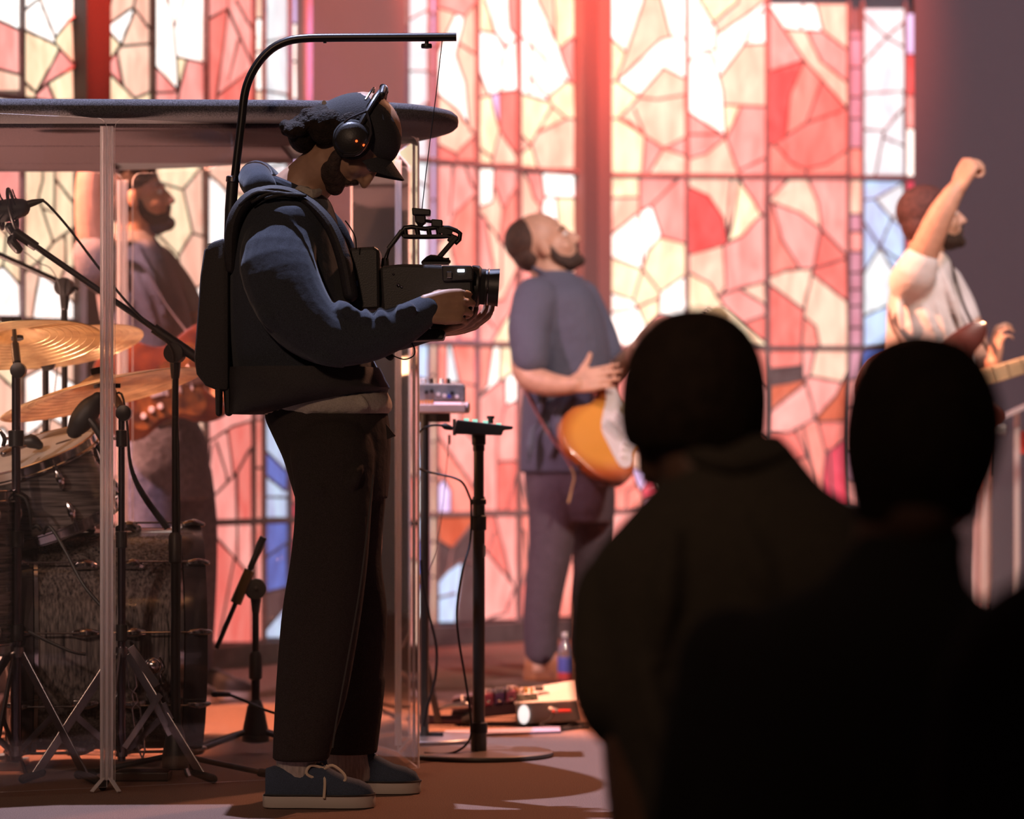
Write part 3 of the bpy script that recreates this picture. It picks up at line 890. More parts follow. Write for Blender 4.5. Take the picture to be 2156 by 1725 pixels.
R3s = [(450, 20, 'K'), (448, 120, 'R'), (490, 150, 'K'), (500, 50, 'P'), (520, 40, 'K'), (490, 195, 'Y'), (450, 860, 'K'), (500, 850, 'K'), (462, 970, 'P'), (478, 950, 'Y'), (505, 930, 'R'), (445, 1000, 'K'), (470, 1060, 'K'),
 (508, 1050, 'R'), (470, 1120, 'K'), (510, 1130, 'K'), (440, 1200, 'R'), (500, 1260, 'O'), (430, 1300, 'D'), (480, 1025, 'S'), (440, 900, 'K')]
for x0, x1, L, Sd in ((-110, 36, L0, L0s), (38, 151, L1, L1s), (204, 311, R1, R1s), (315, 423, R2, R2s), (427, 525, R3, R3s)):
    make_light(w1, 0, x0, x1, rows((x0 + x1) / 2, 0, -120, 0.088), L, Sd, d1)
    came_net(w1, 0, L, 0.0055)
t1 = [[(525, y), (547, y + random.uniform(-2, 2))] for y in (40, 110, 190, 300, 420, 500, 600, 690, 800, 872, 885, 985, 1150, 1250)]
make_light(w1, 0, 526, 546, rows(536, 0, -120, 0.088), t1, [], lambda x, y: random.choice('PVW') if y < 700 else random.choice('KSK'))
came_net(w1, 0, t1, 0.005)
b1 = [[(547, 90), (602, 80)], [(547, 190), (602, 200)], [(547, 360), (602, 340)], [(547, 480), (602, 520)], [(547, 640), (602, 620)], [(547, 870), (602, 900)], [(547, 942), (602, 997)], [(547, 995), (594, 1033), (602, 1030)], [(547, 1046), (602, 1048)], [(547, 1180), (602, 1140)], [(547, 1250), (602, 1235)], [(547, 1335), (602, 1270)]]
make_light(w1, 0, 548, 601, rows(575, 0, -120, 0.088), b1, [(575, 1195, 'U'), (560, 1255, 'G'), (590, 1320, 'L'), (570, 970, 'L'), (565, 1015, 'L'), (560, 1100, 'L')], lambda x, y: 'B' if y < 700 else random.choice('LLU'))
came_net(w1, 0, b1, 0.005)
e1 = [[(602, y), (621, y)] for y in (50, 130, 210, 420, 600, 860, 1000, 1060, 1140, 1190, 1260)]
make_light(w1, 0, 602, 621, rows(612, 0, -120, 0.088), e1, [], lambda x, y: random.choice('VWV') if y < 700 else random.choice('CRM'))
came_net(w1, 0, e1, 0.005)
for x, w in ((37, 5), (313, 5), (425, 5), (525.5, 3), (547, 3), (602, 4)):
    vbar(w1, 0, x, -120, 1400, w)
for z in Z_BARS:
    hbar(w1, 0, -115, 622, z)
vbar(w1, 0, 177, -122, 1440, 51, 'mullion', STONE2, 0.05, 0.035)
# ================================================================== drum shield
ACRYL = clear_plastic('clear_acrylic', (0.985, 0.965, 0.965), 0.02, 0.018)
ACRYL_E = clear_plastic('acrylic_edge', (0.97, 0.84, 0.87), 0.12, 0.62, 0.14)  # cloudy pink share stands in for light gathered in the edges
HINGE = clear_plastic('acrylic_hinge', (0.97, 0.90, 0.92), 0.16, 0.45, 0.08, 0.12)  # translucency stands in for window light refracted by the ribs
HINGE2 = clear_plastic('acrylic_hinge_core', (0.97, 0.90, 0.92), 0.16, 0.88, 0.08, 0.12)  # cloudier copy for the brighter refracted streaks
FELT = mat('charcoal_felt', (0.16, 0.148, 0.165), 1.0, bump=(520, 1.0, 0.01), vary=(330, 0.75), spec=0.05, sheen=0.3)
FELT2 = mat('plum_felt', (0.15, 0.105, 0.115), 1.0, bump=(520, 1.0, 0.006), vary=(330, 0.3), spec=0.05)

sh = thing('drum_shield', G(228, 1668), 'clear acrylic folding drum shield with ribbed hinge columns', 'drum shield')
ZT = 1.676
def gp(px, py):
    p = G(px, py)
    return Vector((p.x, p.y, 0))
s0, s1 = gp(-230, 1690), gp(225, 1668)
s2, s3, s4 = gp(650, 1648), gp(881, 1627), gp(838, 1592)
s1b = s1 + Vector((0.02, 0.0, 0))
back1 = Vector(((258 - CX) / F * 10.0, 10.0, 0))
back0 = Vector(((-200 - CX) / F * 9.8, 9.8, 0))
back2 = Vector(((740 - CX) / F * 9.72, 9.72, 0))

def acrylic_panel(a, b, z0=0.012, z1=ZT, rc=0.025):
    a, b = Vector(a), Vector(b)
    t = (b - a).normalized()
    n = Vector((t.y, -t.x, 0))
    L = (b - a).length
    pts2 = [(0, z0), (L, z0)]
    for k in range(7):
        g = math.pi / 2 * k / 6
        pts2.append((L - rc + rc * math.cos(g), z1 - rc + rc * math.sin(g)))
    for k in range(7):
        g = math.pi / 2 + math.pi / 2 * k / 6
        pts2.append((rc + rc * math.cos(g), z1 - rc + rc * math.sin(g)))
    pts = [a + t * u + Vector((0, 0, z)) for u, z in pts2]
    m = MB()
    m.add(pts, [tuple(range(len(pts)))])
    pn = m.build('acrylic_panel', ACRYL, sh, smooth=0)
    e = MB()
    k = len(pts)
    vs = [p + n * 0.003 for p in pts] + [p - n * 0.003 for p in pts]
    e.add(vs, [(i, (i + 1) % k, (i + 1) % k + k, i + k) for i in range(k)])
    e.build('panel_edge', ACRYL_E, pn, smooth=60)
    return pn

for a, b in ((s0, s1), (s1b, s2), (s2, s3), (s3, s4), (s4, back2), (back1 + Vector((.03, 0, 0)), back2), (back0, back1)):
    acrylic_panel(a, b)

def hinge_column(c, half, ztop, n=5, ridge=0.0042):
    for k in range(n):
        x = c.x + (k - (n - 1) / 2) * (2 * half / n)
        m = MB()
        w = half / n * (0.92 if k % 2 == 0 else 0.7)
        z0 = 0.03
        prof = []
        for j in range(9):
            g = math.pi * j / 8
            prof.append((x - w * math.cos(g), c.y - 0.006 - ridge * math.sin(g)))
        prof.append((x + w, c.y + 0.004))
        prof.append((x - w, c.y + 0.004))
        m.prism([Vector((p[0], p[1], z0)) for p in prof], (0, 0, ztop - z0))
        m.build('hinge_rib', HINGE if k % 2 else HINGE2, sh, smooth=40)
hinge_column(P(225, 900, s1.y), 0.0165, 1.656)
hinge_column(P(258, 900, 10.0), 0.0175, ZT - 0.02, 4)
hinge_column(P(855, 900, s3.y + 0.2) * 1 + Vector((0.027, -0.2, 0)), 0.004, 1.655, 1)
hinge_column(Vector((s4.x, s4.y, 0)), 0.009, 1.655, 2)
m = MB()
for sx in (-1, 1):
    m.bar(s1 + Vector((sx * 0.008, -0.004, 0.036)), s1 + Vector((sx * 0.034, -0.03, 0.004)), 0.012, 0.003)
m.build('hinge_foot', ACRYL_E, sh, smooth=0)
# clear brace bar under the lid
m = MB()
m.tube([P(436, 350, 9.95), P(470, 333, 9.7), P(640, 252, 8.75), P(700, 225, 8.5)], 0.0125, 12)
m.build('brace_bar', HINGE, sh, smooth=60)

# padded lid lying on the shield
LID = [(-2.05, 8.22), (-1.5, 8.25), (-0.95, 8.27), (-0.50, 8.30), (-0.28, 8.36), (-0.17, 8.48), (-0.138, 8.63), (-0.165, 8.80), (-0.26, 9.02), (-0.45, 9.34), (-0.68, 9.62),
       (-0.90, 9.80), (-1.2, 9.92), (-1.7, 9.95), (-2.05, 9.95)]
lid = thing('shield_lid', (-1.0, 9.0, ZT), 'thick charcoal felt-covered lid lying on top of the drum shield', 'acoustic lid')
lo = catmull([(x, y, 0) for x, y in LID[1:13]], 5)
outl = [Vector((LID[0][0], LID[0][1], 0))] + lo + [Vector((LID[13][0], LID[13][1], 0)), Vector((LID[14][0], LID[14][1], 0))]
cen = Vector((-1.1, 9.1, 0))
m = MB()
n = len(outl)
lev = [(0.0, 0.03), (0.004, 0.012), (0.012, 0.002), (0.023, 0.0), (0.034, 0.002), (0.042, 0.012), (0.046, 0.03)]
vs, fs = [], []
for h, ins in lev:
    for p in outl:
        d = (p - cen).normalized()
        q = p - d * ins
        vs.append(Vector((q.x, q.y, ZT + h)))
for i in range(len(lev) - 1):
    for k in range(n):
        l = (k + 1) % n
        fs.append((i * n + k, i * n + l, (i + 1) * n + l, (i + 1) * n + k))
fs.append(tuple(range(n)))
fs.append(tuple(range((len(lev) - 1) * n, len(lev) * n)))
m.add(vs, fs)
m.build('pad', FELT, lid, smooth=50)
for y0, y1 in ((8.45, 8.95), (8.97, 9.5), (9.52, 9.80)):
    m = MB()
    xr = -0.42 if y1 < 9.0 else (-0.62 if y1 < 9.6 else -1.15)
    m.box(((xr - 2.0) / 2, (y0 + y1) / 2, ZT - 0.006), (xr + 2.0, y1 - y0 - 0.012, 0.012))
    m.build('underside_board', FELT2, lid, smooth=0, bevel=0.003)

# ================================================================== drum kit
PEARL = mat('black_oyster_wrap', (0.035, 0.03, 0.03), 0.22, vary=(150, 0.5, (0.15, 0.122, 0.112)), stretch=(1, 1, 0.05), coat=0.6)
PEARL2 = mat('black_oyster_wrap_turned', (0.035, 0.03, 0.03), 0.22, vary=(130, 0.5, (0.20, 0.165, 0.155)), stretch=(0.05, 0.05, 1), coat=0.6)
HOOPW = mat('black_hoop', (0.03, 0.022, 0.024), 0.25, coat=0.7)
HEADW = mat('drum_head', (0.62, 0.60, 0.58), 0.55, vary=(14, 0.08))
HEADB = mat('dark_drum_head', (0.03, 0.025, 0.03), 0.2)
BRONZE = mat('cymbal_bronze', (0.86, 0.58, 0.32), 0.36, 0.75, bump=(70, 0.3, 0.002), vary=(16, 0.35))
MICB = mat('microphone_body', (0.022, 0.02, 0.02), 0.5, bump=(500, 0.3, 0.002))

def claw(par, p, axis, out, ln, w=0.02):
    m = MB()
    m.limb([(p - axis * ln * .5, 0.008, 0.010), (p + out * .004, 0.011, 0.012), (p + axis * ln * .5, 0.006, 0.008)], 3, 10)
    return m.build('claw', CHROME, par)

# ---- bass drum
bd_ax = Vector((0.986, 0.166, 0.0)).normalized()
bd_c = Vector((-1.095, 8.98, 0.343))
bd = thing('bass_drum', (bd_c.x, bd_c.y, 0.0), 'large black oyster-wrapped bass drum lying on its side behind the shield', 'drum')
RB = 0.298
m = MB()
m.lathe([(RB - .006, -0.205), (RB - .002, -0.205), (RB - .002, 0.205), (RB - .006, 0.205)], bd_c, bd_ax, 72)
m.build('shell', PEARL, bd, smooth=30)
for s in (-1, 1):
    m = MB()
    m.lathe([(RB - .012, s * .196), (RB + .010, s * .196), (RB + .012, s * .225), (RB + .010, s * .254), (RB - .012, s * .254)], bd_c, bd_ax, 72, close=True)
    m.build('wood_hoop', HOOPW, bd, smooth=40)
    m = MB()
    m.lathe([(RB - .002, s * .180), (RB + .006, s * .183), (RB + .006, s * .193), (RB - .002, s * .196)], bd_c, bd_ax, 72, close=True)
    m.build('flesh_hoop', CHROME, bd, smooth=40)
    m = MB()
    m.lathe([(0, s * .232), (RB - .03, s * .230), (RB - .012, s * .228)], bd_c, bd_ax, 64)
    m.build('drum_head', HEADB if s > 0 else HEADW, bd)
u, w = Vector((0, 0, 1)), bd_ax.cross(Vector((0, 0, 1)))
for k in range(10):
    a = math.radians(36 * k + 12)
    d = u * math.cos(a) + w * math.sin(a)
    for s in (-1, 1):
        r = MB()
        r.tube([bd_c + d * (RB + .022) + bd_ax * (s * .232), bd_c + d * (RB + .022) + bd_ax * (s * .075)], 0.0028, 8)
        rod = r.build('tension_rod', DCHROME, bd)
        claw(rod, bd_c + d * (RB + .016) + bd_ax * (s * .235), bd_ax, d, 0.05)
        l = MB()
        l.limb([(bd_c + d * (RB + .006) + bd_ax * (s * .085), 0.012, 0.014), (bd_c + d * (RB + .014) + bd_ax * (s * .062), 0.014, 0.016), (bd_c + d * (RB + .006) + bd_ax * (s * .035), 0.010, 0.013)], 3, 10)
        l.build('lug', CHROME, bd)
for s in (-1, 1):
    m = MB()
    sd = w * s
    m.tube([bd_c + bd_ax * .10 + sd * .26 - u * .13, bd_c + bd_ax * .17 + sd * .34 - u * .26, bd_c + bd_ax * .2 + sd * .37 - u * .338], 0.007, 8)
    m.build('spur', CHROME, bd)
m = MB()
pb = bd_c - bd_ax * 0.3
m.box((pb.x - .06, pb.y, 0.02), (0.26, 0.09, 0.012), Matrix.Rotation(-0.12, 3, 'Y'))
m.box((pb.x + .06, pb.y, 0.012), (0.06, 0.16, 0.02))
m.tube([(pb.x + .05, pb.y - .05, 0.02), (pb.x + .05, pb.y - .05, 0.2)], .007, 8)
m.tube([(pb.x + .05, pb.y + .05, 0.02), (pb.x + .05, pb.y + .05, 0.2)], .007, 8)
m.tube([(pb.x + .05, pb.y - .06, 0.2), (pb.x + .05, pb.y + .06, 0.2)], .008, 8)
m.tube([(pb.x + .05, pb.y, 0.2), (pb.x + .02, pb.y, 0.36)], .004, 8)
pd = m.build('beater_pedal', DCHROME, bd, smooth=30)

def tom(name, label, c, axis, R, h, nl=6, head=HEADW, wrap=PEARL2, phase=0.0):
    c, axis = Vector(c), Vector(axis).normalized()
    t = thing(name, (c - axis * h), label, 'drum')
    m = MB()
    m.lathe([(R - .006, -h + .012), (R - .001, -h + .012), (R - .001, -.012), (R - .006, -.012)], c, axis, 64)
    m.build('shell', wrap, t, smooth=30)
    for z in (0.0, -h):
        m = MB()
        s = 1 if z == 0 else -1
        m.lathe([(R + .002, z - s * .020), (R + .010, z - s * .020), (R + .010, z - s * .016), (R + .006, z - s * .012), (R + .006, z + s * .006), (R + .012, z + s * .010), (R + .006, z + s * .012), (R + .001, z + s * .010)], c, axis, 64, close=True)
        m.build('rim', CHROME, t, smooth=40)
    m = MB()
    m.lathe([(0, 0.0), (R - .02, 0.0), (R + .001, -.004)], c, axis, 64)
    m.build('drum_head', head, t)
    uu, ww = perp(axis)
    for k in range(nl):
        a = 2 * math.pi * k / nl + phase
        d = uu * math.cos(a) + ww * math.sin(a)
        for s in (0, 1):
            z0 = -0.03 if s == 0 else -h + .03
            z1 = -0.075 if s == 0 else -h + .075
            m = MB()
            m.limb([(c + d * (R + .006) + axis * z0, 0.008, 0.009), (c + d * (R + .012) + axis * ((z0 + z1) / 2), 0.011, 0.011), (c + d * (R + .004) + axis * z1, 0.006, 0.008)], 3, 10)
            lg = m.build('lug', CHROME, t)
            m = MB()
            zz = 0.004 if s == 0 else -h - .004
            m.tube([c + d * (R + .014) + axis * zz, c + d * (R + .014) + axis * z0], 0.003, 8)
            m.build('tension_rod', DCHROME, lg)
    return t

tom_ax = Vector((-0.29, -0.235, 0.93)).normalized()
tom('rack_tom', 'black oyster rack tom tilted over the bass drum, white head with a mic clipped on', P(62, 958, 8.86), tom_ax, 0.178, 0.195, 6, phase=0.5)
ft = tom('floor_tom', 'black oyster floor tom standing beside the cymbal stand at the frame edge', P(-135, 1040, 8.62), (0, -0.02, 1), 0.2, 0.40, 8, phase=0.2)
for k in range(3):
    a = 2 * math.pi * k / 3 + 0.4
    q = P(-135, 1040, 8.62) + Vector((math.cos(a) * .218, math.sin(a) * .218, 0))
    m = MB()
    m.tube([(q.x, q.y, 0.45), (q.x, q.y, 0.06), (q.x + .02 * math.cos(a), q.y + .02 * math.sin(a), 0.006)], .006, 8)
    m.build('leg', DCHROME, ft)

def cymbal(label, c, nrm, R, bell=0.055):
    c, nrm = Vector(c), Vector(nrm).normalized()
    t = thing('cymbal', c, label, 'cymbal', 'cymbals of the drum kit')
    m = MB()
    prof = []
    for k in range(17):
        r = R * k / 16
        h = -0.028 * (r / R) ** 2 * (R / .23)
        if r < bell * 1.3:
            h += 0.024 * max(0.0, math.cos(min(r / (bell * 1.3), 1) * math.pi / 2))
        prof.append((max(r, 0.004), h))
    low_ = [(r, h - 0.0016) for r, h in reversed(prof)]
    m.lathe(prof + low_, c, nrm, 72, close=True)
    m.build('bronze_plate', BRONZE, t, smooth=60)
    m = MB()
    for k in range(1, 9):
        m.ring(c + nrm * (-0.028 * ((0.3 + .085 * k)) ** 2 * (R / .23) - .0016), nrm, R * (0.3 + .085 * k), 0.0006, 56, 4)
    m.build('lathe_groove', BRONZE, t)
    m = MB()
    m.cyl(c + nrm * .024, c + nrm * .04, 0.014, n=16)
    m.cyl(c - nrm * .004, c - nrm * .012, 0.016, n=16)
    m.build('felt_washer', RUBBER, t)
    return t

c1 = P(36, 706, 8.72)
cymbal('large bronze crash cymbal with its underside tilted open, above the rack tom', c1, (-0.13, 0.235, 0.96), 0.223)
c2 = P(140, 712, 9.35)
cymbal('bronze cymbal half hidden behind the crash cymbal and the hinge column', c2, (-0.20, 0.19, 0.96), 0.213)
c3 = P(208, 806, 8.98)
cymbal('wide bronze ride cymbal tilted low over the bass drum', c3, (-0.245, 0.085, 0.96), 0.278)

POLE = mat('smoky_chrome', (0.16, 0.13, 0.15), 0.22, 1.0)
def flat_leg(m, a, b, w=0.022, t=0.006):
    m.bar(a, b, t, w, up=(0, 0, 1))

def cymbal_stand(label, foot, ztop, top, legs, r=0.0125, col=CHROME, wing=True):
    foot = Vector(foot)
    t = thing('cymbal_stand', foot, label, 'stand', 'cymbal stands behind the shield')
    zc = 0.62
    m = MB()
    m.tube([foot + Vector((0, 0, .05)), foot + Vector((0, 0, zc))], r * 1.1, 14)
    m.build('lower_tube', col, t)
    m = MB()
    m.tube([foot + Vector((0, 0, zc - .02)), foot + Vector((0, 0, ztop))], r * 0.88, 14)
    m.build('upper_tube', col, t)
    for z in (zc, zc + .26, zc - .24):
        if z > ztop:
            continue
        m = MB()
        m.lathe([(r, -.022), (r * 1.55, -.02), (r * 1.55, .02), (r, .022)], foot + Vector((0, 0, z)), (0, 0, 1), 16)
        cl = m.build('collar', BLACKM, t)
        if wing:
            m = MB()
            m.cyl(foot + Vector((-r, 0, z)), foot + Vector((-r - .018, -.004, z)), .004, n=8)
            m.limb([(foot + Vector((-r - .02, -.004, z - .018)), .005, .004), (foot + Vector((-r - .016, -.004, z)), .006, .005), (foot + Vector((-r - .028, -.004, z + .02)), .004, .003)], 3, 8)
            m.build('wing_nut', CHROME, cl)
    top = Vector(top)
    a = foot + Vector((0, 0, ztop))
    m = MB()
    m.lathe([(0.008, -.017), (.02, -.015), (.021, 0), (.02, .015), (.008, .017)], a + Vector((.006, 0, .012)), (0, 1, 0), 20)
    m.build('tilter', BLACKM, t)
    m = MB()
    m.tube([a + Vector((.003, 0, .012)), top], [.008, .005], 10)
    m.cyl(a + (top - a) * .15 + Vector((.003, 0, .01)), a + (top - a) * .55 + Vector((.001, 0, 0)), .011, n=12)
    m.build('tilter_rod', BLACKM, t)
    m = MB()
    d = (top - a).normalized()
    m.bar(top - d * .002 + Vector((-.03, 0, .0)), top - d * .002 + Vector((.022, 0, .0)), .008, .012)
    m.build('wing_bolt', BLACKM, t)
    m = MB()
    m.lathe([(r, -.015), (r * 1.7, -.013), (r * 1.7, .013), (r, .015)], foot + Vector((0, 0, .33)), (0, 0, 1), 16)
    m.build('leg_collar', DCHROME, t)
    m = MB()
    m.lathe([(r, -.015), (r * 1.6, -.013), (r * 1.6, .013), (r, .015)], foot + Vector((0, 0, .075)), (0, 0, 1), 16)
    m.build('leg_collar', DCHROME, t)
    for ang in legs:
        g = math.radians(ang)
        d = Vector((math.cos(g), math.sin(g), 0))
        m = MB()
        e = foot + d * .225 + Vector((0, 0, .018))
        flat_leg(m, foot + d * .018 + Vector((0, 0, .325)), e)
        lg = m.build('leg', DCHROME, t, smooth=0, bevel=0.001)
        m = MB()
        flat_leg(m, foot + d * .018 + Vector((0, 0, .08)), foot + d * .12 + Vector((0, 0, .17)), .016, .005)
        m.build('brace', DCHROME, lg, smooth=0)
        m = MB()
        m.limb([(e - d * .02 + Vector((0, 0, .008)), .010), (e + d * .03 + Vector((0, 0, -.006)), .0115)], 2, 10)
        m.build('rubber_foot', RUBBER, lg)
    return t

st1 = G(36, 1600)
st1 = Vector(((34 - CX) / F * 8.62, 8.62, 0))
cymbal_stand('chrome cymbal stand at the frame edge, holding the crash cymbal', st1, P(34, 790, 8.62).z, P(28, 672, 8.70), (-30, 205, 262), 0.013, POLE)
st2 = Vector(((256 - CX) / F * 8.60, 8.60, 0))
cymbal_stand('chrome cymbal stand right behind the hinge column', st2, P(256, 880, 8.60).z, P(236, 812, 8.80), (-18, 198, 266), 0.0095, POLE)
st3 = Vector(((96 - CX) / F * 9.35, 9.35, 0))
cymbal_stand('slim dark cymbal stand behind the rack tom', st3, P(96, 775, 9.35).z, P(118, 722, 9.32), (30, 90, 150), 0.0105, BLACKM, False)

# hi-hat style pull frame of bent wire and clamp arms in front of the bass drum
wf = thing('pedal_linkage', P(285, 1600, 8.66) * 1, 'bent chrome wire pedal linkage standing in front of the bass drum', 'drum hardware')
ORG[wf.name].z = 0.0
wf.location.z = 0.0
m = MB()
Yw = 8.60
for pts in ([(264, 1378), (272, 1450), (287, 1462), (290, 1478), (278, 1492), (286, 1550), (294, 1585), (300, 1598)],
            [(277, 1380), (288, 1446), (278, 1460), (281, 1478), (295, 1492), (305, 1580), (300, 1598)]):
    m.tube([P(a, b, Yw) for a, b in pts], 0.0024, 8)
m.build('wire_frame', CHROME, wf, smooth=60)
m = MB()
m.bar(P(275, 1362, 8.55), P(330, 1445, 8.55), .006, .020, up=(1, 0, 1))
m.bar(P(338, 1462, 8.55), P(262, 1575, 8.55), .006, .016, up=(-1, 0, 1))
m.bar(P(326, 1480, 8.56), P(360, 1548, 8.56), .006, .018, up=(1, 0, 1))
m.bar(P(345, 1480, 8.56), P(362, 1515, 8.56), .006, .012, up=(1, 0, 1))
m.build('clamp_arm', CHROME, wf, smooth=0, bevel=0.001)
m = MB()
m.ell(P(322, 1402, 8.58), (.022, .02, .022))
m.tube([P(335, 1385, 8.56), P(345, 1405, 8.56), P(338, 1420, 8.56), P(345, 1440, 8.56)], .004, 8, sub=3)
m.build('spring_knob', CHROME, wf)
m = MB()
m.box((P(300, 1600, 8.6).x, 8.62, 0.012), (0.14, 0.10, 0.024))
m.build('base_plate', BLACKM, wf, smooth=0, bevel=0.004)

# ---- microphones and their stands
def mic_stand(label, foot, h, boom, clutch_y, legs, leg_len=0.30, r=0.0105, cone=True, boom_r=0.0078):
    foot = Vector(foot)
    t = thing('microphone_stand', foot, label, 'microphone stand', 'microphone stands around the drums')
    m = MB()
    m.tube([foot + Vector((0, 0, .06)), foot + Vector((0, 0, h * .55))], r, 14)
    m.build('lower_tube', BLACKM, t)
    m = MB()
    m.tube([foot + Vector((0, 0, h * .5)), foot + Vector((0, 0, h))], r * .78, 14)
    m.build('upper_tube', BLACKM, t)
    m = MB()
    m.lathe([(r, -.04), (r * 1.5, -.035), (r * 1.5, .03), (r, .04)], foot + Vector((0, 0, h * .55)), (0, 0, 1), 16)
    m.build('clutch', BLACK, t)
    m = MB()
    if cone:
        m.lathe([(r * 1.2, .15), (r * 1.9, .13), (r * 3.0, .06), (r * 3.1, .035), (r * 1.4, .03)], foot, (0, 0, 1), 20)
    else:
        m.lathe([(r * 1.2, .10), (r * 2.4, .09), (r * 2.6, .04), (r * 1.4, .035)], foot, (0, 0, 1), 20)
    m.build('leg_hub', BLACK, t)
    for ang in legs:
        g = math.radians(ang)
        d = Vector((math.cos(g), math.sin(g), 0))
        m = MB()
        m.tube([foot + d * r * 1.6 + Vector((0, 0, .065)), foot + d * leg_len + Vector((0, 0, .012))], .0075, 10)
        lg = m.build('leg', BLACKM, t)
        m = MB()
        m.limb([(foot + d * (leg_len - .03) + Vector((0, 0, .018)), .011), (foot + d * (leg_len + .012) + Vector((0, 0, .0115)), .0115)], 2, 10)
        m.build('rubber_foot', RUBBER, lg)
    a, b = Vector(boom[0]), Vector(boom[1])
    m = MB()
    m.tube([a, b], boom_r, 12)
    bo = m.build('boom_arm', BLACKM, t)
    top = foot + Vector((0, 0, h))
    m = MB()
    m.lathe([(.006, -.018), (.026, -.016), (.028, 0), (.026, .016), (.006, .018)], top + Vector((0, -.006, .01)), (0.25, 1, 0), 20)
    m.limb([(top + Vector((0, 0, -.05)), .011), (top + Vector((0, 0, .0)), .016)], 2, 10)
    m.build('boom_clutch', BLACK, t)
    return t, a, b

ft1 = Vector(((369 - CX) / F * 8.58, 8.58, 0))
ms1, ba, bb = mic_stand('tall black boom stand beside the bass drum, its arm rising over the cymbals', ft1, P(372, 752, 8.58).z, (P(36, 492, 8.55), P(412, 752, 8.575)), 740, (12, 168, 84), 0.25, 0.0115)
m = MB()
d = (bb - ba).normalized()
m.tube([bb - d * .13, bb + d * .015], .0135, 12)
m.build('counterweight_sleeve', BLACK, ms1)
m = MB()
m.tube([ba - d * .01, ba + d * .06], [.013, .012], 12)
m.build('boom_tip', BLACK, ms1)
# overhead condenser in its shock mount
om = thing('overhead_microphone', P(25, 470, 8.55), 'black condenser microphone in a round shock mount on the boom tip', 'microphone')
m = MB()
m.limb([(P(-30, 452, 8.55), .027), (P(20, 442, 8.55), .029), (P(44, 438, 8.55), .024)], 3, 16)
m.build('body', MICB, om)
m = MB()
m.limb([(P(54, 432, 8.55), .010), (P(70, 427, 8.55), .009), (P(90, 422, 8.55), .0045)], 3, 12)
m.build('plug', BLACK, om)
for dx in (-4, 26):
    m = MB()
    m.ring(P(dx, 440, 8.55), (1, 0, .2), 0.052, 0.0045, 32, 8)
    rg = m.build('shock_ring', BLACK, om)
    m = MB()
    for k in range(8):
        a = 2 * math.pi * k / 8
        c = P(dx, 440, 8.55)
        m.tube([c + Vector((0, math.cos(a) * .05, math.sin(a) * .05)), c + Vector((.012, math.cos(a + .5) * .024, math.sin(a + .5) * .024))], .0018, 5)
    m.build('elastic_band', RUBBER, rg)
m = MB()
m.limb([(P(20, 478, 8.55), .012), (P(28, 495, 8.55), .009), (P(25, 508, 8.55), .013), (P(38, 525, 8.55), .012)], 3, 10)
m.build('swivel', BLACK, om)
m = MB()
m.tube([P(90, 422, 8.55), P(106, 436, 8.55), P(146, 482, 8.545), P(205, 560, 8.54), P(270, 640, 8.54), P(320, 690, 8.545), P(362, 735, 8.545), P(368, 800, 8.575), P(375, 950, 8.575), P(378, 1200, 8.575), P(377, 1400, 8.575), P(380, 1590, 8.575)], 0.0033, 8, sub=4)
tag(m.build('microphone_cable', CABLE, origin=P(380, 1600, 8.575)), 'thin black cable from the condenser microphone down the boom stand', 'cable')

ft2 = Vector(((136 - CX) / F * 9.6, 9.6, 0))
mic_stand('black boom stand behind the cymbals, arm pointing out of the frame', ft2, P(136, 612, 9.6).z, (P(-160, 465, 9.6), P(165, 612, 9.6)), 600, (40, 160, 280), 0.30, 0.0115, True, .0085)
m = MB()
m.tube([P(-5, 478, 9.55), P(40, 520, 9.55), P(80, 552, 9.55), P(112, 572, 9.55), P(130, 640, 9.57), P(118, 800, 9.55), P(105, 900, 9.55), P(104, 1000, 9.55)], .0017, 6, sub=4)
tag(m.build('microphone_cable', CABLE, origin=P(104, 1000, 9.7)), 'hair-thin cable hanging from the rear boom stand', 'cable')

# kick microphone stand
ft3 = Vector(((538 - CX) / F * 9.35, 9.35, 0))
ks, ka, kb = mic_stand('short black kick-drum stand with a brass-toned clamp in front of the bass drum', ft3, P(536, 1250, 9.35).z, (P(552, 1138, 9.28), P(456, 1365, 9.3)), 1240, (-148, 30, 190, -25), 0.2, 0.0125, True, .0068)
OLIVE = mat('olive_bronze', (0.20, 0.13, 0.05), 0.4, 0.7)
m = MB()
d = (kb - ka).normalized()
m.tube([ka - d * .01, ka + d * .085], [.011, .009], 12)
m.build('boom_grip', BLACK, ks)
m = MB()
m.tube([ka + d * .09, ka + d * .19], [.0145, .016], 12)
m.build('clamp_sleeve', OLIVE, ks)
m = MB()
m.lathe([(.004, -.012), (.028, -.011), (.029, 0), (.028, .011), (.004, .012)], P(540, 1240, 9.30), (0, 1, 0), 24)
m.lathe([(.002, -.016), (.007, -.014), (.007, -.008)], P(540, 1240, 9.295), (0, 1, 0), 12)
m.build('knuckle', mat('worn_black_metal', (0.06, 0.052, 0.045), 0.4, 0.5), ks)
m = MB()
m.tube([P(452, 1462, 9.2), P(480, 1463, 9.2), P(520, 1478, 9.15), P(560, 1496, 9.15), P(600, 1508, 9.2)], .004, 8, sub=4)
m.limb([(P(450, 1462, 9.2), .008), (P(482, 1463, 9.2), .0065)], 2, 10)
tag(m.build('microphone_cable', CABLE, origin=P(452, 1470, 9.2)), 'black cable with a plug at the foot of the kick-drum stand', 'cable')
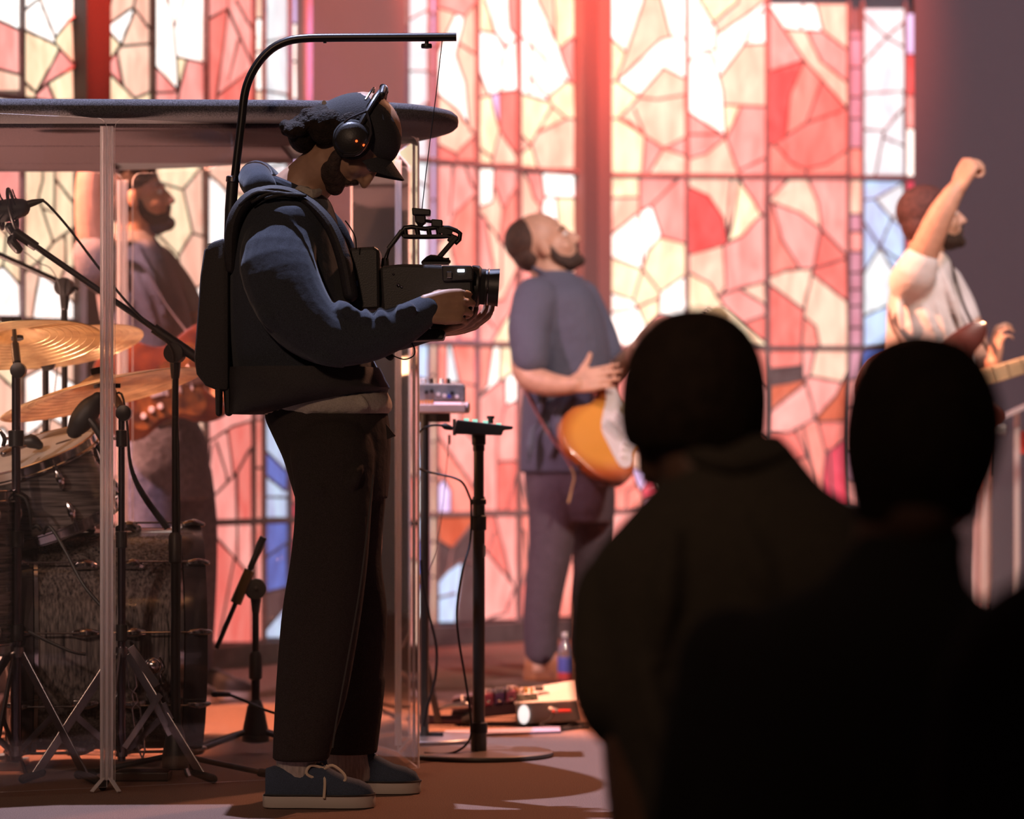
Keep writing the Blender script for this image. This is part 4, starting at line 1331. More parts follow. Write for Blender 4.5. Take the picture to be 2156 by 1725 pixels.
# tom mic behind the hinge column and clip-on mic
tm = thing('tom_microphone', P(180, 920, 8.75), 'fat black dynamic microphone leaning over the rack tom head', 'microphone')
m = MB()
m.limb([(P(206, 838, 8.72), .016), (P(190, 860, 8.72), .030), (P(170, 888, 8.72), .031), (P(156, 908, 8.72), .020)], 4, 18)
m.build('body', MICB, tm)
m = MB()
m.limb([(P(186, 880, 8.70), .008), (P(200, 897, 8.70), .011), (P(212, 918, 8.70), .010)], 3, 10)
m.build('clip', BLACK, tm)
cm_ = thing('clip_microphone', P(66, 960, 8.83), 'small dark clip microphone on the rim of the rack tom', 'microphone')
m = MB()
m.limb([(P(56, 930, 8.83), .016, .014), (P(68, 930, 8.83), .019, .015), (P(82, 938, 8.83), .012, .012)], 3, 14)
m.build('capsule', BLACK, cm_)
m = MB()
m.limb([(P(8, 956, 8.72), .009), (P(22, 950, 8.75), .011), (P(40, 944, 8.78), .005), (P(54, 940, 8.80), .004)], 3, 10)
m.build('gooseneck', DCHROME, cm_)
dk = thing('drum_key_clamp', P(145, 945, 8.93), 'dark felt damper lying on the rack tom head', 'drum damper')
m = MB()
m.limb([(P(122, 938, 8.9), .007, .018), (P(142, 933, 8.9), .009, .022), (P(158, 928, 8.9), .006, .016)], 3, 12)
m.build('damper_pad', mat('brown_felt', (0.09, 0.06, 0.045), 0.95, bump=(300, .5)), dk)
m = MB()
m.limb([(P(158, 928, 8.9), .004, .01), (P(170, 918, 8.9), .003, .008)], 2, 8)
m.build('damper_tail', RUBBER, dk)
# bass-drum rim microphone and cable draped on the shell
m = MB()
m.tube([P(66, 1112, 8.66), P(78, 1108, 8.66), P(88, 1118, 8.66)], .006, 8, sub=3)
m.tube([P(92, 1124, 8.66), P(100, 1108, 8.64), P(114, 1120, 8.63), P(140, 1165, 8.61), P(175, 1230, 8.58), P(212, 1275, 8.57)], .0045, 8, sub=4)
tag(m.build('drum_cable', CABLE, origin=P(212, 1275, 8.57)), 'black cable draped across the bass drum shell', 'cable')
m = MB()
m.tube([P(30, 1040, 8.6), P(52, 1050, 8.6), P(62, 1075, 8.6), P(66, 1110, 8.62)], .004, 8, sub=4)
m.tube([P(60, 1330, 8.52), P(100, 1350, 8.52), P(150, 1372, 8.52), P(180, 1378, 8.53)], .0045, 8, sub=4)
tag(m.build('drum_cable', CABLE, origin=P(180, 1390, 8.53)), 'black cable hanging past the floor tom and cymbal stand', 'cable')
m = MB()
m.tube([P(232, 838, 8.75), P(256, 830, 8.72), P(268, 900, 8.70), P(275, 980, 8.70), P(300, 1040, 8.72), P(352, 1112, 8.75)], [.003, .003, .003, .005, .008, .009], 8, sub=4)
tag(m.build('drum_cable', CABLE, origin=P(352, 1112, 8.75)), 'dark cable and strut running from the hinge column to the bass drum top', 'cable')
# ================================================================== gear on stage
GREYBOX = mat('grey_enclosure', (0.20, 0.195, 0.19), 0.6, vary=(60, 0.15))
WHITEP = mat('white_plastic', (0.75, 0.72, 0.70), 0.4)
STANDM = mat('satin_black_tube', (0.10, 0.09, 0.078), 0.36, 0.6)
DISCM = mat('satin_disc', (0.20, 0.14, 0.11), 0.45, 0.5)
REDP = mat('red_plug', (0.6, 0.05, 0.04), 0.4)
SILV = mat('aluminium', (0.5, 0.47, 0.46), 0.3, 0.9)

# ---- in-ear mixer on a round-base pole
fb = G(1008, 1592)
ps = thing('mixer_stand', fb, 'black pole stand with a flat round base carrying a small mixer', 'stand')
m = MB()
m.lathe([(0.0, .0), (.2, .0), (.203, .003), (.203, .011), (.199, .014), (0.0, .015)], fb, (0, 0, 1), 64)
m.build('round_base', DISCM, ps, smooth=30)
m = MB()
m.ring(fb + Vector((0, 0, .0075)), (0, 0, 1), .2025, .0062, 64, 8)
m.build('base_rim', STANDM, ps)
for z0, z1, r, nm in ((0.012, 0.075, .0225, 'foot_socket'), (0.07, 0.72, .0172, 'lower_tube'), (0.70, 0.885, .0145, 'upper_tube')):
    mm = MB()
    mm.tube([fb + Vector((0, 0, z0)), fb + Vector((0, 0, z1))], r, 20)
    mm.build(nm, STANDM, ps)
for y0, y1, r in ((1520, 1545, .0245), (1085, 1118, .0215), (1050, 1064, .021), (912, 938, .0195), (938, 950, .0165)):
    a, b = P(1006, y1, fb.y), P(1006, y0, fb.y)
    mm = MB()
    mm.lathe([(.016, a.z), (r, a.z + .003), (r, b.z - .003), (.016, b.z)], (fb.x, fb.y, 0), (0, 0, 1), 20)
    mm.build('collar', BLACK, ps)
mm = MB()
mm.prism([P(1018, 1145, fb.y - .02), P(1023, 1150, fb.y - .02), P(1022, 1172, fb.y - .02), P(1018, 1176, fb.y - .02)], (0, .003, 0))
mm.build('sticker', WHITEP, ps, smooth=0)

pm = thing('personal_mixer', P(1010, 922, fb.y), 'small black personal monitor mixer tilted on the pole stand', 'mixer')
m = MB()
Ym = fb.y - .075
m.prism([P(962, 884, Ym), P(955, 914, Ym), P(1056, 917, Ym), P(1060, 906, Ym), P(1079, 904, Ym), P(1081, 898, Ym)], (0, .15, 0))
m.build('body', BLACK, pm, smooth=0, bevel=.003)
for i, (x, y) in enumerate(((982, 885), (1000, 887), (1022, 890), (1050, 895))):
    for k in range(3):
        q = MB()
        q.box(P(x, y - 1, Ym + .03 + .045 * k), (.014, .012, .008))
        q.build('lit_button', mat('lit_button_%d_%d' % (i, k), ((0.4, 0.9, 0.7), (0.9, 0.85, 0.7), (0.9, 0.7, 0.4))[k], .4, emit=.9), pm, smooth=0)
for x in (1033,):
    q = MB()
    q.cyl(P(x, 892, Ym + .05), P(x, 876, Ym + .05), .0075, n=14)
    q.cyl(P(x, 882, Ym + .05), P(x, 876, Ym + .05), .011, n=14)
    q.build('knob', BLACK, pm)
q = MB()
q.box(P(957, 900, Ym + .075), (.008, .12, .045))
q.build('rear_plate', SILV, pm, smooth=0)
q = MB()
q.limb([(P(950, 902, Ym + .06), .006), (P(938, 898, Ym + .06), .009), (P(930, 896, Ym + .06), .004)], 3, 10)
q.build('plug', BLACK, pm)
q = MB()
q.tube([P(931, 896, Ym + .06), P(910, 896, Ym + .06), P(888, 905, Ym + .06), P(868, 930, Ym + .07), P(862, 965, Ym + .1), P(884, 988, Ym + .1), P(920, 998, Ym + .06), P(955, 1006, Ym + .04), P(975, 1018, Ym + .03), P(988, 1045, Ym + .04),
        P(992, 1065, Ym + .05), P(990, 1140, Ym + .04), P(974, 1200, Ym), P(962, 1280, Ym), P(965, 1340, Ym), P(978, 1420, Ym), P(990, 1500, Ym + .02), P(992, 1545, Ym + .04), P(980, 1570, Ym + .03), P(955, 1585, Ym), P(925, 1588, Ym), P(893, 1586, Ym)], .0032, 8, sub=4)
tag(q.build('mixer_cable', CABLE, origin=P(925, 1595, Ym)), 'black cable looping down the mixer pole to the floor', 'cable')
q = MB()
q.tube([P(945, 930, 9.9), P(940, 985, 9.9), P(934, 1050, 9.9), P(925, 1120, 9.9), P(912, 1180, 9.9), P(898, 1230, 9.9), P(890, 1290, 9.9)], .0013, 6, sub=4)
q.limb([(P(946, 918, 9.9), .004), (P(946, 934, 9.9), .004)], 2, 8)
tag(q.build('thin_cord', CABLE, origin=P(890, 1290, 9.9)), 'thin cord with a small toggle hanging under the mixer', 'cord')
q = MB()
q.tube([P(886, 1180, 9.6), P(890, 1230, 9.6), P(905, 1300, 9.6), P(919, 1365, 9.6), P(916, 1430, 9.6), P(902, 1480, 9.6), P(892, 1530, 9.6)], .004, 8, sub=4)
tag(q.build('keyboard_cable', CABLE, origin=P(892, 1530, 9.6)), 'black cable hanging off the equipment shelf beside the slanted leg', 'cable')

# second round base
f2 = G(885, 1560)
p2 = thing('shelf_stand', f2, 'pole stand with round base half hidden by the shield corner, carrying a shelf', 'stand')
m = MB()
m.lathe([(0.0, .0), (.17, .0), (.173, .003), (.173, .010), (.168, .013), (0.0, .014)], f2, (0, 0, 1), 64)
m.build('round_base', SILV, p2, smooth=30)
m = MB()
m.tube([(f2.x + .012, f2.y, .01), (f2.x + .012, f2.y, P(890, 872, f2.y).z)], .013, 16)
m.build('pole', STANDM, p2)
m = MB()
zs = P(900, 866, f2.y + .2).z
m.box((P(905, 860, f2.y + .2).x - .02, f2.y + .15, zs + .006), (.26, .34, .024))
m.build('shelf_board', mat('pink_shelf', (0.55, 0.38, 0.36), .5, vary=(12, .15)), p2, smooth=0, bevel=.003)
m = MB()
m.box((P(900, 880, f2.y).x, f2.y + .08, zs - .02), (.13, .10, .028))
m.build('shelf_bracket', STANDM, p2, smooth=0, bevel=.002)

ef = thing('effects_box', (P(925, 845, f2.y + .12).x, f2.y + .12, zs + .018), 'grey effects box with knobs on the small shelf', 'effects box')
Ye = f2.y + .06
m = MB()
m.prism([P(838, 846, Ye), P(838, 812, Ye), P(842, 808, Ye), P(974, 808, Ye), P(979, 813, Ye), P(979, 846, Ye)], (0, .13, 0))
m.build('enclosure', GREYBOX, ef, smooth=0, bevel=.004)
for x in (846, 860, 885, 893, 908, 930, 944):
    q = MB()
    q.cyl(P(x, 808, Ye + .04), P(x, 797, Ye + .04), .0065, .0055, n=12)
    q.build('knob', WHITEP if x in (893, 885, 930) else BLACK, ef)
for x, y, mm_ in ((898, 826, BLACK), (909, 824, BLACK), (923, 830, WHITEP), (936, 833, WHITEP), (946, 835, mat('blue_jack', (.05, .08, .4), .4)), (952, 828, BLACK), (962, 835, WHITEP)):
    q = MB()
    q.cyl(P(x, y, Ye), P(x, y, Ye - .012), .006, n=12)
    q.build('jack', mm_, ef)
ORB = mat('amber_terminal', (.6, .25, .05), .5)
tb = thing('terminal_strip', P(897, 852, Ye - .03), 'small amber terminal strip in front of the grey effects box', 'terminal strip')
for k in range(5):
    q = MB()
    q.box(P(884 + 6.4 * k, 847, Ye - .045), (.0065, .012, .012))
    q.build('terminal', ORB, tb, smooth=0, bevel=.001)
rt = thing('cardboard_tube', P(965, 868, Ye), 'rosy tube with a grey round end lying at the shelf edge', 'tube')
m = MB()
m.tube([P(860, 858, Ye - .02), P(986, 859, Ye - .06)], .0165, 20)
m.build('roll', mat('rosy_paper', (.5, .33, .36), .6), rt)
m = MB()
a, b = P(986, 859, Ye - .06), P(860, 858, Ye - .02)
d = (a - b).normalized()
m.lathe([(0, .001), (.0155, .002), (.0165, -.004), (.0165, -.02)], a, d, 20)
m.build('end_cap', mat('grey_cap', (.3, .3, .31), .6), rt)

# slanted keyboard stand leg and foot bar
kf = thing('keyboard_stand', G(890, 1545), 'black slanted folding keyboard stand beside the shield corner', 'stand')
Yk = G(900, 1530).y
for dy in (0.0, 0.30):
    m = MB()
    m.bar(P(862, 1235, Yk + dy), P(924, 1523, Yk + dy), .035, .02, up=(1, 0, 0))
    m.build('leg', STANDM, kf, smooth=0, bevel=.002)
    m = MB()
    m.bar(P(862, 1235, Yk + dy), P(790, 1523, Yk + dy), .035, .02, up=(1, 0, 0))
    m.build('leg', STANDM, kf, smooth=0, bevel=.002)
m = MB()
m.tube([(P(790, 1520, Yk).x, Yk, .02), (P(985, 1520, Yk).x, Yk, .02)], .015, 14)
m.build('foot_bar', mat('purple_black_tube', (.06, .04, .06), .35, .5), kf)
m = MB()
m.limb([((P(982, 1520, Yk).x, Yk, .02), .021), ((P(996, 1520, Yk).x, Yk, .02), .021)], 2, 14)
m.build('rubber_foot', RUBBER, kf)
m = MB()
m.box(P(862, 1225, Yk + .15), (.06, .42, .03))
m.build('top_bracket', STANDM, kf, smooth=0, bevel=.003)
bx = thing('floor_block', G(908, 1560), 'short black block lying behind the round base', 'block')
m = MB()
c = G(908, 1560)
m.box((c.x, c.y + .02, .012), (.07, .04, .022))
m.build('block', BLACK, bx, smooth=0, bevel=.002)
fs_ = thing('floor_strip', G(1050, 1552), 'flat grey and lavender strip lying on the stage between pedals and round base', 'floor strip')
m = MB()
a, b = G(935, 1554), G(1180, 1545)
m.prism([a, b, b + Vector((0, .16, 0)), a + Vector((0, .16, 0))], (0, 0, .008))
m.build('strip', mat('lavender_board', (.32, .28, .38), .5, vary=(6, .3)), fs_, smooth=0)

# ---- pedal board
pbY = G(1140, 1530).y
pb_ = thing('pedal_board', G(1030, 1530), 'low black slanted pedal board with loose cables beside the white-topped box', 'pedal board')
for k, (x0, y0, x1, y1, dep) in enumerate(((948, 1518, 1092, 1494, .16), (950, 1494, 1090, 1470, .14))):
    m = MB()
    Y0 = pbY + .02 + .03 * k
    m.prism([P(x0, y0, Y0), P(x0 + 3, y0 - 22, Y0), P(x1, y1 - 22, Y0), P(x1, y1 + (10 if k == 0 else 6), Y0)], (0, dep, 0))
    m.build('rail', mat('plum_black_%d' % k, (.04, .018, .025), .4), pb_, smooth=0, bevel=.004)
m = MB()
m.limb([(P(928, 1492, pbY), .006), (P(945, 1488, pbY), .008), (P(978, 1486, pbY), .012), (P(988, 1488, pbY), .006)], 3, 12)
m.build('plug', SILV, pb_)
for i, (x, y, w, col) in enumerate(((1028, 1480, 22, (.30, .05, .09)), (1052, 1478, 20, (.10, .05, .16)), (1076, 1474, 20, (.35, .12, .2)), (1012, 1484, 14, (.06, .03, .04)))):
    pd_ = thing('effects_pedal', P(x, y + 12, pbY + .05), ['crimson effects pedal on the pedal board next to the white box', 'dark violet effects pedal in the middle of the pedal board',
        'rose effects pedal at the box end of the pedal board', 'narrow black effects pedal at the plug end of the pedal board'][i], 'effects pedal', 'pedals on the pedal board')
    m = MB()
    m.prism([P(x - w / 2, y + 12, pbY + .02), P(x - w / 2, y - 16, pbY + .02), P(x + w / 2, y - 20, pbY + .02), P(x + w / 2, y + 8, pbY + .02)], (0, .1, 0))
    m.build('enclosure', mat('pedal_paint_%d' % i, col, .35), pd_, smooth=0, bevel=.003)
    for kx in (-5, 4):
        q = MB()
        q.cyl(P(x + kx, y - 17, pbY + .05), P(x + kx, y - 30, pbY + .05), .0068, .0058, n=12)
        q.build('knob', WHITEP, pd_)
    q = MB()
    q.ell(P(x, y - 2, pbY + .015), (.007, .005, .006))
    q.build('footswitch', CHROME, pd_)
q = MB()
q.cyl(P(975, 1476, pbY + .05), P(975, 1464, pbY + .05), .006, n=12)
q.build('knob', WHITEP, pb_)
ab = thing('amp_modeler', G(1145, 1530), 'grey floor effects unit with a white oval and pale top panel beside the water bottle', 'effects unit')
m = MB()
m.prism([P(1090, 1527, pbY - .01), P(1085, 1482, pbY - .01), P(1215, 1474, pbY - .01), P(1225, 1518, pbY - .01)], (0, .02, 0))
m.prism([P(1088, 1527, pbY), P(1085, 1482, pbY), P(1215, 1474, pbY), P(1225, 1518, pbY)], (0, .2, 0))
m.build('case', mat('graphite_case', (.24, .24, .22), .5), ab, smooth=0, bevel=.004)
m = MB()
m.prism([P(1083, 1484, pbY - .005), P(1080, 1462, pbY + .1), P(1215, 1440, pbY + .1), P(1218, 1474, pbY - .005)], (0, .03, .01))
m.build('top_panel', mat('pale_panel', (.72, .66, .66), .4), ab, smooth=0, bevel=.003)
m = MB()
m.prism([P(1090, 1478, pbY - .012), P(1089, 1464, pbY - .006), P(1130, 1460, pbY - .006), P(1134, 1475, pbY - .012)], (0, .004, 0))
m.build('display_panel', mat('green_grey_panel', (.14, .16, .13), .4, vary=(90, .8)), ab, smooth=0)
m = MB()
cc = P(1103, 1505, pbY - .016)
m.prism([cc + Vector((.0175 * math.cos(2 * math.pi * k / 32), 0, .029 * math.sin(2 * math.pi * k / 32))) for k in range(32)], (0, .006, 0))
m.build('oval_badge', mat('lit_oval', (1, .97, .95), .5, emit=.9), ab, smooth=0)
for k, (x, col) in enumerate(((1082, (.8, .6, .25)), (1090, (.75, .5, .35)), (1101, (.7, .6, .5)), (1108, (.8, .6, .2)), (1119, (.75, .55, .3)))):
    q = MB()
    q.cyl(P(x, 1460, pbY + .05), P(x, 1448, pbY + .05), .0058, n=12)
    q.build('knob', mat('amber_knob_%d' % k, col, .4), ab)
q = MB()
q.box(P(1135, 1450, pbY + .06), (.028, .03, .014))
q.build('switch_block', GREYBOX, ab, smooth=0, bevel=.002)
q = MB()
q.limb([(P(1160, 1494, pbY - .02), .009), (P(1172, 1497, pbY - .03), .007)], 2, 10)
q.build('jack', SILV, ab)
q = MB()
q.limb([(P(1166, 1498, pbY - .03), .005), (P(1200, 1497, pbY - .035), .005)], 2, 10)
q.build('plug', REDP, ab)
q = MB()
q.tube([P(1165, 1503, pbY - .03), P(1156, 1518, pbY - .05), P(1140, 1528, pbY - .07), P(1210, 1534, pbY - .1), P(1230, 1528, pbY - .1)], .003, 8, sub=4)
tag(q.build('patch_cable', CABLE, origin=P(1210, 1538, pbY - .1)), 'black patch cable dropping from the grey floor effects unit', 'cable')
q = MB()
q.tube([G(1165, 1540) + Vector((0, 0, .004)), G(1190, 1534) + Vector((0, 0, .004)), G(1230, 1526) + Vector((0, 0, .004))], .004, 8, sub=3)
q.tube([G(1150, 1545) + Vector((0, 0, .004)), G(1200, 1538) + Vector((0, 0, .004)), G(1240, 1533) + Vector((0, 0, .004))], .004, 8, sub=3)
tag(q.build('floor_cable', CABLE, origin=G(1200, 1540)), 'pair of dark cables lying on the stage floor', 'cable')

# ---- water bottle
wb = G(1191, 1442)
bt = thing('water_bottle', wb, 'clear plastic water bottle with blue and red label on the stage floor', 'bottle')
PET = clear_plastic('bottle_plastic', (.85, .88, .92), .06, .12)
m = MB()
m.lathe([(0, .002), (.026, .003), (.029, .012), (.029, .085), (.027, .1), (.029, .115), (.027, .128), (.016, .152), (.0115, .165), (.0115, .178)], wb, (0, 0, 1), 28)
m.build('body', PET, bt)
m = MB()
m.lathe([(.0296, .045), (.0298, .046), (.0298, .098), (.0296, .099)], wb, (0, 0, 1), 28)
m.build('wrap_label', mat('bottle_label', (.10, .12, .45), .4), bt)
m = MB()
m.lathe([(.0297, .018), (.0299, .019), (.0299, .044), (.0297, .045)], wb, (0, 0, 1), 28)
m.build('red_band', mat('bottle_red', (.5, .06, .06), .4), bt)
m = MB()
m.lathe([(.0135, .172), (.014, .174), (.014, .188), (.0, .19)], wb, (0, 0, 1), 20)
m.build('cap', WHITEP, bt)

# ---- acrylic lectern at the right edge
lc = thing('acrylic_lectern', (P(2110, 1430, 12.3).x, 12.3, 0), 'clear acrylic lectern with sloping top beside the singer', 'lectern')
FROST = clear_plastic('frosted_acrylic', (.8, .78, .78), .05, .5, .3)
x0, x1 = P(2078, 0, 12.2).x, P(2300, 0, 12.2).x
for nm, a, b in (('front_panel', (x0, 12.15), (x1, 12.15)), ('side_panel', (x0, 12.15), (x0 - .02, 12.5)), ('side_panel', (x1, 12.15), (x1 + .02, 12.5))):
    m = MB()
    A_, B_ = Vector((a[0], a[1], .02)), Vector((b[0], b[1], .02))
    zt = P(0, 905, 12.2).z
    m.prism([A_, B_, B_ + Vector((0, 0, zt)), A_ + Vector((0, 0, zt))], (B_ - A_).cross(Vector((0, 0, 1))).normalized() * .01)
    m.build(nm, ACRYL, lc, smooth=0)
for x in (2072, 2141):
    m = MB()
    m.box((P(x, 0, 12.14).x, 12.14, .5), (.02, .016, .98))
    m.build('edge_post', FROST, lc, smooth=0)
m = MB()
m.prism([P(2032, 1275, 12.2), P(2040, 1060, 12.2), P(2080, 1000, 12.2), P(2084, 1275, 12.2)], (0, .012, 0))
m.build('frosted_wing', FROST, lc, smooth=0)
m = MB()
m.prism([P(2100, 888, 12.0), P(2250, 820, 12.0), P(2250, 815, 12.5), P(2100, 883, 12.5)], (0, 0, .012))
m.build('sloping_top', FROST, lc, smooth=0)
m = MB()
m.box(P(2100, 905, 12.05), (.055, .03, .03))
m.build('top_clamp', SILV, lc, smooth=0, bevel=.003)
m = MB()
m.box((P(2190, 0, 12.3).x, 12.32, .015), (.50, .42, .03))
m.build('base_plate', FROST, lc, smooth=0)
pr = thing('red_reflection', P(2165, 940, 12.35), 'red block standing in for a mirrored red pane in the acrylic lectern', 'reflection')
m = MB()
m.box(P(2178, 932, 12.35), (.12, .02, .085))  # red block added for the mirrored glow of a red pane
m.build('reflection_block', mat('reflection_red', (.8, .06, .04), .5), pr, smooth=0, bevel=.004)
# ================================================================== people
def rot_y(deg):      # pitch in the picture plane: positive lifts the face of a head looking to +X
    return Matrix.Rotation(math.radians(-deg), 4, 'Y')

def head_pose(ear_px, ear_py, Y, pitch, s=1.0, yaw=0.0):
    """Matrix that carries a head (facing +X, ears at y = 0.078) so that its near ear sits on a pixel."""
    R = Matrix.Rotation(math.radians(yaw), 4, 'Z') @ rot_y(pitch) @ Matrix.Scale(s, 4)
    e = R @ Vector((-0.005, 0, -0.01))
    return Matrix.Translation(P(ear_px, ear_py, Y) - e) @ R

def head_geo(mb, M, neck=True):
    h = MB(M)
    h.ell((-0.014, 0, 0.034), (0.099, 0.077, 0.089), seg=24, rings=16)
    h.ell((0.022, 0, -0.026), (0.071, 0.063, 0.088), seg=20, rings=14)
    h.ell((0.040, 0, -0.084), (0.048, 0.047, 0.033))
    h.ell((0.074, 0, -0.100), (0.019, 0.022, 0.017))
    h.ell((0.076, 0, 0.022), (0.020, 0.050, 0.014))
    h.limb([(Vector((0.086, 0, 0.012)), .009), (Vector((0.100, 0, -0.012)), .010), (Vector((0.108, 0, -0.030)), .0125)], 3, 10)
    h.ell((0.096, 0.011, -0.035), (.010, .008, .008))
    h.ell((0.096, -0.011, -0.035), (.010, .008, .008))
    h.ell((0.088, 0, -0.060), (.012, .025, .007))
    h.ell((0.085, 0, -0.071), (.012, .022, .008))
    for s in (-1, 1):
        h.ell((0.052, s * .038, -0.032), (.030, .024, .028))
        h.ell((-0.006, s * .077, -0.008), (.019, .010, .031))
    if neck:
        h.limb([(Vector((-0.025, 0, -0.04)), .058), (Vector((-0.04, 0, -0.10)), .056)], 3, 16)
    mb.v, b = mb.v + h.v, len(mb.v)
    mb.f += [tuple(i + b for i in f) for f in h.f]

def face_parts(par, M, brow=HAIR):
    for s in (-1, 1):
        e = MB(M)
        e.ell((0.078, s * .031, 0.002), (.0115, .013, .0095), seg=12, rings=8)
        ey = e.build('eye', EYE_W, par)
        e = MB(M)
        e.ell((0.0862, s * .031, 0.001), (.004, .006, .006), seg=10, rings=6)
        e.build('iris', EYE_D, ey)
        e = MB(M)
        e.limb([(Vector((0.088, s * .014, .021)), .004), (Vector((0.086, s * .034, .026)), .0045), (Vector((0.070, s * .052, .020)), .003)], 3, 8)
        e.build('eyebrow', brow, par)

def beard_part(par, M, m, full=1.0):
    b = MB(M)
    b.ell((0.045, 0, -0.088), (0.050, 0.052, 0.036 * full))
    b.ell((0.076, 0, -0.100), (0.026 * full, 0.030, 0.022 * full))
    for s in (-1, 1):
        b.limb([(Vector((0.012, s * .064, -0.018)), .010, .008), (Vector((0.018, s * .060, -0.06)), .016, .010), (Vector((0.045, s * .046, -0.088)), .020, .012)], 3, 10)
        b.limb([(Vector((0.088, s * .022, -0.068)), .007), (Vector((0.096, s * .010, -0.049)), .0065), (Vector((0.099, 0, -0.046)), .006)], 3, 8)
    return b.build('beard', m, par, remesh=0.004, relax=2, smooth=180)

FING = [(0.033, .088, (.042, .026, .021), .0084), (0.011, .092, (.047, .030, .022), .0087), (-0.012, .087, (.043, .028, .021), .0083), (-0.033, .078, (.034, .021, .019), .0074)]
def hand_geo(mb, M, curls, thumb, s=1.0, spread=0.06):
    """M: origin at the wrist, x along the hand, y to the thumb side, z out of the back of the hand."""
    def T(p):
        return M @ (Vector(p) * s)
    for i, (yo, ml, L, r) in enumerate(FING):
        kn = Vector((ml, yo, 0))
        mb.limb([(T((0.0, yo * .62, 0)), .015 * s), (T((ml * .55, yo * .9, .002)), .0145 * s), (T(kn), .0115 * s)], 3, 10)
        a = 0.0
        p = kn
        sp = spread * (1.5 - i)
        pts = [(T(p), r * 1.12 * s)]
        for j, l in enumerate(L):
            a += math.radians(curls[i][j])
            d = Vector((math.cos(a) * math.cos(sp), math.sin(sp), -math.sin(a)))
            p = p + d * l
            pts.append((T(p), r * (1.05 - .13 * j) * s))
        mb.limb(pts, 3, 10)
    t0 = Vector((0.018, 0.022, -.006))
    pts = [(T(t0), .016 * s)]
    for q, r in zip(thumb, (.0135, .0115, .0095)):
        pts.append((T(q), r * s))
    mb.limb(pts, 3, 10)

def mirror_frame(o, x, y, z):
    x, y, z = Vector(x).normalized(), Vector(y).normalized(), Vector(z).normalized()
    return Matrix(((x.x, y.x, z.x, o[0]), (x.y, y.y, z.y, o[1]), (x.z, y.z, z.z, o[2]), (0, 0, 0, 1)))

def shoe(par_thing, heel, fwd, L, mats, name='shoe', lift=0.0, laces=True):
    """Low canvas shoe: heel = point on the floor at the back of the heel."""
    f = Vector(fwd).normalized()
    sd = Vector((-f.y, f.x, 0))
    H0 = Vector(heel)
    W = 0.047 * L / .27
    def O(u, side, z):
        return H0 + f * (u * L) + sd * (side * W) + Vector((0, 0, z + lift * max(0, u - .6) * .12))
    prof = [(0.0, .05), (.02, .55), (.08, .74), (.2, .80), (.36, .78), (.52, .88), (.68, 1.0), (.82, .98), (.92, .78), (.975, .45), (1.0, .05)]
    out = [(u, w) for u, w in prof] + [(u, -w) for u, w in reversed(prof)]
    m = MB()
    m.prism([O(u, w, .002) for u, w in out], (0, 0, .031 * L / .27))
    sole = m.build('sole', mats[1], par_thing, smooth=40, bevel=.003)
    m = MB()
    rows_ = [(0.03, .55, .066), (.10, .72, .072), (.22, .72, .067), (.34, .68, .064), (.44, .70, .078), (.52, .76, .077), (.62, .86, .062), (.74, .92, .046), (.86, .82, .038), (.95, .52, .026), (.985, .15, .010)]
    vs, fs = [], []
    n = 16
    zb = .028 * L / .27
    for u, w, h in rows_:
        for k in range(n):
            g = math.pi * k / (n - 1)
            vs.append(O(u, w * math.copysign(abs(math.cos(g)) ** .55, math.cos(g)), zb + h * (math.sin(g) ** .62)))
    for i in range(len(rows_) - 1):
        for k in range(n - 1):
            fs.append((i * n + k, i * n + k + 1, (i + 1) * n + k + 1, (i + 1) * n + k))
    fs.append(tuple(range(n)))
    fs.append(tuple((len(rows_) - 1) * n + k for k in range(n)))
    m.add(vs, fs)
    up = m.build('upper', mats[0], par_thing, smooth=60)
    m = MB()
    m.tube([O(u, w * 1.02, .033 * L / .27) for u, w in out[1:-1]], .0025, 6, closed=True)
    m.build('foxing_stripe', mats[2] if len(mats) > 2 else mats[0], sole)
    if laces:
        m = MB()
        for k in range(4):
            u = .46 + .055 * k
            h = zb + .081 - .0105 * k
            m.tube([O(u, -.46, h - .014), O(u + .01, 0, h + .006), O(u + .02, .46, h - .014)], .0032, 6, sub=3)
        m.build('lace', mats[3], up)
    return up

def jeans(label_mat, par, legs, pelvis, Y, voxel=0.007, name='trousers', relax=4):
    m = MB()
    m.slab(pelvis, Y)
    for lg in legs:
        m.limb(lg, 4, 20)
    return m.build(name, label_mat, par, remesh=voxel, relax=relax, smooth=180)

SILVER = mat('satin_nickel', (0.5, 0.48, 0.48), 0.5, 0.2)
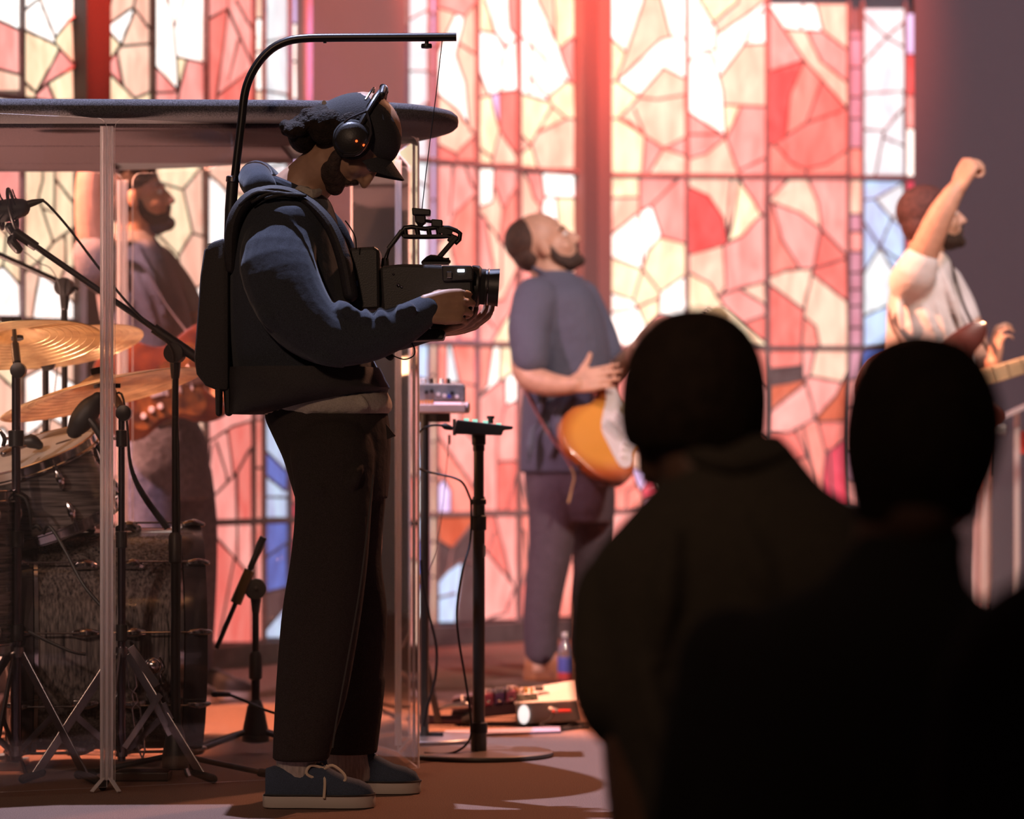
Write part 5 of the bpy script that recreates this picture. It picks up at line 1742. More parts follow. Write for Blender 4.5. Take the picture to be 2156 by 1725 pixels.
# ------------------------------------------------------------------ guitar builder
def guitar(name, label, o, ang, Y, body_mat, guard_mat, neck_mat, tilt=0.0, s=1.0, neck_len=.50, acoustic=False):
    """o = bridge pixel; ang = neck direction in the picture plane."""
    a = math.radians(ang)
    x = Vector((math.cos(a), tilt, math.sin(a)))
    y = Vector((-math.sin(a), 0, math.cos(a)))
    M = frame(P(o[0], o[1], Y), x, y)       # z = x cross y points to -Y (viewer side)
    t = thing(name, P(o[0], o[1], Y), label, 'guitar', 'guitars on stage')
    OUT = [(-.205, 0.0), (-.195, .09), (-.135, .152), (-.05, .158), (.02, .125), (.07, .123), (.13, .155), (.195, .172), (.235, .15), (.218, .11), (.165, .07), (.152, .03), (.152, -.03), (.165, -.06),
           (.20, -.10), (.208, -.135), (.17, -.152), (.11, -.148), (.05, -.12), (-.01, -.125), (-.08, -.162), (-.15, -.152), (-.198, -.085)]
    sm = catmull([(p[0] * s, p[1] * s, 0) for p in OUT], 4, True)
    m = MB(M)
    m.prism([(p.x, p.y, -.022) for p in sm], (0, 0, .044))
    bd_ = m.build('body', body_mat, t, smooth=40, bevel=.006)
    zf = .0225
    if guard_mat:
        GP = [(-.10, -.11), (-.06, -.135), (-.01, -.11), (.05, -.105), (.12, -.125), (.15, -.09), (.14, -.04), (.14, .04), (.16, .09), (.13, .115), (.08, .085), (.02, .06), (-.03, .03), (-.06, -.02)]
        sm2 = catmull([(p[0] * s, p[1] * s, 0) for p in GP], 3, True)
        m = MB(M)
        m.prism([(p.x, p.y, zf) for p in sm2], (0, 0, .002))
        gd = m.build('pickguard', guard_mat, t, smooth=0)
        for px_ in (.03, .075, .115):
            m = MB(M)
            m.limb([(Vector((px_ * s, -.035 * s, zf + .003)), .009, .005), (Vector((px_ * s, .035 * s, zf + .003)), .009, .005)], 2, 8)
            m.build('pickup', WHITEP, gd)
        for k_ in ((-.03, -.075), (-.06, -.09), (0.0, -.07)):
            m = MB(M)
            m.cyl((k_[0] * s, k_[1] * s, zf), (k_[0] * s, k_[1] * s, zf + .014), .011, .009, n=14)
            m.build('knob', WHITEP, gd)
    m = MB(M)
    m.box((0, 0, zf + .004), (.045 * s, .075 * s, .01))
    m.build('bridge', SILVER, t, smooth=0, bevel=.002)
    m = MB(M)
    L = (.15 + neck_len) * s
    m.prism([(.10 * s, -.027 * s, .012), (.10 * s, .027 * s, .012), (L, .021 * s, .012), (L, -.021 * s, .012)], (0, 0, .022))
    nk = m.build('neck', neck_mat, t, smooth=0, bevel=.005)
    m = MB(M)
    for k in range(17):
        xx = .16 * s + (L - .16 * s) * (1 - .94 ** k) / (1 - .94 ** 17)
        m.box((xx, 0, .0347), (.002, .048 * s, .002))
    m.build('fret', CHROME, nk, smooth=0)
    m = MB(M)
    HS = [(0, -.021), (0, .021), (.03, .028), (.15, .022), (.18, -.005), (.165, -.04), (.13, -.05), (.05, -.048)]
    m.prism([(L + p[0] * s, p[1] * s, .008) for p in HS], (0, 0, .015))
    m.build('headstock', neck_mat, t, smooth=0, bevel=.003)
    for k in range(6):
        m = MB(M)
        yy = (-.0175 + .007 * k) * s
        m.tube([(0, yy, zf + .012), (L, yy * .75, .038)], .0006, 4)
        m.build('string', DCHROME, t)
        m = MB(M)
        m.ell((L + (.035 + .02 * k) * s, .034 * s, .014), (.005, .009, .005), seg=8, rings=6)
        m.build('tuning_peg', CHROME, t)
    for p in ((-.2, 0), (.225, .15)):
        m = MB(M)
        m.cyl((p[0] * s, p[1] * s, 0), (p[0] * s * 1.05, p[1] * s * 1.05, 0), .006, .008, n=12)
        m.build('strap_button', CHROME, t)
    return t, M
# ================================================================== camera operator
NAVY = mat('navy_sweatshirt', (0.038, 0.042, 0.054), 0.95, bump=(26, 0.22, 0.008), vary=(500, 0.35), sheen=0.15, spec=0.15)
TROUS = mat('black_trousers', (0.036, 0.028, 0.026), 0.95, bump=(30, 0.35, 0.01), vary=(500, 0.3), spec=0.1)
TEE_W = mat('cream_tee', (0.42, 0.36, 0.31), 0.95, bump=(40, 0.6, 0.01), vary=(300, 0.12))
SOCK = mat('ribbed_sock', (0.40, 0.34, 0.32), 0.95, bump=(240, 0.8, 0.004), vary=(200, 0.2), stretch=(1, 1, .15))
CAPM = mat('black_cap', (0.034, 0.032, 0.036), 0.9, bump=(300, 0.4, 0.003), vary=(400, 0.3))
CANVAS = mat('navy_canvas', (0.045, 0.062, 0.10), 0.95, bump=(600, 0.5, 0.002), vary=(500, 0.3))
SOLE = mat('off_white_sole', (0.50, 0.44, 0.40), 0.6)
LACE = mat('cream_lace', (0.62, 0.50, 0.38), 0.9)
VEST = mat('black_nylon', (0.028, 0.023, 0.023), 0.75, bump=(420, 0.4, 0.003), vary=(300, 0.3))

YO = 8.10
op = thing('person', (P(690, 1690, YO).x, YO, 0.0), 'person in navy sweatshirt, black trousers and cap filming with a shoulder-slung video camera', 'person')
HM = head_pose(741, 296, 8.06, -64, 0.95)

body = MB()
head_geo(body, HM, False)
# neck, torso
body.limb([(P(715, 322, 8.07), .054), (P(690, 346, 8.08), .060), (P(655, 378, 8.10), .061), (P(620, 415, 8.11), .070)], 4, 18)
body.slab([(405, 560, 675, .11), (440, 530, 690, .165), (500, 515, 705, .175), (600, 505, 715, .165), (700, 510, 735, .15), (800, 530, 770, .15), (880, 560, 795, .15)], YO + .02)
# arms
NA = [(600, 490, 7.99, .048), (590, 570, 7.91, .055), (640, 668, 7.89, .048), (700, 712, 7.89, .046), (780, 702, 7.89, .042), (850, 676, 7.90, .034), (912, 640, 7.92, .027)]
FA = [(640, 480, 8.28, .062), (690, 580, 8.33, .055), (735, 680, 8.33, .046), (820, 690, 8.26, .042), (900, 680, 8.18, .035), (955, 668, 8.12, .028)]
body.limb([(P(a, b, y), r) for a, b, y, r in NA], 4, 14)
body.limb([(P(a - (14 if a > 880 else 0), b, y), r) for a, b, y, r in FA], 4, 14)
# near hand gripping the hand grip: four stacked knuckles
hm = frame(P(897, 650, 7.895), (.86, .22, .07), (0.02, 0.22, 1))
hand_geo(body, hm, [(42, 58, 40), (44, 62, 42), (46, 64, 44), (50, 66, 44)], [(.045, .040, -.03), (.075, .036, -.045), (.10, .03, -.05)], 0.98, .03)
# far hand cradling the lens from below
hm2 = mirror_frame(P(922, 696, 8.12), (.88, -.22, .16), (.30, .93, -.10), (.12, -.18, -.97))
hand_geo(body, hm2, [(28, 42, 26), (26, 40, 26), (24, 40, 26), (24, 40, 24)], [(.045, .046, -.01), (.068, .056, -.03), (.082, .054, -.05)], .96, .05)
# legs and feet
NL = [(690, 960, 8.04, .08), (697, 1050, 7.98, .075), (672, 1250, 7.97, .055), (640, 1450, 7.97, .05), (624, 1600, 7.97, .036), (628, 1650, 7.97, .032), (690, 1680, 7.965, .020)]
FL = [(730, 960, 8.20, .08), (745, 1050, 8.24, .075), (752, 1250, 8.25, .055), (745, 1450, 8.26, .05), (729, 1580, 8.27, .036), (733, 1622, 8.275, .032), (790, 1656, 8.28, .020)]
body.limb([(P(a, b, y), r) for a, b, y, r in NL], 4, 14)
body.limb([(P(a, b, y), r) for a, b, y, r in FL], 4, 14)
body.build('body', SKIN_A, op, remesh=0.0042, relax=3, smooth=180)
face_parts(op, HM)
beard_part(op, HM, BEARD, 1.12)
h = MB(HM)
h.ell((-0.058, 0, -0.016), (0.058, 0.074, 0.066))
h.ell((-0.080, 0, -0.060), (0.046, 0.074, 0.056))
h.ell((-0.084, 0, -0.096), (0.040, 0.066, 0.046))
h.ell((-0.066, 0, -0.122), (0.040, 0.060, 0.034))
for k in range(60):
    a = random.uniform(-1.35, 1.35)
    zz = random.uniform(-.150, -.065)
    rad = .062 if zz > -.09 else .052
    h.ell((-0.070 - rad * math.cos(a) * .72 + random.uniform(-.008, .008), .072 * math.sin(a), zz), random.uniform(.010, .017), seg=10, rings=7)
for s in (-1, 1):
    h.ell((-0.020, s * .070, .006), (.050, .018, .045))
    h.ell((-0.055, s * .062, -.05), (.045, .022, .050))
h.build('hair', HAIR, op, remesh=0.004, relax=1, smooth=180)
# cap
c = MB(HM)
vs, fs = [], []
n, mrings = 36, 14
for i in range(mrings + 1):
    th = math.radians(4 + (100 - 4) * i / mrings)
    for k in range(n):
        a = 2 * math.pi * k / n
        vs.append((-0.017 + .105 * math.sin(th) * math.cos(a), .086 * math.sin(th) * math.sin(a), 0.034 + .086 * math.cos(th) + (i / mrings) ** 2 * (.036 * math.cos(a) - .018)))
for i in range(mrings):
    for k in range(n):
        l = (k + 1) % n
        fs.append((i * n + k, (i + 1) * n + k, (i + 1) * n + l, i * n + l))
fs.append(tuple(range(n)))
c.add(vs, fs)
capo = c.build('cap', CAPM, op, smooth=60)
c = MB(HM)
vs, fs = [], []
nu, nv = 15, 8
for j in range(2):
    for v in range(nv + 1):
        for u_ in range(nu):
            t = -1 + 2 * u_ / (nu - 1)
            wd = .076 * (1 - .06 * (v / nv) ** 2)
            fx = .070 + .074 * (v / nv) * (1 - .55 * t * t) - .010 * t * t
            vs.append((fx, wd * t, .056 + .010 * (v / nv) - .062 * t * t - j * .004))
q = (nv + 1) * nu
for j in range(2):
    for v in range(nv):
        for u_ in range(nu - 1):
            a = j * q + v * nu + u_
            fs.append((a, a + 1, a + nu + 1, a + nu))
for u_ in range(nu - 1):
    a = nv * nu + u_
    fs.append((a, a + 1, a + 1 + q, a + q))
for v in range(nv):
    for e in (0, nu - 1):
        a = v * nu + e
        fs.append((a, a + nu, a + nu + q, a + q))
c.add(vs, fs)
c.build('brim', CAPM, capo, smooth=60)
c = MB(HM)
c.tube([(-.119, y, -.034 + abs(y) * .1) for y in (-.03, -.015, 0, .015, .03)], .006, 8)
c.build('strap', mat('cap_strap', (.45, .38, .33), .6), capo)
c = MB(HM)
c.ell((-0.017, 0, .121), (.009, .009, .004), seg=12, rings=6)
c.build('button', CAPM, capo)

# sweatshirt
sw = MB()
sw.slab([(398, 560, 668, .10), (420, 535, 692, .145), (450, 508, 706, .20), (500, 488, 718, .215), (560, 478, 726, .21), (640, 474, 742, .205), (720, 476, 770, .20), (780, 486, 798, .195), (815, 500, 818, .19), (838, 520, 812, .18)], YO + .02)
sw.limb([(P(600, 492, 7.985), .088, .075), (P(585, 560, 7.92), .092, .075), (P(625, 655, 7.89), .086, .072), (P(690, 708, 7.885), .071, .066), (P(765, 712, 7.885), .060, .058), (P(830, 692, 7.89), .052, .052), (P(875, 668, 7.90), .043, .044), (P(898, 652, 7.91), .036, .037)], 4, 20)
sw.limb([(P(645, 492, 8.25), .085, .075), (P(692, 580, 8.32), .080, .072), (P(738, 680, 8.32), .066, .062), (P(820, 694, 8.26), .056, .055), (P(900, 684, 8.17), .042, .042), (P(925, 676, 8.15), .036, .036)], 4, 18)
# folds on the sleeve
for a, b, r in (((715, 640), (742, 668), .020), ((738, 655), (752, 672), .018), ((770, 655), (765, 690), .015), ((800, 652), (806, 690), .015), ((842, 645), (850, 668), .014), ((858, 640), (872, 660), .013), ((640, 740), (720, 768), .018), ((540, 640), (590, 700), .02)):
    sw.limb([(P(a[0], a[1], 7.875), r * .5), (P((a[0] + b[0]) / 2, (a[1] + b[1]) / 2, 7.84), r), (P(b[0], b[1], 7.86), r * .5)], 3, 10)
# hood lying on the back
sw.limb([(P(548, 395, 7.98), .040, .04), (P(538, 378, 8.05), .042, .04), (P(542, 372, 8.15), .042, .04), (P(560, 385, 8.25), .040, .04)], 4, 14)
sw.build('sweatshirt', NAVY, op, remesh=0.0055, relax=2, smooth=180)
m = MB()
m.ring(P(622, 404, 8.1), (0.45, 0, 1), .078, .014, 40, 10)
m.build('collar', NAVY, op)
m = MB()
m.limb([(P(632, 402, 7.995), .014, .008), (P(655, 409, 7.99), .013, .008), (P(672, 404, 8.02), .009, .008)], 3, 10)
m.build('tee_collar', TEE_W, op)
m = MB()
m.slab([(800, 535, 800, .165), (830, 548, 818, .172), (850, 556, 826, .175), (868, 570, 822, .17), (876, 590, 800, .155)], YO + .02)
for k in range(4):
    m.limb([(P(640 + 40 * k, 838, 7.968), .008), (P(647 + 40 * k, 866 - 4 * k, 7.968), .012)], 2, 10)
m.build('tee_hem', TEE_W, op, remesh=0.0055, relax=2, smooth=180)
# trousers
tr = MB()
tr.slab([(850, 562, 812, .16), (880, 558, 818, .165), (920, 575, 823, .175), (965, 596, 822, .18), (1010, 610, 820, .18), (1050, 622, 816, .17)], YO + .02)
tr.limb([(P(700, 960, 7.99), .102, .095), (P(702, 1060, 7.98), .092, .092), (P(693, 1180, 7.97), .092, .086), (P(676, 1300, 7.97), .094, .084), (P(658, 1440, 7.97), .087, .082), (P(650, 1495, 7.97), .080, .079)], 5, 24)
tr.limb([(P(738, 960, 8.22), .098, .095), (P(738, 1060, 8.23), .086, .09), (P(735, 1180, 8.24), .080, .085), (P(746, 1300, 8.25), .082, .082), (P(750, 1440, 8.26), .066, .078), (P(746, 1500, 8.27), .062, .076)], 5, 24)
for a, b in (((655, 1005), (700, 1060)), ((660, 1070), (720, 1085)), ((650, 1250), (690, 1290)), ((760, 980), (735, 1040)), ((630, 1440), (670, 1480))):
    tr.limb([(P(a[0], a[1], 7.93), .008), (P((a[0] + b[0]) / 2, (a[1] + b[1]) / 2, 7.895), .014), (P(b[0], b[1], 7.92), .006)], 3, 10)
tr.slab([(1430, 582, 736, .082), (1480, 579, 724, .082), (1540, 576, 708, .08), (1600, 574, 692, .078)], 7.97)
tr.slab([(1430, 684, 812, .08), (1480, 686, 807, .08), (1540, 684, 800, .078), (1586, 681, 794, .076)], 8.27)
tro = tr.build('trousers', TROUS, op, remesh=0.0065, relax=2, smooth=180)
m = MB()
m.tube([P(786, 1000, 7.905), P(775, 1100, 7.893), P(756, 1250, 7.895), P(730, 1400, 7.90), P(708, 1520, 7.905), P(700, 1575, 7.91)], .0022, 6, sub=3)
m.build('side_seam', mat('seam_thread', (.05, .045, .042), .9), tro)
m = MB()
m.prism([P(812, 892, 7.95), P(832, 918, 7.95), P(815, 925, 7.95)], (0, .05, 0))
m.build('pocket_flap', TROUS, tro, smooth=0)
# socks
for x0, x1, xb, y0, y1, yy, nm in ((625, 628, 632, 1575, 1648, 7.97, 0), (728, 730, 735, 1560, 1622, 8.27, 1)):
    m = MB()
    m.limb([(P(x0, y0, yy), .052, .046), (P(x1, (y0 + y1) / 2, yy), .052, .045), (P(xb + 4, y1 + 6, yy), .058, .043)], 3, 18)
    m.build('sock', SOCK, op)
sg = Vector((P(554, 1698, 7.97).x, 7.955, 0.0))
shoe(op, sg, (1, 0.0, 0), 0.268, (CANVAS, SOLE, BLACK, LACE))
sg2 = Vector((P(664, 1670, 8.29).x, 8.285, 0.0))
shoe(op, sg2, (1, -0.02, 0), 0.262, (CANVAS, SOLE, BLACK, LACE))
m = MB()
Yl = 7.935
m.tube([P(680, 1618, Yl), P(655, 1612, Yl - .01), P(645, 1628, Yl - .012), P(660, 1637, Yl - .008), P(678, 1628, Yl), P(690, 1612, Yl)], .0036, 7, sub=4)
m.tube([P(680, 1622, Yl), P(700, 1612, Yl - .01), P(724, 1630, Yl - .012), P(726, 1644, Yl - .012), P(708, 1648, Yl - .01), P(688, 1630, Yl)], .0036, 7, sub=4)
m.tube([P(682, 1620, Yl), P(684, 1650, Yl - .018), P(682, 1682, Yl - .03)], .0036, 7, sub=4)
m.tube([P(690, 1625, Yl), P(712, 1655, Yl), P(722, 1660, Yl)], .0036, 7, sub=4)
m.build('bow_lace', LACE, op)

# ---- headphones over the cap
hp = thing('headphones', P(760, 291, 7.98), 'black over-ear headphones worn over the cap, small red lights on the cup', 'headphones')
hb = MB(HM)
pts = []
for k in range(17):
    a = math.pi * k / 16
    pts.append((0.002 - .086 * math.sin(a), .097 * math.cos(a), -0.006 + .118 * math.sin(a)))
hb.tube(pts, .0075, 10)
hb.build('headband', BLACK, hp)
hb = MB(HM)
hb.limb([(Vector((-0.070, -.045, .108)), .009, .012), (Vector((-0.086, 0, .120)), .011, .015), (Vector((-0.070, .045, .108)), .009, .012)], 3, 14)
hb.build('band_pad', BLACK, hp)
hb = MB(HM)
hb.tube([(p[0] - .016, p[1] * 1.0, p[2] - .012) for p in pts[4:13]], .003, 8)
hb.build('chrome_strip', CHROME, hp)
for s in (-1, 1):
    hb = MB(HM)
    hb.lathe([(.0, .0), (.040, .0), (.044, .006), (.044, .018), (.036, .026), (.0, .028)], (0.002, s * .083, -0.008), (0, s, 0), 28)
    cup = hb.build('ear_cup', BLACK, hp, smooth=50)
    hb = MB(HM)
    hb.ring((0.002, s * .084, -0.008), (0, 1, 0), .040, .011, 32, 10)
    hb.build('cushion', RUBBER, cup)
    hb = MB(HM)
    hb.tube([(-0.045, s * .100, .055), (.012, s * .112, .04), (.044, s * .112, -.008), (.03, s * .112, -.045)], .003, 8, sub=3)
    hb.tube([(-0.045, s * .100, .055), (-.046, s * .112, .01), (-.042, s * .112, -.008)], .003, 8, sub=3)
    hb.build('yoke', DCHROME, cup)
RLED = mat('red_led', (1.0, .10, .02), .4, emit=2.5)
for p in ((.013, -.114, .0), (.03, -.111, .012)):
    hb = MB(HM)
    hb.ell(p, .0032, seg=8, rings=6)
    hb.build('indicator_light', RLED, hp)

# ---- camera support rig worn on the back
rig = thing('camera_support_rig', P(450, 830, 8.1), 'black backpack camera support with a bent overhead pole and cord', 'camera support')
OUTP = [(482, 506), (468, 502), (440, 511), (429, 527), (421, 580), (413, 690), (408, 755), (413, 788), (432, 812), (456, 822), (482, 824)]
m = MB()
m.prism([P(a, b, 7.98) for a, b in OUTP], (0, .25, 0))
m.build('pack_shell', VEST, rig, smooth=40, bevel=.012)
m = MB()
m.bar(P(436, 517, 7.99), P(470, 512, 7.99), .006, .008)
m.bar(P(434, 523, 7.985), P(470, 520, 7.985), .004, .004)
m.build('pack_highlight', mat('highlight_metal', (.45, .45, .5), .25, .9), rig, smooth=0)  # pale bars modelled in for the highlight on the pack top
m = MB()
pole = [P(484, 560, 8.1), P(487, 480, 8.1), P(490, 430, 8.1), P(496, 360, 8.1), P(508, 260, 8.1), P(514, 205, 8.1), P(524, 168, 8.1), P(544, 132, 8.1), P(572, 103, 8.1), P(604, 87, 8.1), P(640, 81, 8.1), P(700, 79.5, 8.1), P(800, 79, 8.1), P(961, 78, 8.1)]
m.tube(pole, .0103, 14, sub=3)
m.build('bent_pole', BLACKM, rig, smooth=60)
m = MB()
m.tube([P(490, 372, 8.1), P(485, 440, 8.1), P(482, 540, 8.1)], .0135, 14)
m.build('pole_sleeve', BLACK, rig)
m = MB()
m.lathe([(.0135, -.008), (.0165, -.006), (.0165, .006), (.0135, .008)], P(490, 378, 8.1), (0.08, 0, 1), 16)
m.cyl(P(492, 372, 8.085), P(492, 372, 8.07), .004, n=8)
m.build('pole_clamp', DCHROME, rig)
m = MB()
m.cyl(P(899, 82, 8.1), P(898, 95, 8.1), .005, n=10)
m.lathe([(.005, -.006), (.0125, -.005), (.0135, 0), (.0125, .005), (.005, .006)], P(898, 97, 8.1), (0, 0, 1), 16)
m.build('cord_knob', BLACK, rig)
m = MB()
m.cyl(P(684, 86, 8.1), P(684, 91, 8.1), .004, n=8)
m.build('set_screw', BLACKM, rig)
m = MB()
m.tube([P(931, 86, 8.1), P(918, 200, 8.1), P(905, 300, 8.09), P(896, 372, 8.08), P(888, 446, 8.06)], .0013, 6)
m.build('suspension_cord', CABLE, rig)
# vest straps over the shoulder
m = MB()
m.limb([(P(486, 560, 8.0), .016, .030), (P(492, 470, 7.965), .018, .034), (P(525, 418, 7.955), .017, .034), (P(580, 402, 7.965), .014, .034), (P(640, 420, 7.97), .014, .034), (P(692, 470, 7.945), .016, .034), (P(722, 540, 7.93), .018, .034), (P(738, 620, 7.925), .018, .032)], 5, 14)
m.build('shoulder_strap', VEST, rig)
m = MB()
m.limb([(P(486, 560, 8.22), .016, .030), (P(492, 470, 8.24), .018, .034), (P(525, 418, 8.245), .017, .034), (P(580, 405, 8.24), .014, .034), (P(650, 425, 8.24), .014, .034), (P(705, 470, 8.25), .018, .034), (P(735, 540, 8.26), .02, .034), (P(748, 620, 8.26), .02, .032)], 5, 14)
m.build('shoulder_strap', VEST, rig)
for dx, w in ((0, 5), (26, 9), (54, 6)):
    m = MB()
    m.limb([(P(505 + dx, 432 - dx * .25, 7.925), .004, .004), (P(545 + dx, 404 + dx * .1, 7.918), .0045, .004), (P(610 + dx * .6, 412, 7.92), .004, .004)], 4, 8)
    m.build('strap_piping', BLACK, rig)
m = MB()
m.slab([(775, 470, 800, .225), (800, 466, 812, .228), (825, 470, 812, .225), (850, 476, 690, .21), (872, 478, 560, .17)], YO + .02, ex=2.2)
m.build('hip_belt', VEST, rig, smooth=60)
m = MB()
m.limb([(P(461, 805, 8.0), .010, .018), (P(461, 870, 8.0), .008, .018)], 2, 10)
m.build('strap_end', VEST, rig)
m = MB()
m.limb([(P(480, 815, 8.02), .012, .03), (P(482, 868, 8.02), .010, .03)], 2, 10)
m.build('strap_end', VEST, rig)
m = MB()
m.tube([P(727, 465, 7.94), P(738, 480, 7.93), P(748, 500, 7.93), P(750, 525, 7.94)], .0016, 6, sub=4)
m.build('audio_lead', CABLE, rig)
m = MB()
m.tube([P(862, 715, 7.98), P(873, 735, 7.97), P(870, 750, 7.97), P(850, 757, 7.98), P(825, 748, 8.0)], .0016, 6, sub=4)
m.limb([(P(812, 742, 8.0), .010), (P(822, 752, 8.0), .009)], 2, 10)
m.build('loose_lead', CABLE, rig)

# ---- the video camera
vc = thing('video_camera', P(900, 690, 8.02), 'black shoulder-mount video camera with top handle and big lens hood in the operator hands', 'video camera')
def plate(pts, Y0, Y1, name, mt=BLACK, bev=.003, par=vc):
    m = MB()
    m.prism([P(a, b, Y0) for a, b in pts], (0, Y1 - Y0, 0))
    return m.build(name, mt, par, smooth=0, bevel=bev)
plate([(734, 522), (788, 519), (799, 525), (801, 652), (736, 656)], 7.97, 8.12, 'battery_pack', BLACK, .008)
plate([(800, 562), (840, 557), (930, 560), (984, 560), (994, 568), (996, 640), (990, 668), (870, 690), (806, 672)], 7.96, 8.10, 'body', BLACK, .006)
plate([(930, 559), (992, 559), (996, 565), (996, 590), (932, 592)], 7.945, 7.97, 'control_panel', BLACK, .003)
plate([(940, 572), (952, 572), (952, 586), (940, 586)], 7.938, 7.946, 'side_button', DCHROME, .002)
plate([(963, 567), (978, 567), (978, 573), (963, 573)], 7.940, 7.946, 'status_light', mat('white_led', (.85, .93, 1.0), .4, emit=3.0), .001)
plate([(806, 560), (850, 556), (930, 558), (930, 562), (806, 566)], 7.97, 8.09, 'top_plate', DCHROME, .002)
plate([(855, 698), (868, 692), (932, 694), (938, 700), (933, 715), (865, 718)], 7.96, 8.08, 'base_plate', BLACK, .003)
for x, y, r in ((828, 577, .0028), (838, 600, .0045), (845, 604, .003)):
    q = MB()
    q.ell(P(x, y, 7.957), r, seg=8, rings=6)
    q.build('screw', CHROME, vc)
la, lb = P(988, 602, 8.03), P(1050, 606, 8.03)
ld = (lb - la).normalized()
m = MB()
m.lathe([(.0, 0), (.046, 0), (.050, .006), (.050, .022), (.046, .026)], la, ld, 40)
m.build('lens_barrel', BLACK, vc, smooth=40)
m = MB()
m.lathe([(.046, .026), (.043, .028), (.043, .038), (.0375, .040)], la, ld, 40)
m.build('focus_ring', RUBBER, vc, smooth=40)
m = MB()
m.lathe([(.036, .030), (.041, .032), (.043, .046), (.0455, .071), (.042, .071), (.039, .05)], la, ld, 40, close=True)
m.build('lens_hood', BLACK, vc, smooth=40)
m = MB()
m.ring(la + ld * .045, ld, .0425, .0022, 40, 8)
m.build('hood_ring', DCHROME, vc)
m = MB()
m.lathe([(0, .052), (.02, .050), (.036, .046)], la, ld, 32)
m.build('front_element', mat('coated_glass', (.02, .015, .03), .05), vc)
m = MB()
m.limb([(P(930, 620, 7.98), .022, .022), (P(985, 625, 7.98), .02, .02)], 3, 14)
m.build('hand_grip', RUBBER, vc)
# top handle with cut-outs: rim, bridges and slanted arm
hd = [(848, 486), (852, 480), (866, 478), (895, 482), (920, 479), (945, 480), (962, 486), (969, 492), (967, 505), (962, 512), (952, 502), (946, 497), (930, 498), (900, 499), (868, 499), (852, 498), (847, 493)]
Yh = 8.03
m = MB()
m.tube([P(a, b, Yh) for a, b in hd], .0058, 10, closed=True)
m.build('handle_frame', BLACKM, vc, smooth=60)
m = MB()
for x in (852, 878, 902, 922):
    m.tube([P(x, 481, Yh), P(x + 3, 499, Yh)], .0062, 10)
m.bar(P(848, 497, Yh), P(950, 497, Yh), .018, .006)
m.bar(P(924, 484, Yh), P(952, 492, Yh), .018, .014)
m.build('handle_bridge', BLACKM, vc, smooth=40)
m = MB()
m.bar(P(963, 498, Yh), P(922, 545, Yh), .018, .012, up=(1, 0, 1))
m.bar(P(955, 494, Yh), P(946, 510, Yh), .016, .014, up=(1, 0, 1))
m.build('handle_arm', BLACKM, vc, smooth=0, bevel=.003)
m = MB()
m.limb([(P(892, 553, Yh), .006, .02), (P(908, 545, Yh), .010, .02), (P(930, 548, Yh), .008, .02), (P(944, 551, Yh), .006, .018)], 3, 12)
m.box(P(918, 555, Yh), (.062, .05, .006))
m.cyl(P(936, 547, Yh - .02), P(946, 546, Yh - .02), .004, n=8)
m.build('handle_mount', BLACKM, vc, smooth=40)
plate([(867, 437), (907, 441), (906, 454), (868, 453)], 8.02, 8.06, 'hook_block', BLACK, .003)
plate([(873, 452), (896, 453), (897, 470), (888, 473), (874, 468)], 8.025, 8.055, 'hook_clamp', BLACKM, .003)
plate([(908, 461), (932, 463), (931, 479), (908, 477)], 8.02, 8.06, 'clamp_knob', BLACK, .003)
m = MB()
m.cyl(P(896, 465, Yh), P(910, 467, Yh), .004, n=8)
m.tube([P(880, 468, Yh), P(886, 477, Yh)], .005, 8)
m.tube([P(892, 470, Yh), P(880, 481, Yh)], .004, 8)
m.build('hook_pin', BLACKM, vc)
m = MB()
m.tube([P(846, 486, Yh - .01), P(834, 503, Yh - .012), P(818, 524, Yh - .014)], .0058, 8)
m.build('cable_sleeve', BLACK, vc)
m = MB()
m.tube([P(818, 524, Yh - .014), P(811, 540, Yh - .014), P(806, 556, Yh - .01)], .0022, 8, sub=3)
m.tube([P(820, 526, Yh), P(816, 540, Yh), P(815, 556, Yh)], .0022, 8, sub=3)
m.limb([(P(807, 546, Yh - .01), .004), (P(806, 560, Yh - .01), .005)], 2, 8)
m.limb([(P(815, 546, Yh), .004), (P(815, 560, Yh), .005)], 2, 8)
m.build('handle_lead', CABLE, vc)
m = MB()
m.prism([P(748, 592, 7.966), P(753, 590, 7.966), P(754, 602, 7.966), P(749, 604, 7.966)], (0, .003, 0))
m.build('badge', mat('blue_badge', (.10, .14, .3), .4), vc, smooth=0)
# ================================================================== guitarist in navy shirt (middle)
SHIRT = mat('slate_shirt', (0.095, 0.10, 0.145), 0.9, bump=(22, 0.5, 0.012), vary=(300, 0.15))
CHINO = mat('plum_chinos', (0.085, 0.062, 0.08), 0.9, bump=(26, 0.5, 0.012), vary=(200, 0.2))
BOOT = mat('brown_leather', (0.32, 0.12, 0.05), 0.5, vary=(40, 0.2))
YG = 12.35
g1 = thing('person', (P(1170, 1425, YG).x, YG, 0), 'guitarist in slate blue short-sleeved shirt looking up beside the stone mullion', 'person')
GM = head_pose(1147, 527, YG, 30, 1.10)
b = MB()
head_geo(b, GM)
b.limb([(P(1155, 530, YG), .058), (P(1165, 580, YG), .062), (P(1175, 610, YG), .075)], 4, 16)
b.slab([(585, 1140, 1215, .10), (630, 1110, 1250, .19), (700, 1110, 1262, .19), (800, 1120, 1262, .17), (900, 1130, 1260, .13), (1010, 1140, 1260, .11)], YG)
arm = [(1120, 640, YG - .20, .062), (1112, 720, YG - .24, .056), (1108, 785, YG - .26, .05), (1150, 808, YG - .30, .047), (1195, 812, YG - .33, .034), (1212, 808, YG - .34, .030)]
b.limb([(P(x, y, d), r) for x, y, d, r in arm], 4, 14)
hmg = frame(P(1210, 808, YG - .34), (P(1280, 792, YG - .34) - P(1210, 808, YG - .34)), (-.25, .25, 1))
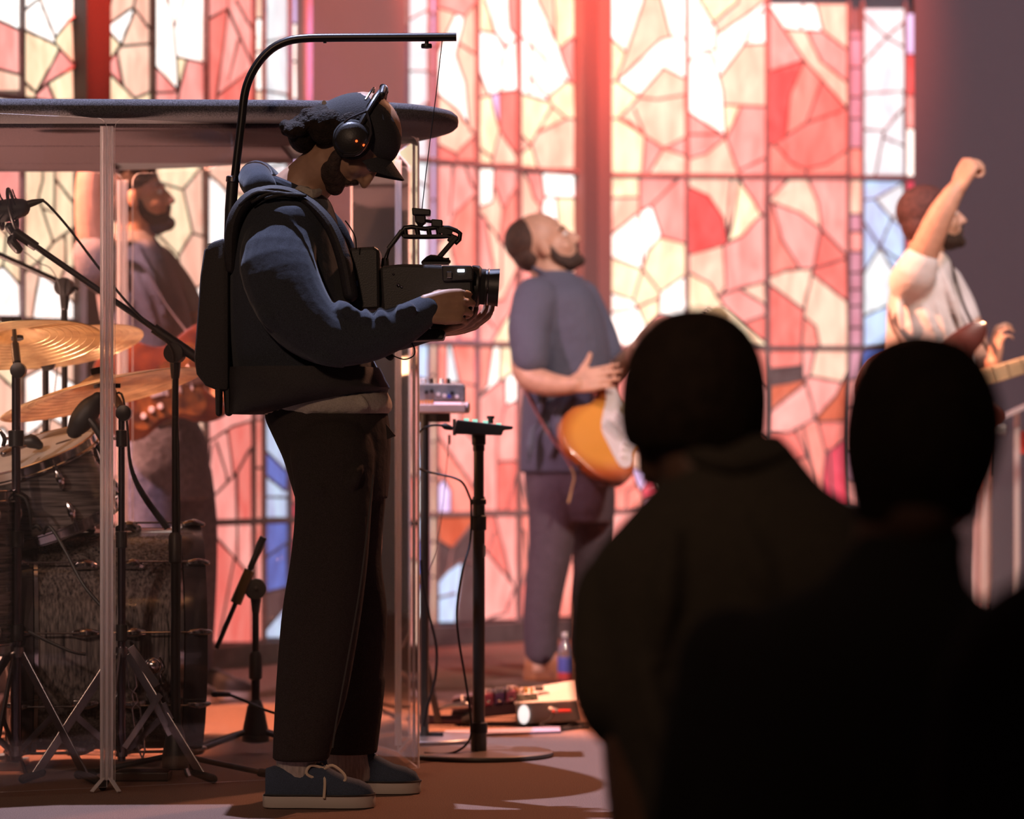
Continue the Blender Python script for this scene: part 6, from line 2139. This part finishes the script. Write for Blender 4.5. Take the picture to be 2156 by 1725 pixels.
hand_geo(b, hmg, [(8, 14, 10), (10, 16, 12), (12, 18, 12), (14, 20, 14)], [(.045, .052, -.004), (.066, .074, -.002), (.078, .094, 0)], 1.0, .05)
farm = [(1225, 640, YG + .2, .060), (1262, 720, YG + .22, .055), (1285, 790, YG + .15, .046), (1320, 760, YG + .02, .04), (1345, 735, YG - .06, .03)]
b.limb([(P(x, y, d), r) for x, y, d, r in farm], 4, 14)
hmf = frame(P(1345, 735, YG - .06), (.5, -.5, .55), (0, .5, .8))
hand_geo(b, hmf, [(25, 55, 40)] * 4, [(.04, .05, -.02), (.06, .06, -.03), (.08, .06, -.04)], 1.0)
l1 = [(1165, 1070, YG - .08, .06), (1158, 1160, YG - .09, .056), (1140, 1280, YG - .09, .058), (1132, 1390, YG - .09, .045), (1135, 1408, YG - .1, .04)]
l2 = [(1238, 1070, YG + .09, .06), (1244, 1160, YG + .12, .056), (1238, 1280, YG + .12, .058), (1236, 1380, YG + .12, .045), (1240, 1395, YG + .12, .04)]
b.limb([(P(x, y, d), r) for x, y, d, r in l1], 4, 14)
b.limb([(P(x, y, d), r) for x, y, d, r in l2], 4, 14)
b.build('body', SKIN_B, g1, remesh=0.0055, relax=3, smooth=180)
face_parts(g1, GM)
beard_part(g1, GM, BEARD, .84)
h = MB(GM)
h.ell((-0.040, 0, 0.046), (0.080, 0.078, 0.080), seg=24, rings=14)
h.ell((-0.062, 0, 0.004), (0.053, 0.070, 0.060))
hr = h.build('hair', HAIR_R, g1, remesh=0.005, relax=2, smooth=180)
s = MB()
s.slab([(572, 1135, 1205, .085), (592, 1122, 1228, .13), (620, 1103, 1252, .20), (670, 1094, 1272, .215), (730, 1098, 1284, .21), (800, 1102, 1286, .195), (880, 1098, 1284, .185), (950, 1094, 1288, .185), (996, 1094, 1292, .18)], YG)
s.limb([(P(1128, 630, YG - .18), .085, .075), (P(1114, 690, YG - .22), .078, .08), (P(1116, 735, YG - .245), .072, .082), (P(1117, 758, YG - .25), .070, .082)], 4, 18)
s.limb([(P(1220, 632, YG + .18), .08, .075), (P(1255, 700, YG + .21), .075, .075), (P(1272, 742, YG + .2), .07, .075)], 4, 18)
for a, c_ in (((1150, 800), (1130, 900)), ((1190, 830), (1160, 960)), ((1120, 900), (1112, 975)), ((1210, 650), (1190, 720))):
    s.limb([(P(a[0], a[1], YG - .19), .008), (P((a[0] + c_[0]) / 2, (a[1] + c_[1]) / 2, YG - .20), .018), (P(c_[0], c_[1], YG - .19), .008)], 3, 10)
so = s.build('shirt', SHIRT, g1, remesh=0.008, relax=3, smooth=180)
m = MB()
m.limb([(P(1138, 574, YG - .02), .014, .05), (P(1170, 590, YG - .08), .013, .03), (P(1205, 612, YG - .09), .012, .02), (P(1222, 628, YG - .06), .009, .02)], 4, 12)
m.limb([(P(1222, 588, YG - .02), .010, .03), (P(1232, 610, YG - .03), .012, .03), (P(1228, 632, YG - .03), .007, .02)], 4, 12)
m.build('collar', SHIRT, so)
tj = MB()
tj.slab([(925, 1110, 1280, .155), (975, 1106, 1288, .165), (1010, 1104, 1294, .17), (1060, 1112, 1296, .165), (1100, 1118, 1292, .14)], YG)
tj.limb([(P(1165, 1040, YG - .09), .095, .09), (P(1160, 1150, YG - .09), .083, .085), (P(1148, 1230, YG - .09), .074, .078), (P(1139, 1310, YG - .09), .066, .07), (P(1140, 1375, YG - .09), .062, .066)], 4, 18)
tj.limb([(P(1240, 1040, YG + .1), .095, .09), (P(1248, 1150, YG + .12), .08, .085), (P(1246, 1250, YG + .12), .07, .075), (P(1242, 1370, YG + .12), .06, .065)], 4, 18)
tj.build('trousers', CHINO, g1, remesh=0.008, relax=3, smooth=180)
for i, (x, y, dd) in enumerate(((1102, 1434, YG - .09), (1208, 1420, YG + .12))):
    shoe(g1, Vector((P(x, y, dd).x, dd, 0)), (1, -.15, 0), .275, (BOOT, BOOT, BOOT, LACE), laces=False)
SUN = bpy.data.materials.new('sunburst_lacquer')
SUN.use_nodes = True
nt = SUN.node_tree
bs = nt.nodes['Principled BSDF']
bs.inputs['Roughness'].default_value = .22
bs.inputs['Coat Weight'].default_value = .5
tc = nt.nodes.new('ShaderNodeTexCoord')
mp = nt.nodes.new('ShaderNodeMapping')
ga = math.radians(58)
mp.inputs['Rotation'].default_value = (0, ga, 0)
mp.inputs['Scale'].default_value = (4.4, 0.1, 5.6)
gr = nt.nodes.new('ShaderNodeTexGradient')
gr.gradient_type = 'SPHERICAL'
rp = nt.nodes.new('ShaderNodeValToRGB')
e = rp.color_ramp.elements
e[0].position, e[0].color = .02, (.07, .012, .008, 1)
e[1].position, e[1].color = .45, (.62, .28, .05, 1)
x_ = e.new(.2)
x_.color = (.36, .08, .02, 1)
nt.links.new(tc.outputs['Object'], mp.inputs['Vector'])
nt.links.new(mp.outputs['Vector'], gr.inputs['Vector'])
nt.links.new(gr.outputs['Fac'], rp.inputs['Fac'])
nt.links.new(rp.outputs['Color'], bs.inputs['Base Color'])
MAPLE = mat('maple_neck', (.52, .38, .20), .45, vary=(12, .15))
GUARD = mat('white_pickguard', (.62, .58, .58), .4)
gt1, M1 = guitar('electric_guitar', 'sunburst electric guitar with white pickguard worn by the guitarist in the blue shirt', (1282, 912), 47, YG - .30, SUN, GUARD, MAPLE, tilt=0.85)
STRAP = mat('red_brown_strap', (.30, .09, .085), .7, vary=(60, .2))
m = MB()
m.limb([(P(1120, 850, YG - .19), .005, .022), (P(1150, 905, YG - .21), .005, .022), (P(1190, 962, YG - .27), .005, .02), (P(1206, 990, YG - .29), .005, .016)], 4, 10)
m.limb([(P(1120, 850, YG - .19), .005, .022), (P(1105, 820, YG - .10), .005, .022), (P(1098, 800, YG + .02), .005, .022)], 4, 10)
tag(m.build('guitar_strap', STRAP, origin=P(1190, 965, YG - .27)), 'red-brown guitar strap across the back of the blue shirt', 'strap')
m = MB()
m.limb([(P(1203, 985, YG - .31), .004, .012), (P(1209, 1005, YG - .31), .004, .012), (P(1204, 1030, YG - .31), .004, .012), (P(1197, 1058, YG - .31), .004, .012)], 4, 10)
tag(m.build('strap_tail', mat('tan_leather', (.50, .32, .14), .6), origin=P(1203, 1060, YG - .31)), 'tan leather strap tail hanging below the sunburst guitar', 'strap')

# ================================================================== guitarist in grey tee behind the shield
TEEG = mat('grey_tee', (0.20, 0.185, 0.195), 0.95, bump=(20, 0.5, 0.012), vary=(300, 0.12))
DENIM = mat('blue_denim', (0.085, 0.10, 0.16), 0.95, bump=(30, 0.5, 0.01), vary=(60, 0.3))
YL = 11.25
g2 = thing('person', (P(350, 1478, YL).x, YL, 0), 'bearded guitarist in grey tee and jeans with a raised arm behind the drum shield', 'person')
LM = head_pose(287, 425, YL, 12, 1.04)
b = MB()
head_geo(b, LM)
b.limb([(P(290, 440, YL), .06), (P(285, 490, YL), .066), (P(280, 520, YL), .08)], 4, 16)
b.slab([(500, 235, 325, .10), (550, 215, 355, .19), (620, 225, 375, .18), (700, 245, 385, .16), (800, 275, 380, .13), (900, 290, 400, .11)], YL)
up = [(225, 560, YL - .18, .066), (200, 500, YL - .22, .06), (192, 420, YL - .24, .055), (196, 350, YL - .24, .048), (215, 290, YL - .2, .042), (232, 262, YL - .17, .03)]
b.limb([(P(x, y, d), r) for x, y, d, r in up], 4, 14)
hm3 = frame(P(232, 262, YL - .17), (.9, .2, .35), (0, .9, .2))
hand_geo(b, hm3, [(10, 18, 12)] * 4, [(.045, .05, 0), (.07, .065, 0), (.085, .08, 0)], .95)
dn = [(330, 560, YL + .2, .06), (385, 640, YL + .24, .052), (405, 720, YL + .15, .046), (420, 790, YL - .05, .04), (428, 825, YL - .15, .03)]
b.limb([(P(x, y, d), r) for x, y, d, r in dn], 4, 14)
hm4 = frame(P(428, 822, YL - .15), (.5, -.5, -.1), (.2, .3, 1))
hand_geo(b, hm4, [(25, 50, 35)] * 4, [(.04, .05, -.02), (.06, .06, -.03), (.08, .06, -.04)], 1.0)
for l in ([(312, 990, YL - .08, .06), (320, 1060, YL - .09, .056), (325, 1230, YL - .09, .058), (318, 1420, YL - .09, .045)], [(380, 990, YL + .1, .06), (395, 1060, YL + .12, .056), (405, 1230, YL + .12, .058), (400, 1410, YL + .12, .045)]):
    b.limb([(P(x, y, d), r) for x, y, d, r in l], 4, 14)
b.build('body', SKIN_B, g2, remesh=0.0055, relax=3, smooth=180)
face_parts(g2, LM)
beard_part(g2, LM, BEARD, 1.15)
h = MB(LM)
h.ell((-0.02, 0, 0.052), (0.102, 0.083, 0.088), seg=24, rings=14)
h.ell((-0.05, 0, -0.005), (0.066, 0.077, 0.07))
for k in range(22):
    a = random.uniform(0, 6.28)
    h.ell((-0.02 + .08 * math.cos(a), .065 * math.sin(a), .09 + random.uniform(-.02, .035)), random.uniform(.016, .026))
h.build('hair', HAIR_R, g2, remesh=0.006, relax=1, smooth=180)
s = MB()
s.slab([(488, 245, 312, .09), (510, 228, 335, .15), (550, 206, 358, .205), (620, 205, 386, .205), (680, 215, 402, .19), (716, 232, 392, .18), (770, 250, 392, .175), (860, 262, 400, .17), (898, 270, 410, .17)], YL)
s.limb([(P(235, 575, YL - .16), .086, .08), (P(212, 560, YL - .21), .082, .08), (P(200, 535, YL - .225), .075, .075)], 4, 16)
s.limb([(P(325, 562, YL + .17), .08, .075), (P(365, 610, YL + .22), .074, .072), (P(385, 645, YL + .23), .07, .07)], 4, 16)
for a, c_ in (((290, 520), (350, 660)), ((270, 540), (330, 690)), ((240, 560), (290, 700))):
    s.limb([(P(a[0], a[1], YL - .19), .008), (P((a[0] + c_[0]) / 2, (a[1] + c_[1]) / 2, YL - .205), .018), (P(c_[0], c_[1], YL - .18), .008)], 3, 10)
s.build('tee_shirt', TEEG, g2, remesh=0.008, relax=3, smooth=180)
tj = MB()
tj.slab([(835, 268, 398, .15), (885, 268, 415, .16), (930, 262, 435, .175), (990, 262, 442, .175), (1050, 270, 440, .15)], YL)
tj.limb([(P(310, 1000, YL - .09), .10, .09), (P(322, 1100, YL - .09), .09, .085), (P(326, 1240, YL - .09), .078, .075), (P(320, 1430, YL - .09), .07, .07)], 4, 18)
tj.limb([(P(385, 1000, YL + .1), .10, .09), (P(402, 1100, YL + .12), .09, .085), (P(408, 1240, YL + .12), .078, .075), (P(402, 1420, YL + .12), .07, .07)], 4, 18)
tj.build('jeans', DENIM, g2, remesh=0.008, relax=3, smooth=180)
for x, dd in ((288, YL - .09), (370, YL + .12)):
    shoe(g2, Vector((P(x, 1400, dd).x, dd, 0)), (1, -.1, 0), .275, (BLACK, SOLE, BLACK, LACE), laces=False)
DARKG = mat('burgundy_lacquer', (.10, .022, .022), .22, coat=.5, vary=(10, .4, (.22, .06, .02)))
gt2, M2 = guitar('electric_guitar', 'dark burgundy electric guitar played behind the ride cymbal', (330, 812), 12, YL - .28, DARKG, mat('tortoise_guard', (.14, .05, .03), .3, vary=(20, .6, (.35, .13, .03))), mat('rosewood_neck', (.10, .045, .03), .5))
m = MB()
m.limb([(P(240, 545, YL - .215), .004, .022), (P(300, 560, YL - .225), .004, .022), (P(350, 640, YL - .225), .004, .022), (P(395, 700, YL - .24), .004, .022), (P(430, 745, YL - .27), .004, .022)], 5, 10)
tag(m.build('guitar_strap', mat('grey_strap', (.16, .15, .17), .8), origin=P(395, 700, YL - .24)), 'grey guitar strap over the grey tee behind the shield', 'strap')

# ================================================================== singer in white tee (right)
WTEE = mat('white_tee', (0.66, 0.61, 0.60), 0.95, bump=(18, 0.5, 0.014), vary=(300, 0.06))
YS = 11.75
g3 = thing('person', (P(1950, 1455, YS).x, YS, 0), 'singer in white tee raising an arm, standing before the plain grey wall', 'person')
SM = head_pose(1960, 470, YS, 14, 1.0)
b = MB()
head_geo(b, SM)
b.limb([(P(1955, 480, YS), .058), (P(1948, 525, YS), .062), (P(1945, 555, YS), .078)], 4, 16)
b.slab([(545, 1905, 1990, .10), (590, 1885, 2000, .18), (660, 1885, 2010, .18), (760, 1890, 2030, .165), (860, 1900, 2025, .13), (960, 1905, 2020, .11)], YS)
ra = [(1930, 585, YS - .19, .062), (1944, 535, YS - .24, .054), (1962, 492, YS - .27, .050), (1982, 450, YS - .29, .046), (2004, 412, YS - .30, .036), (2018, 393, YS - .30, .030)]
b.limb([(P(x, y, d), r) for x, y, d, r in ra], 4, 14)
hm5 = frame(P(2018, 393, YS - .30), (P(2040, 350, YS - .30) - P(2018, 393, YS - .30)), (-.5, .8, .2))
hand_geo(b, hm5, [(72, 92, 60), (74, 94, 60), (76, 96, 60), (78, 96, 60)], [(.045, .042, -.02), (.072, .034, -.045), (.086, .012, -.056)], 1.05, .02)
la_ = [(1995, 600, YS + .18, .06), (2040, 690, YS + .16, .052), (2062, 770, YS + .05, .046), (2082, 770, YS - .12, .036), (2092, 765, YS - .2, .03)]
b.limb([(P(x, y, d), r) for x, y, d, r in la_], 4, 14)
hm6 = frame(P(2092, 768, YS - .2), (.12, -.25, 1), (-.3, .9, .2))
hand_geo(b, hm6, [(10, 60, 50)] * 4, [(.04, .05, -.02), (.06, .06, -.03), (.08, .06, -.04)], .95)
for l in ([(1940, 1060, YS - .08, .08), (1945, 1120, YS - .09, .075), (1945, 1280, YS - .09, .058), (1940, 1425, YS - .09, .045)], [(1990, 1060, YS + .09, .08), (1995, 1120, YS + .1, .075), (1995, 1280, YS + .1, .058), (1990, 1420, YS + .1, .045)]):
    b.limb([(P(x, y, d), r) for x, y, d, r in l], 4, 14)
b.build('body', SKIN_B, g3, remesh=0.0055, relax=3, smooth=180)
face_parts(g3, SM)
beard_part(g3, SM, BEARD, .9)
h = MB(SM)
h.ell((-0.020, 0, 0.044), (0.098, 0.080, 0.086), seg=24, rings=14)
h.ell((-0.056, 0, -0.005), (0.056, 0.074, 0.070))
h.build('hair', mat('maroon_brown_hair', (.085, .030, .026), .7, bump=(200, .8, .006), vary=(60, .4)), g3, remesh=0.006, relax=2, smooth=180)
s = MB()
s.slab([(532, 1912, 1985, .09), (552, 1898, 2000, .15), (590, 1880, 2004, .20), (640, 1871, 2014, .205), (690, 1868, 2034, .20), (740, 1867, 2046, .195), (830, 1868, 2052, .19), (930, 1870, 2052, .185), (985, 1870, 2052, .18)], YS)
s.limb([(P(1918, 596, YS - .17), .08, .075), (P(1928, 575, YS - .22), .075, .07), (P(1936, 556, YS - .235), .067, .065)], 4, 16)
s.limb([(P(1985, 600, YS + .16), .075, .07), (P(2010, 640, YS + .18), .07, .07), (P(2026, 672, YS + .17), .065, .068)], 4, 16)
for a, c_ in (((1985, 570), (2030, 700)), ((1960, 600), (2000, 730)), ((1930, 610), (1975, 720)), ((1890, 620), (1900, 700))):
    s.limb([(P(a[0], a[1], YS - .18), .008), (P((a[0] + c_[0]) / 2, (a[1] + c_[1]) / 2, YS - .20), .016), (P(c_[0], c_[1], YS - .19), .008)], 3, 10)
s.build('tee_shirt', WTEE, g3, remesh=0.008, relax=3, smooth=180)
m = MB()
m.limb([(P(1990, 555, YS - .02), .012, .03), (P(2006, 575, YS - .02), .014, .03), (P(2004, 600, YS - .02), .008, .02)], 4, 12)
m.build('collar_flap', WTEE, g3)
tj = MB()
tj.slab([(915, 1880, 2040, .16), (965, 1872, 2046, .17), (1010, 1866, 2050, .175), (1060, 1876, 2046, .15)], YS)
tj.limb([(P(1930, 1040, YS - .09), .095, .09), (P(1940, 1150, YS - .09), .085, .085), (P(1945, 1290, YS - .09), .072, .072), (P(1942, 1420, YS - .09), .066, .068)], 4, 18)
tj.limb([(P(1995, 1040, YS + .1), .095, .09), (P(1998, 1150, YS + .1), .085, .085), (P(1998, 1290, YS + .1), .072, .072), (P(1992, 1415, YS + .1), .066, .068)], 4, 18)
tj.build('trousers', CHINO, g3, remesh=0.008, relax=3, smooth=180)
for x, dd in ((1905, YS - .09), (1955, YS + .1)):
    shoe(g3, Vector((P(x, 1400, dd).x, dd, 0)), (1, -.1, 0), .275, (BLACK, SOLE, BLACK, LACE), laces=False)
gt3, M3 = guitar('electric_guitar', 'pale-necked guitar held by the singer in the white tee', (1950, 832), 17, YS - .30, mat('dark_cherry', (.09, .025, .02), .25, coat=.4), None, mat('pale_maple', (.50, .38, .22), .5, vary=(12, .1)), s=1.12, neck_len=.56)
m = MB()
m.limb([(P(1872, 660, YS - .10), .004, .022), (P(1880, 690, YS - .17), .004, .022), (P(1896, 722, YS - .22), .004, .022), (P(1915, 775, YS - .27), .004, .022)], 4, 10)
sp_ = thing('guitar_strap', P(2052, 700, YS - .2), 'dark brown guitar strap over the white tee', 'strap')
BST = mat('brown_strap', (.07, .04, .035), .7)
m.build('back_length', BST, sp_)
m = MB()
m.limb([(P(2004, 560, YS - .05), .004, .022), (P(2028, 640, YS - .12), .004, .022), (P(2052, 690, YS - .2), .004, .022), (P(2078, 735, YS - .27), .004, .022)], 4, 10)
m.build('front_length', BST, sp_)

# ================================================================== audience in the foreground
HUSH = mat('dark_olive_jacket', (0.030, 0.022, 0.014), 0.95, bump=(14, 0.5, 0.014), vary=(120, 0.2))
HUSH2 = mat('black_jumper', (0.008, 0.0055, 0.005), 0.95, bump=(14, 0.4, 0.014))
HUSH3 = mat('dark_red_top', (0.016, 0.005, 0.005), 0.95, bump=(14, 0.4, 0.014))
def watcher(label, Y, head_rows, neck, torso, legs_x, hair_m, coat_m, face=None, feetY=None):
    cx = P(legs_x, 1200, Y).x
    t = thing('person', (cx, Y, -0.75), label, 'person')
    b = MB()
    if face is not None:
        head_geo(b, face)
    b.limb(neck, 3, 16)
    b.slab([(r[0] + 30, r[1] + 24, r[2] - 24, max(r[3] - .02, .05)) for r in torso], Y)
    for sx in (-1, 1):
        b.limb([(Vector((cx + sx * .09, Y, .12)), .09), (Vector((cx + sx * .1, Y - .01, -.28)), .062), (Vector((cx + sx * .1, Y + .01, -.66)), .045), (Vector((cx + sx * .1, Y + .08, -.715)), .035)], 4, 14)
    b.build('body', SKIN_D, t, remesh=0.0075, relax=3, smooth=180)
    if face is not None:
        face_parts(t, face)
    h = MB()
    h.slab([(r[0], r[1], r[2], r[3] * 1.17) for r in head_rows], Y, ex=2.05, sub=4)
    h.build('hair', hair_m, t, remesh=0.006, relax=5, smooth=180)
    return t, cx

# first: short-haired head, turned to the left
Y1 = 4.4
F1 = Matrix.Translation(P(1445, 850, Y1)) @ Matrix.Rotation(math.radians(125), 4, 'Z') @ Matrix.Scale(.96, 4)
p1, c1x = watcher('person with close-cropped round head in dark olive jacket watching from below the stage', Y1,
    [(651, 1440, 1490, .025), (662, 1398, 1530, .055), (690, 1360, 1568, .078), (730, 1330, 1596, .09), (780, 1312, 1612, .096), (830, 1305, 1618, .098), (880, 1304, 1617, .094), (915, 1308, 1614, .085), (945, 1322, 1606, .075)],
    [(P(1480, 900, Y1 + .01), .072), (P(1500, 980, Y1 + .02), .070), (P(1520, 1060, Y1 + .02), .085)],
    [(960, 1460, 1640, .06), (1010, 1400, 1700, .10), (1060, 1370, 1760, .13), (1110, 1320, 1830, .15), (1180, 1250, 1880, .16), (1300, 1230, 1900, .16), (1500, 1240, 1890, .15), (1725, 1260, 1880, .15), (2000, 1300, 1860, .15)], 1560, HAIR, HUSH, F1)
m = MB()
m.slab([(915, 1500, 1640, .065), (945, 1440, 1668, .085), (985, 1408, 1700, .105), (1025, 1378, 1735, .125), (1060, 1345, 1790, .14), (1110, 1300, 1850, .155), (1160, 1256, 1890, .165), (1220, 1240, 1910, .17), (1400, 1240, 1915, .17), (1600, 1290, 1905, .165), (1725, 1310, 1890, .16), (1950, 1330, 1880, .16)], Y1)
m.limb([(P(1318, 1262, Y1), .070, .08), (P(1304, 1350, Y1 - .02), .066, .07), (P(1298, 1440, Y1 - .03), .060, .06), (P(1300, 1490, Y1 + .02), .05, .055), (P(1330, 1520, Y1 + .14), .045, .045), (P(1400, 1500, Y1 + .2), .04, .04)], 4, 18)
m.limb([(P(1860, 1190, Y1), .075, .075), (P(1890, 1400, Y1), .06, .06), (P(1880, 1600, Y1 + .05), .05, .05)], 4, 16)
for a, c_ in (((1420, 1120), (1380, 1400)), ((1560, 1100), (1640, 1300)), ((1350, 1400), (1420, 1650))):
    m.limb([(P(a[0], a[1], Y1 - .15), .01), (P((a[0] + c_[0]) / 2, (a[1] + c_[1]) / 2, Y1 - .165), .02), (P(c_[0], c_[1], Y1 - .15), .01)], 3, 10)
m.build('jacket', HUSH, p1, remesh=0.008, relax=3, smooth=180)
m = MB()
m.limb([(P(1470, 960, Y1 - .07), .014, .02), (P(1540, 975, Y1 - .105), .016, .02), (P(1610, 968, Y1 - .08), .016, .02), (P(1640, 955, Y1 - .04), .012, .02)], 4, 12)
m.build('collar', HUSH, p1)
for nm_, mt_ in (('trousers', HUSH2),):
    m = MB()
    for sx in (-1, 1):
        m.limb([(Vector((c1x + sx * .09, Y1, .15)), .11), (Vector((c1x + sx * .1, Y1 - .01, -.28)), .085), (Vector((c1x + sx * .1, Y1 + .01, -.62)), .07)], 4, 16)
    m.build(nm_, mt_, p1, remesh=0.01, relax=2, smooth=180)
for sx in (-1, 1):
    shoe(p1, Vector((c1x + sx * .1, Y1 - .06, -0.75)), (0.05 * sx, 1, 0), .27, (BLACK, BLACK, BLACK, LACE), laces=False)

# second: fuller hair, nearer
Y2 = 3.7
F2 = Matrix.Translation(P(1935, 900, Y2)) @ Matrix.Rotation(math.radians(80), 4, 'Z') @ Matrix.Scale(.86, 4)
p2_, c2x = watcher('person with full dark hair in a black jumper watching from below the stage', Y2,
    [(703, 1900, 1965, .025), (718, 1862, 2020, .05), (745, 1828, 2056, .07), (790, 1800, 2086, .082), (850, 1781, 2106, .09), (910, 1772, 2110, .092), (970, 1774, 2102, .088), (1020, 1784, 2084, .08), (1060, 1794, 2066, .07), (1100, 1800, 2052, .06)],
    [(P(1920, 1020, Y2), .062), (P(1910, 1120, Y2 + .005), .058), (P(1905, 1210, Y2 + .01), .07)],
    [(1130, 1800, 2032, .062), (1190, 1760, 2030, .08), (1250, 1700, 2050, .11), (1310, 1580, 2120, .13), (1380, 1510, 2200, .14), (1500, 1490, 2260, .15), (1725, 1480, 2280, .15), (2000, 1500, 2280, .15)], 1900, HAIR, HUSH2, F2)
m = MB()
m.slab([(1120, 1812, 2034, .06), (1180, 1770, 2026, .078), (1230, 1722, 2036, .095), (1265, 1640, 2070, .115), (1300, 1565, 2130, .13), (1345, 1510, 2180, .145), (1410, 1480, 2240, .155), (1520, 1462, 2270, .16), (1725, 1440, 2290, .16), (2000, 1460, 2290, .16)], Y2)
m.limb([(P(1540, 1390, Y2), .06, .07), (P(1490, 1560, Y2), .05, .06), (P(1450, 1760, Y2 + .02), .045, .05)], 4, 16)
m.limb([(P(2220, 1390, Y2), .06, .07), (P(2270, 1560, Y2), .05, .06), (P(2290, 1760, Y2 + .02), .045, .05)], 4, 16)
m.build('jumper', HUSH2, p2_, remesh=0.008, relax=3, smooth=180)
m = MB()
for sx in (-1, 1):
    m.limb([(Vector((c2x + sx * .09, Y2, .15)), .105), (Vector((c2x + sx * .1, Y2 - .01, -.28)), .08), (Vector((c2x + sx * .1, Y2 + .01, -.62)), .065)], 4, 16)
m.build('trousers', HUSH2, p2_, remesh=0.01, relax=2, smooth=180)
for sx in (-1, 1):
    shoe(p2_, Vector((c2x + sx * .1, Y2 - .06, -0.75)), (0.05 * sx, 1, 0), .26, (BLACK, BLACK, BLACK, LACE), laces=False)

# third: only a shoulder enters the frame at the right
Y3 = 3.0
F3_ = Matrix.Translation(P(2420, 760, Y3)) @ Matrix.Rotation(math.radians(95), 4, 'Z')
p3_, c3x = watcher('person in dark red top whose shoulder rises beside the person in black', Y3,
    [(530, 2380, 2450, .02), (560, 2300, 2530, .06), (650, 2240, 2590, .085), (780, 2230, 2600, .088), (880, 2245, 2585, .075), (940, 2280, 2550, .06)],
    [(P(2415, 900, Y3), .06), (P(2415, 1040, Y3), .058), (P(2415, 1120, Y3), .075)],
    [(1120, 2300, 2540, .07), (1200, 2200, 2640, .10), (1260, 2100, 2740, .12), (1340, 2030, 2810, .13), (1500, 1990, 2850, .135), (1725, 1990, 2850, .135), (2000, 2000, 2840, .135)], 2415, HAIR, HUSH3, F3_)
m = MB()
m.slab([(1090, 2320, 2520, .07), (1160, 2260, 2580, .09), (1215, 2160, 2680, .115), (1260, 2090, 2750, .13), (1300, 2050, 2790, .14), (1400, 1985, 2850, .145), (1550, 1960, 2880, .15), (1725, 1950, 2890, .15), (2000, 1980, 2870, .15)], Y3)
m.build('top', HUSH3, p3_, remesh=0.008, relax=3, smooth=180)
m = MB()
for sx in (-1, 1):
    m.limb([(Vector((c3x + sx * .09, Y3, .15)), .105), (Vector((c3x + sx * .1, Y3 - .01, -.28)), .08), (Vector((c3x + sx * .1, Y3 + .01, -.62)), .065)], 4, 16)
m.build('trousers', HUSH2, p3_, remesh=0.01, relax=2, smooth=180)
for sx in (-1, 1):
    shoe(p3_, Vector((c3x + sx * .1, Y3 - .06, -0.75)), (0.05 * sx, 1, 0), .26, (BLACK, BLACK, BLACK, LACE), laces=False)
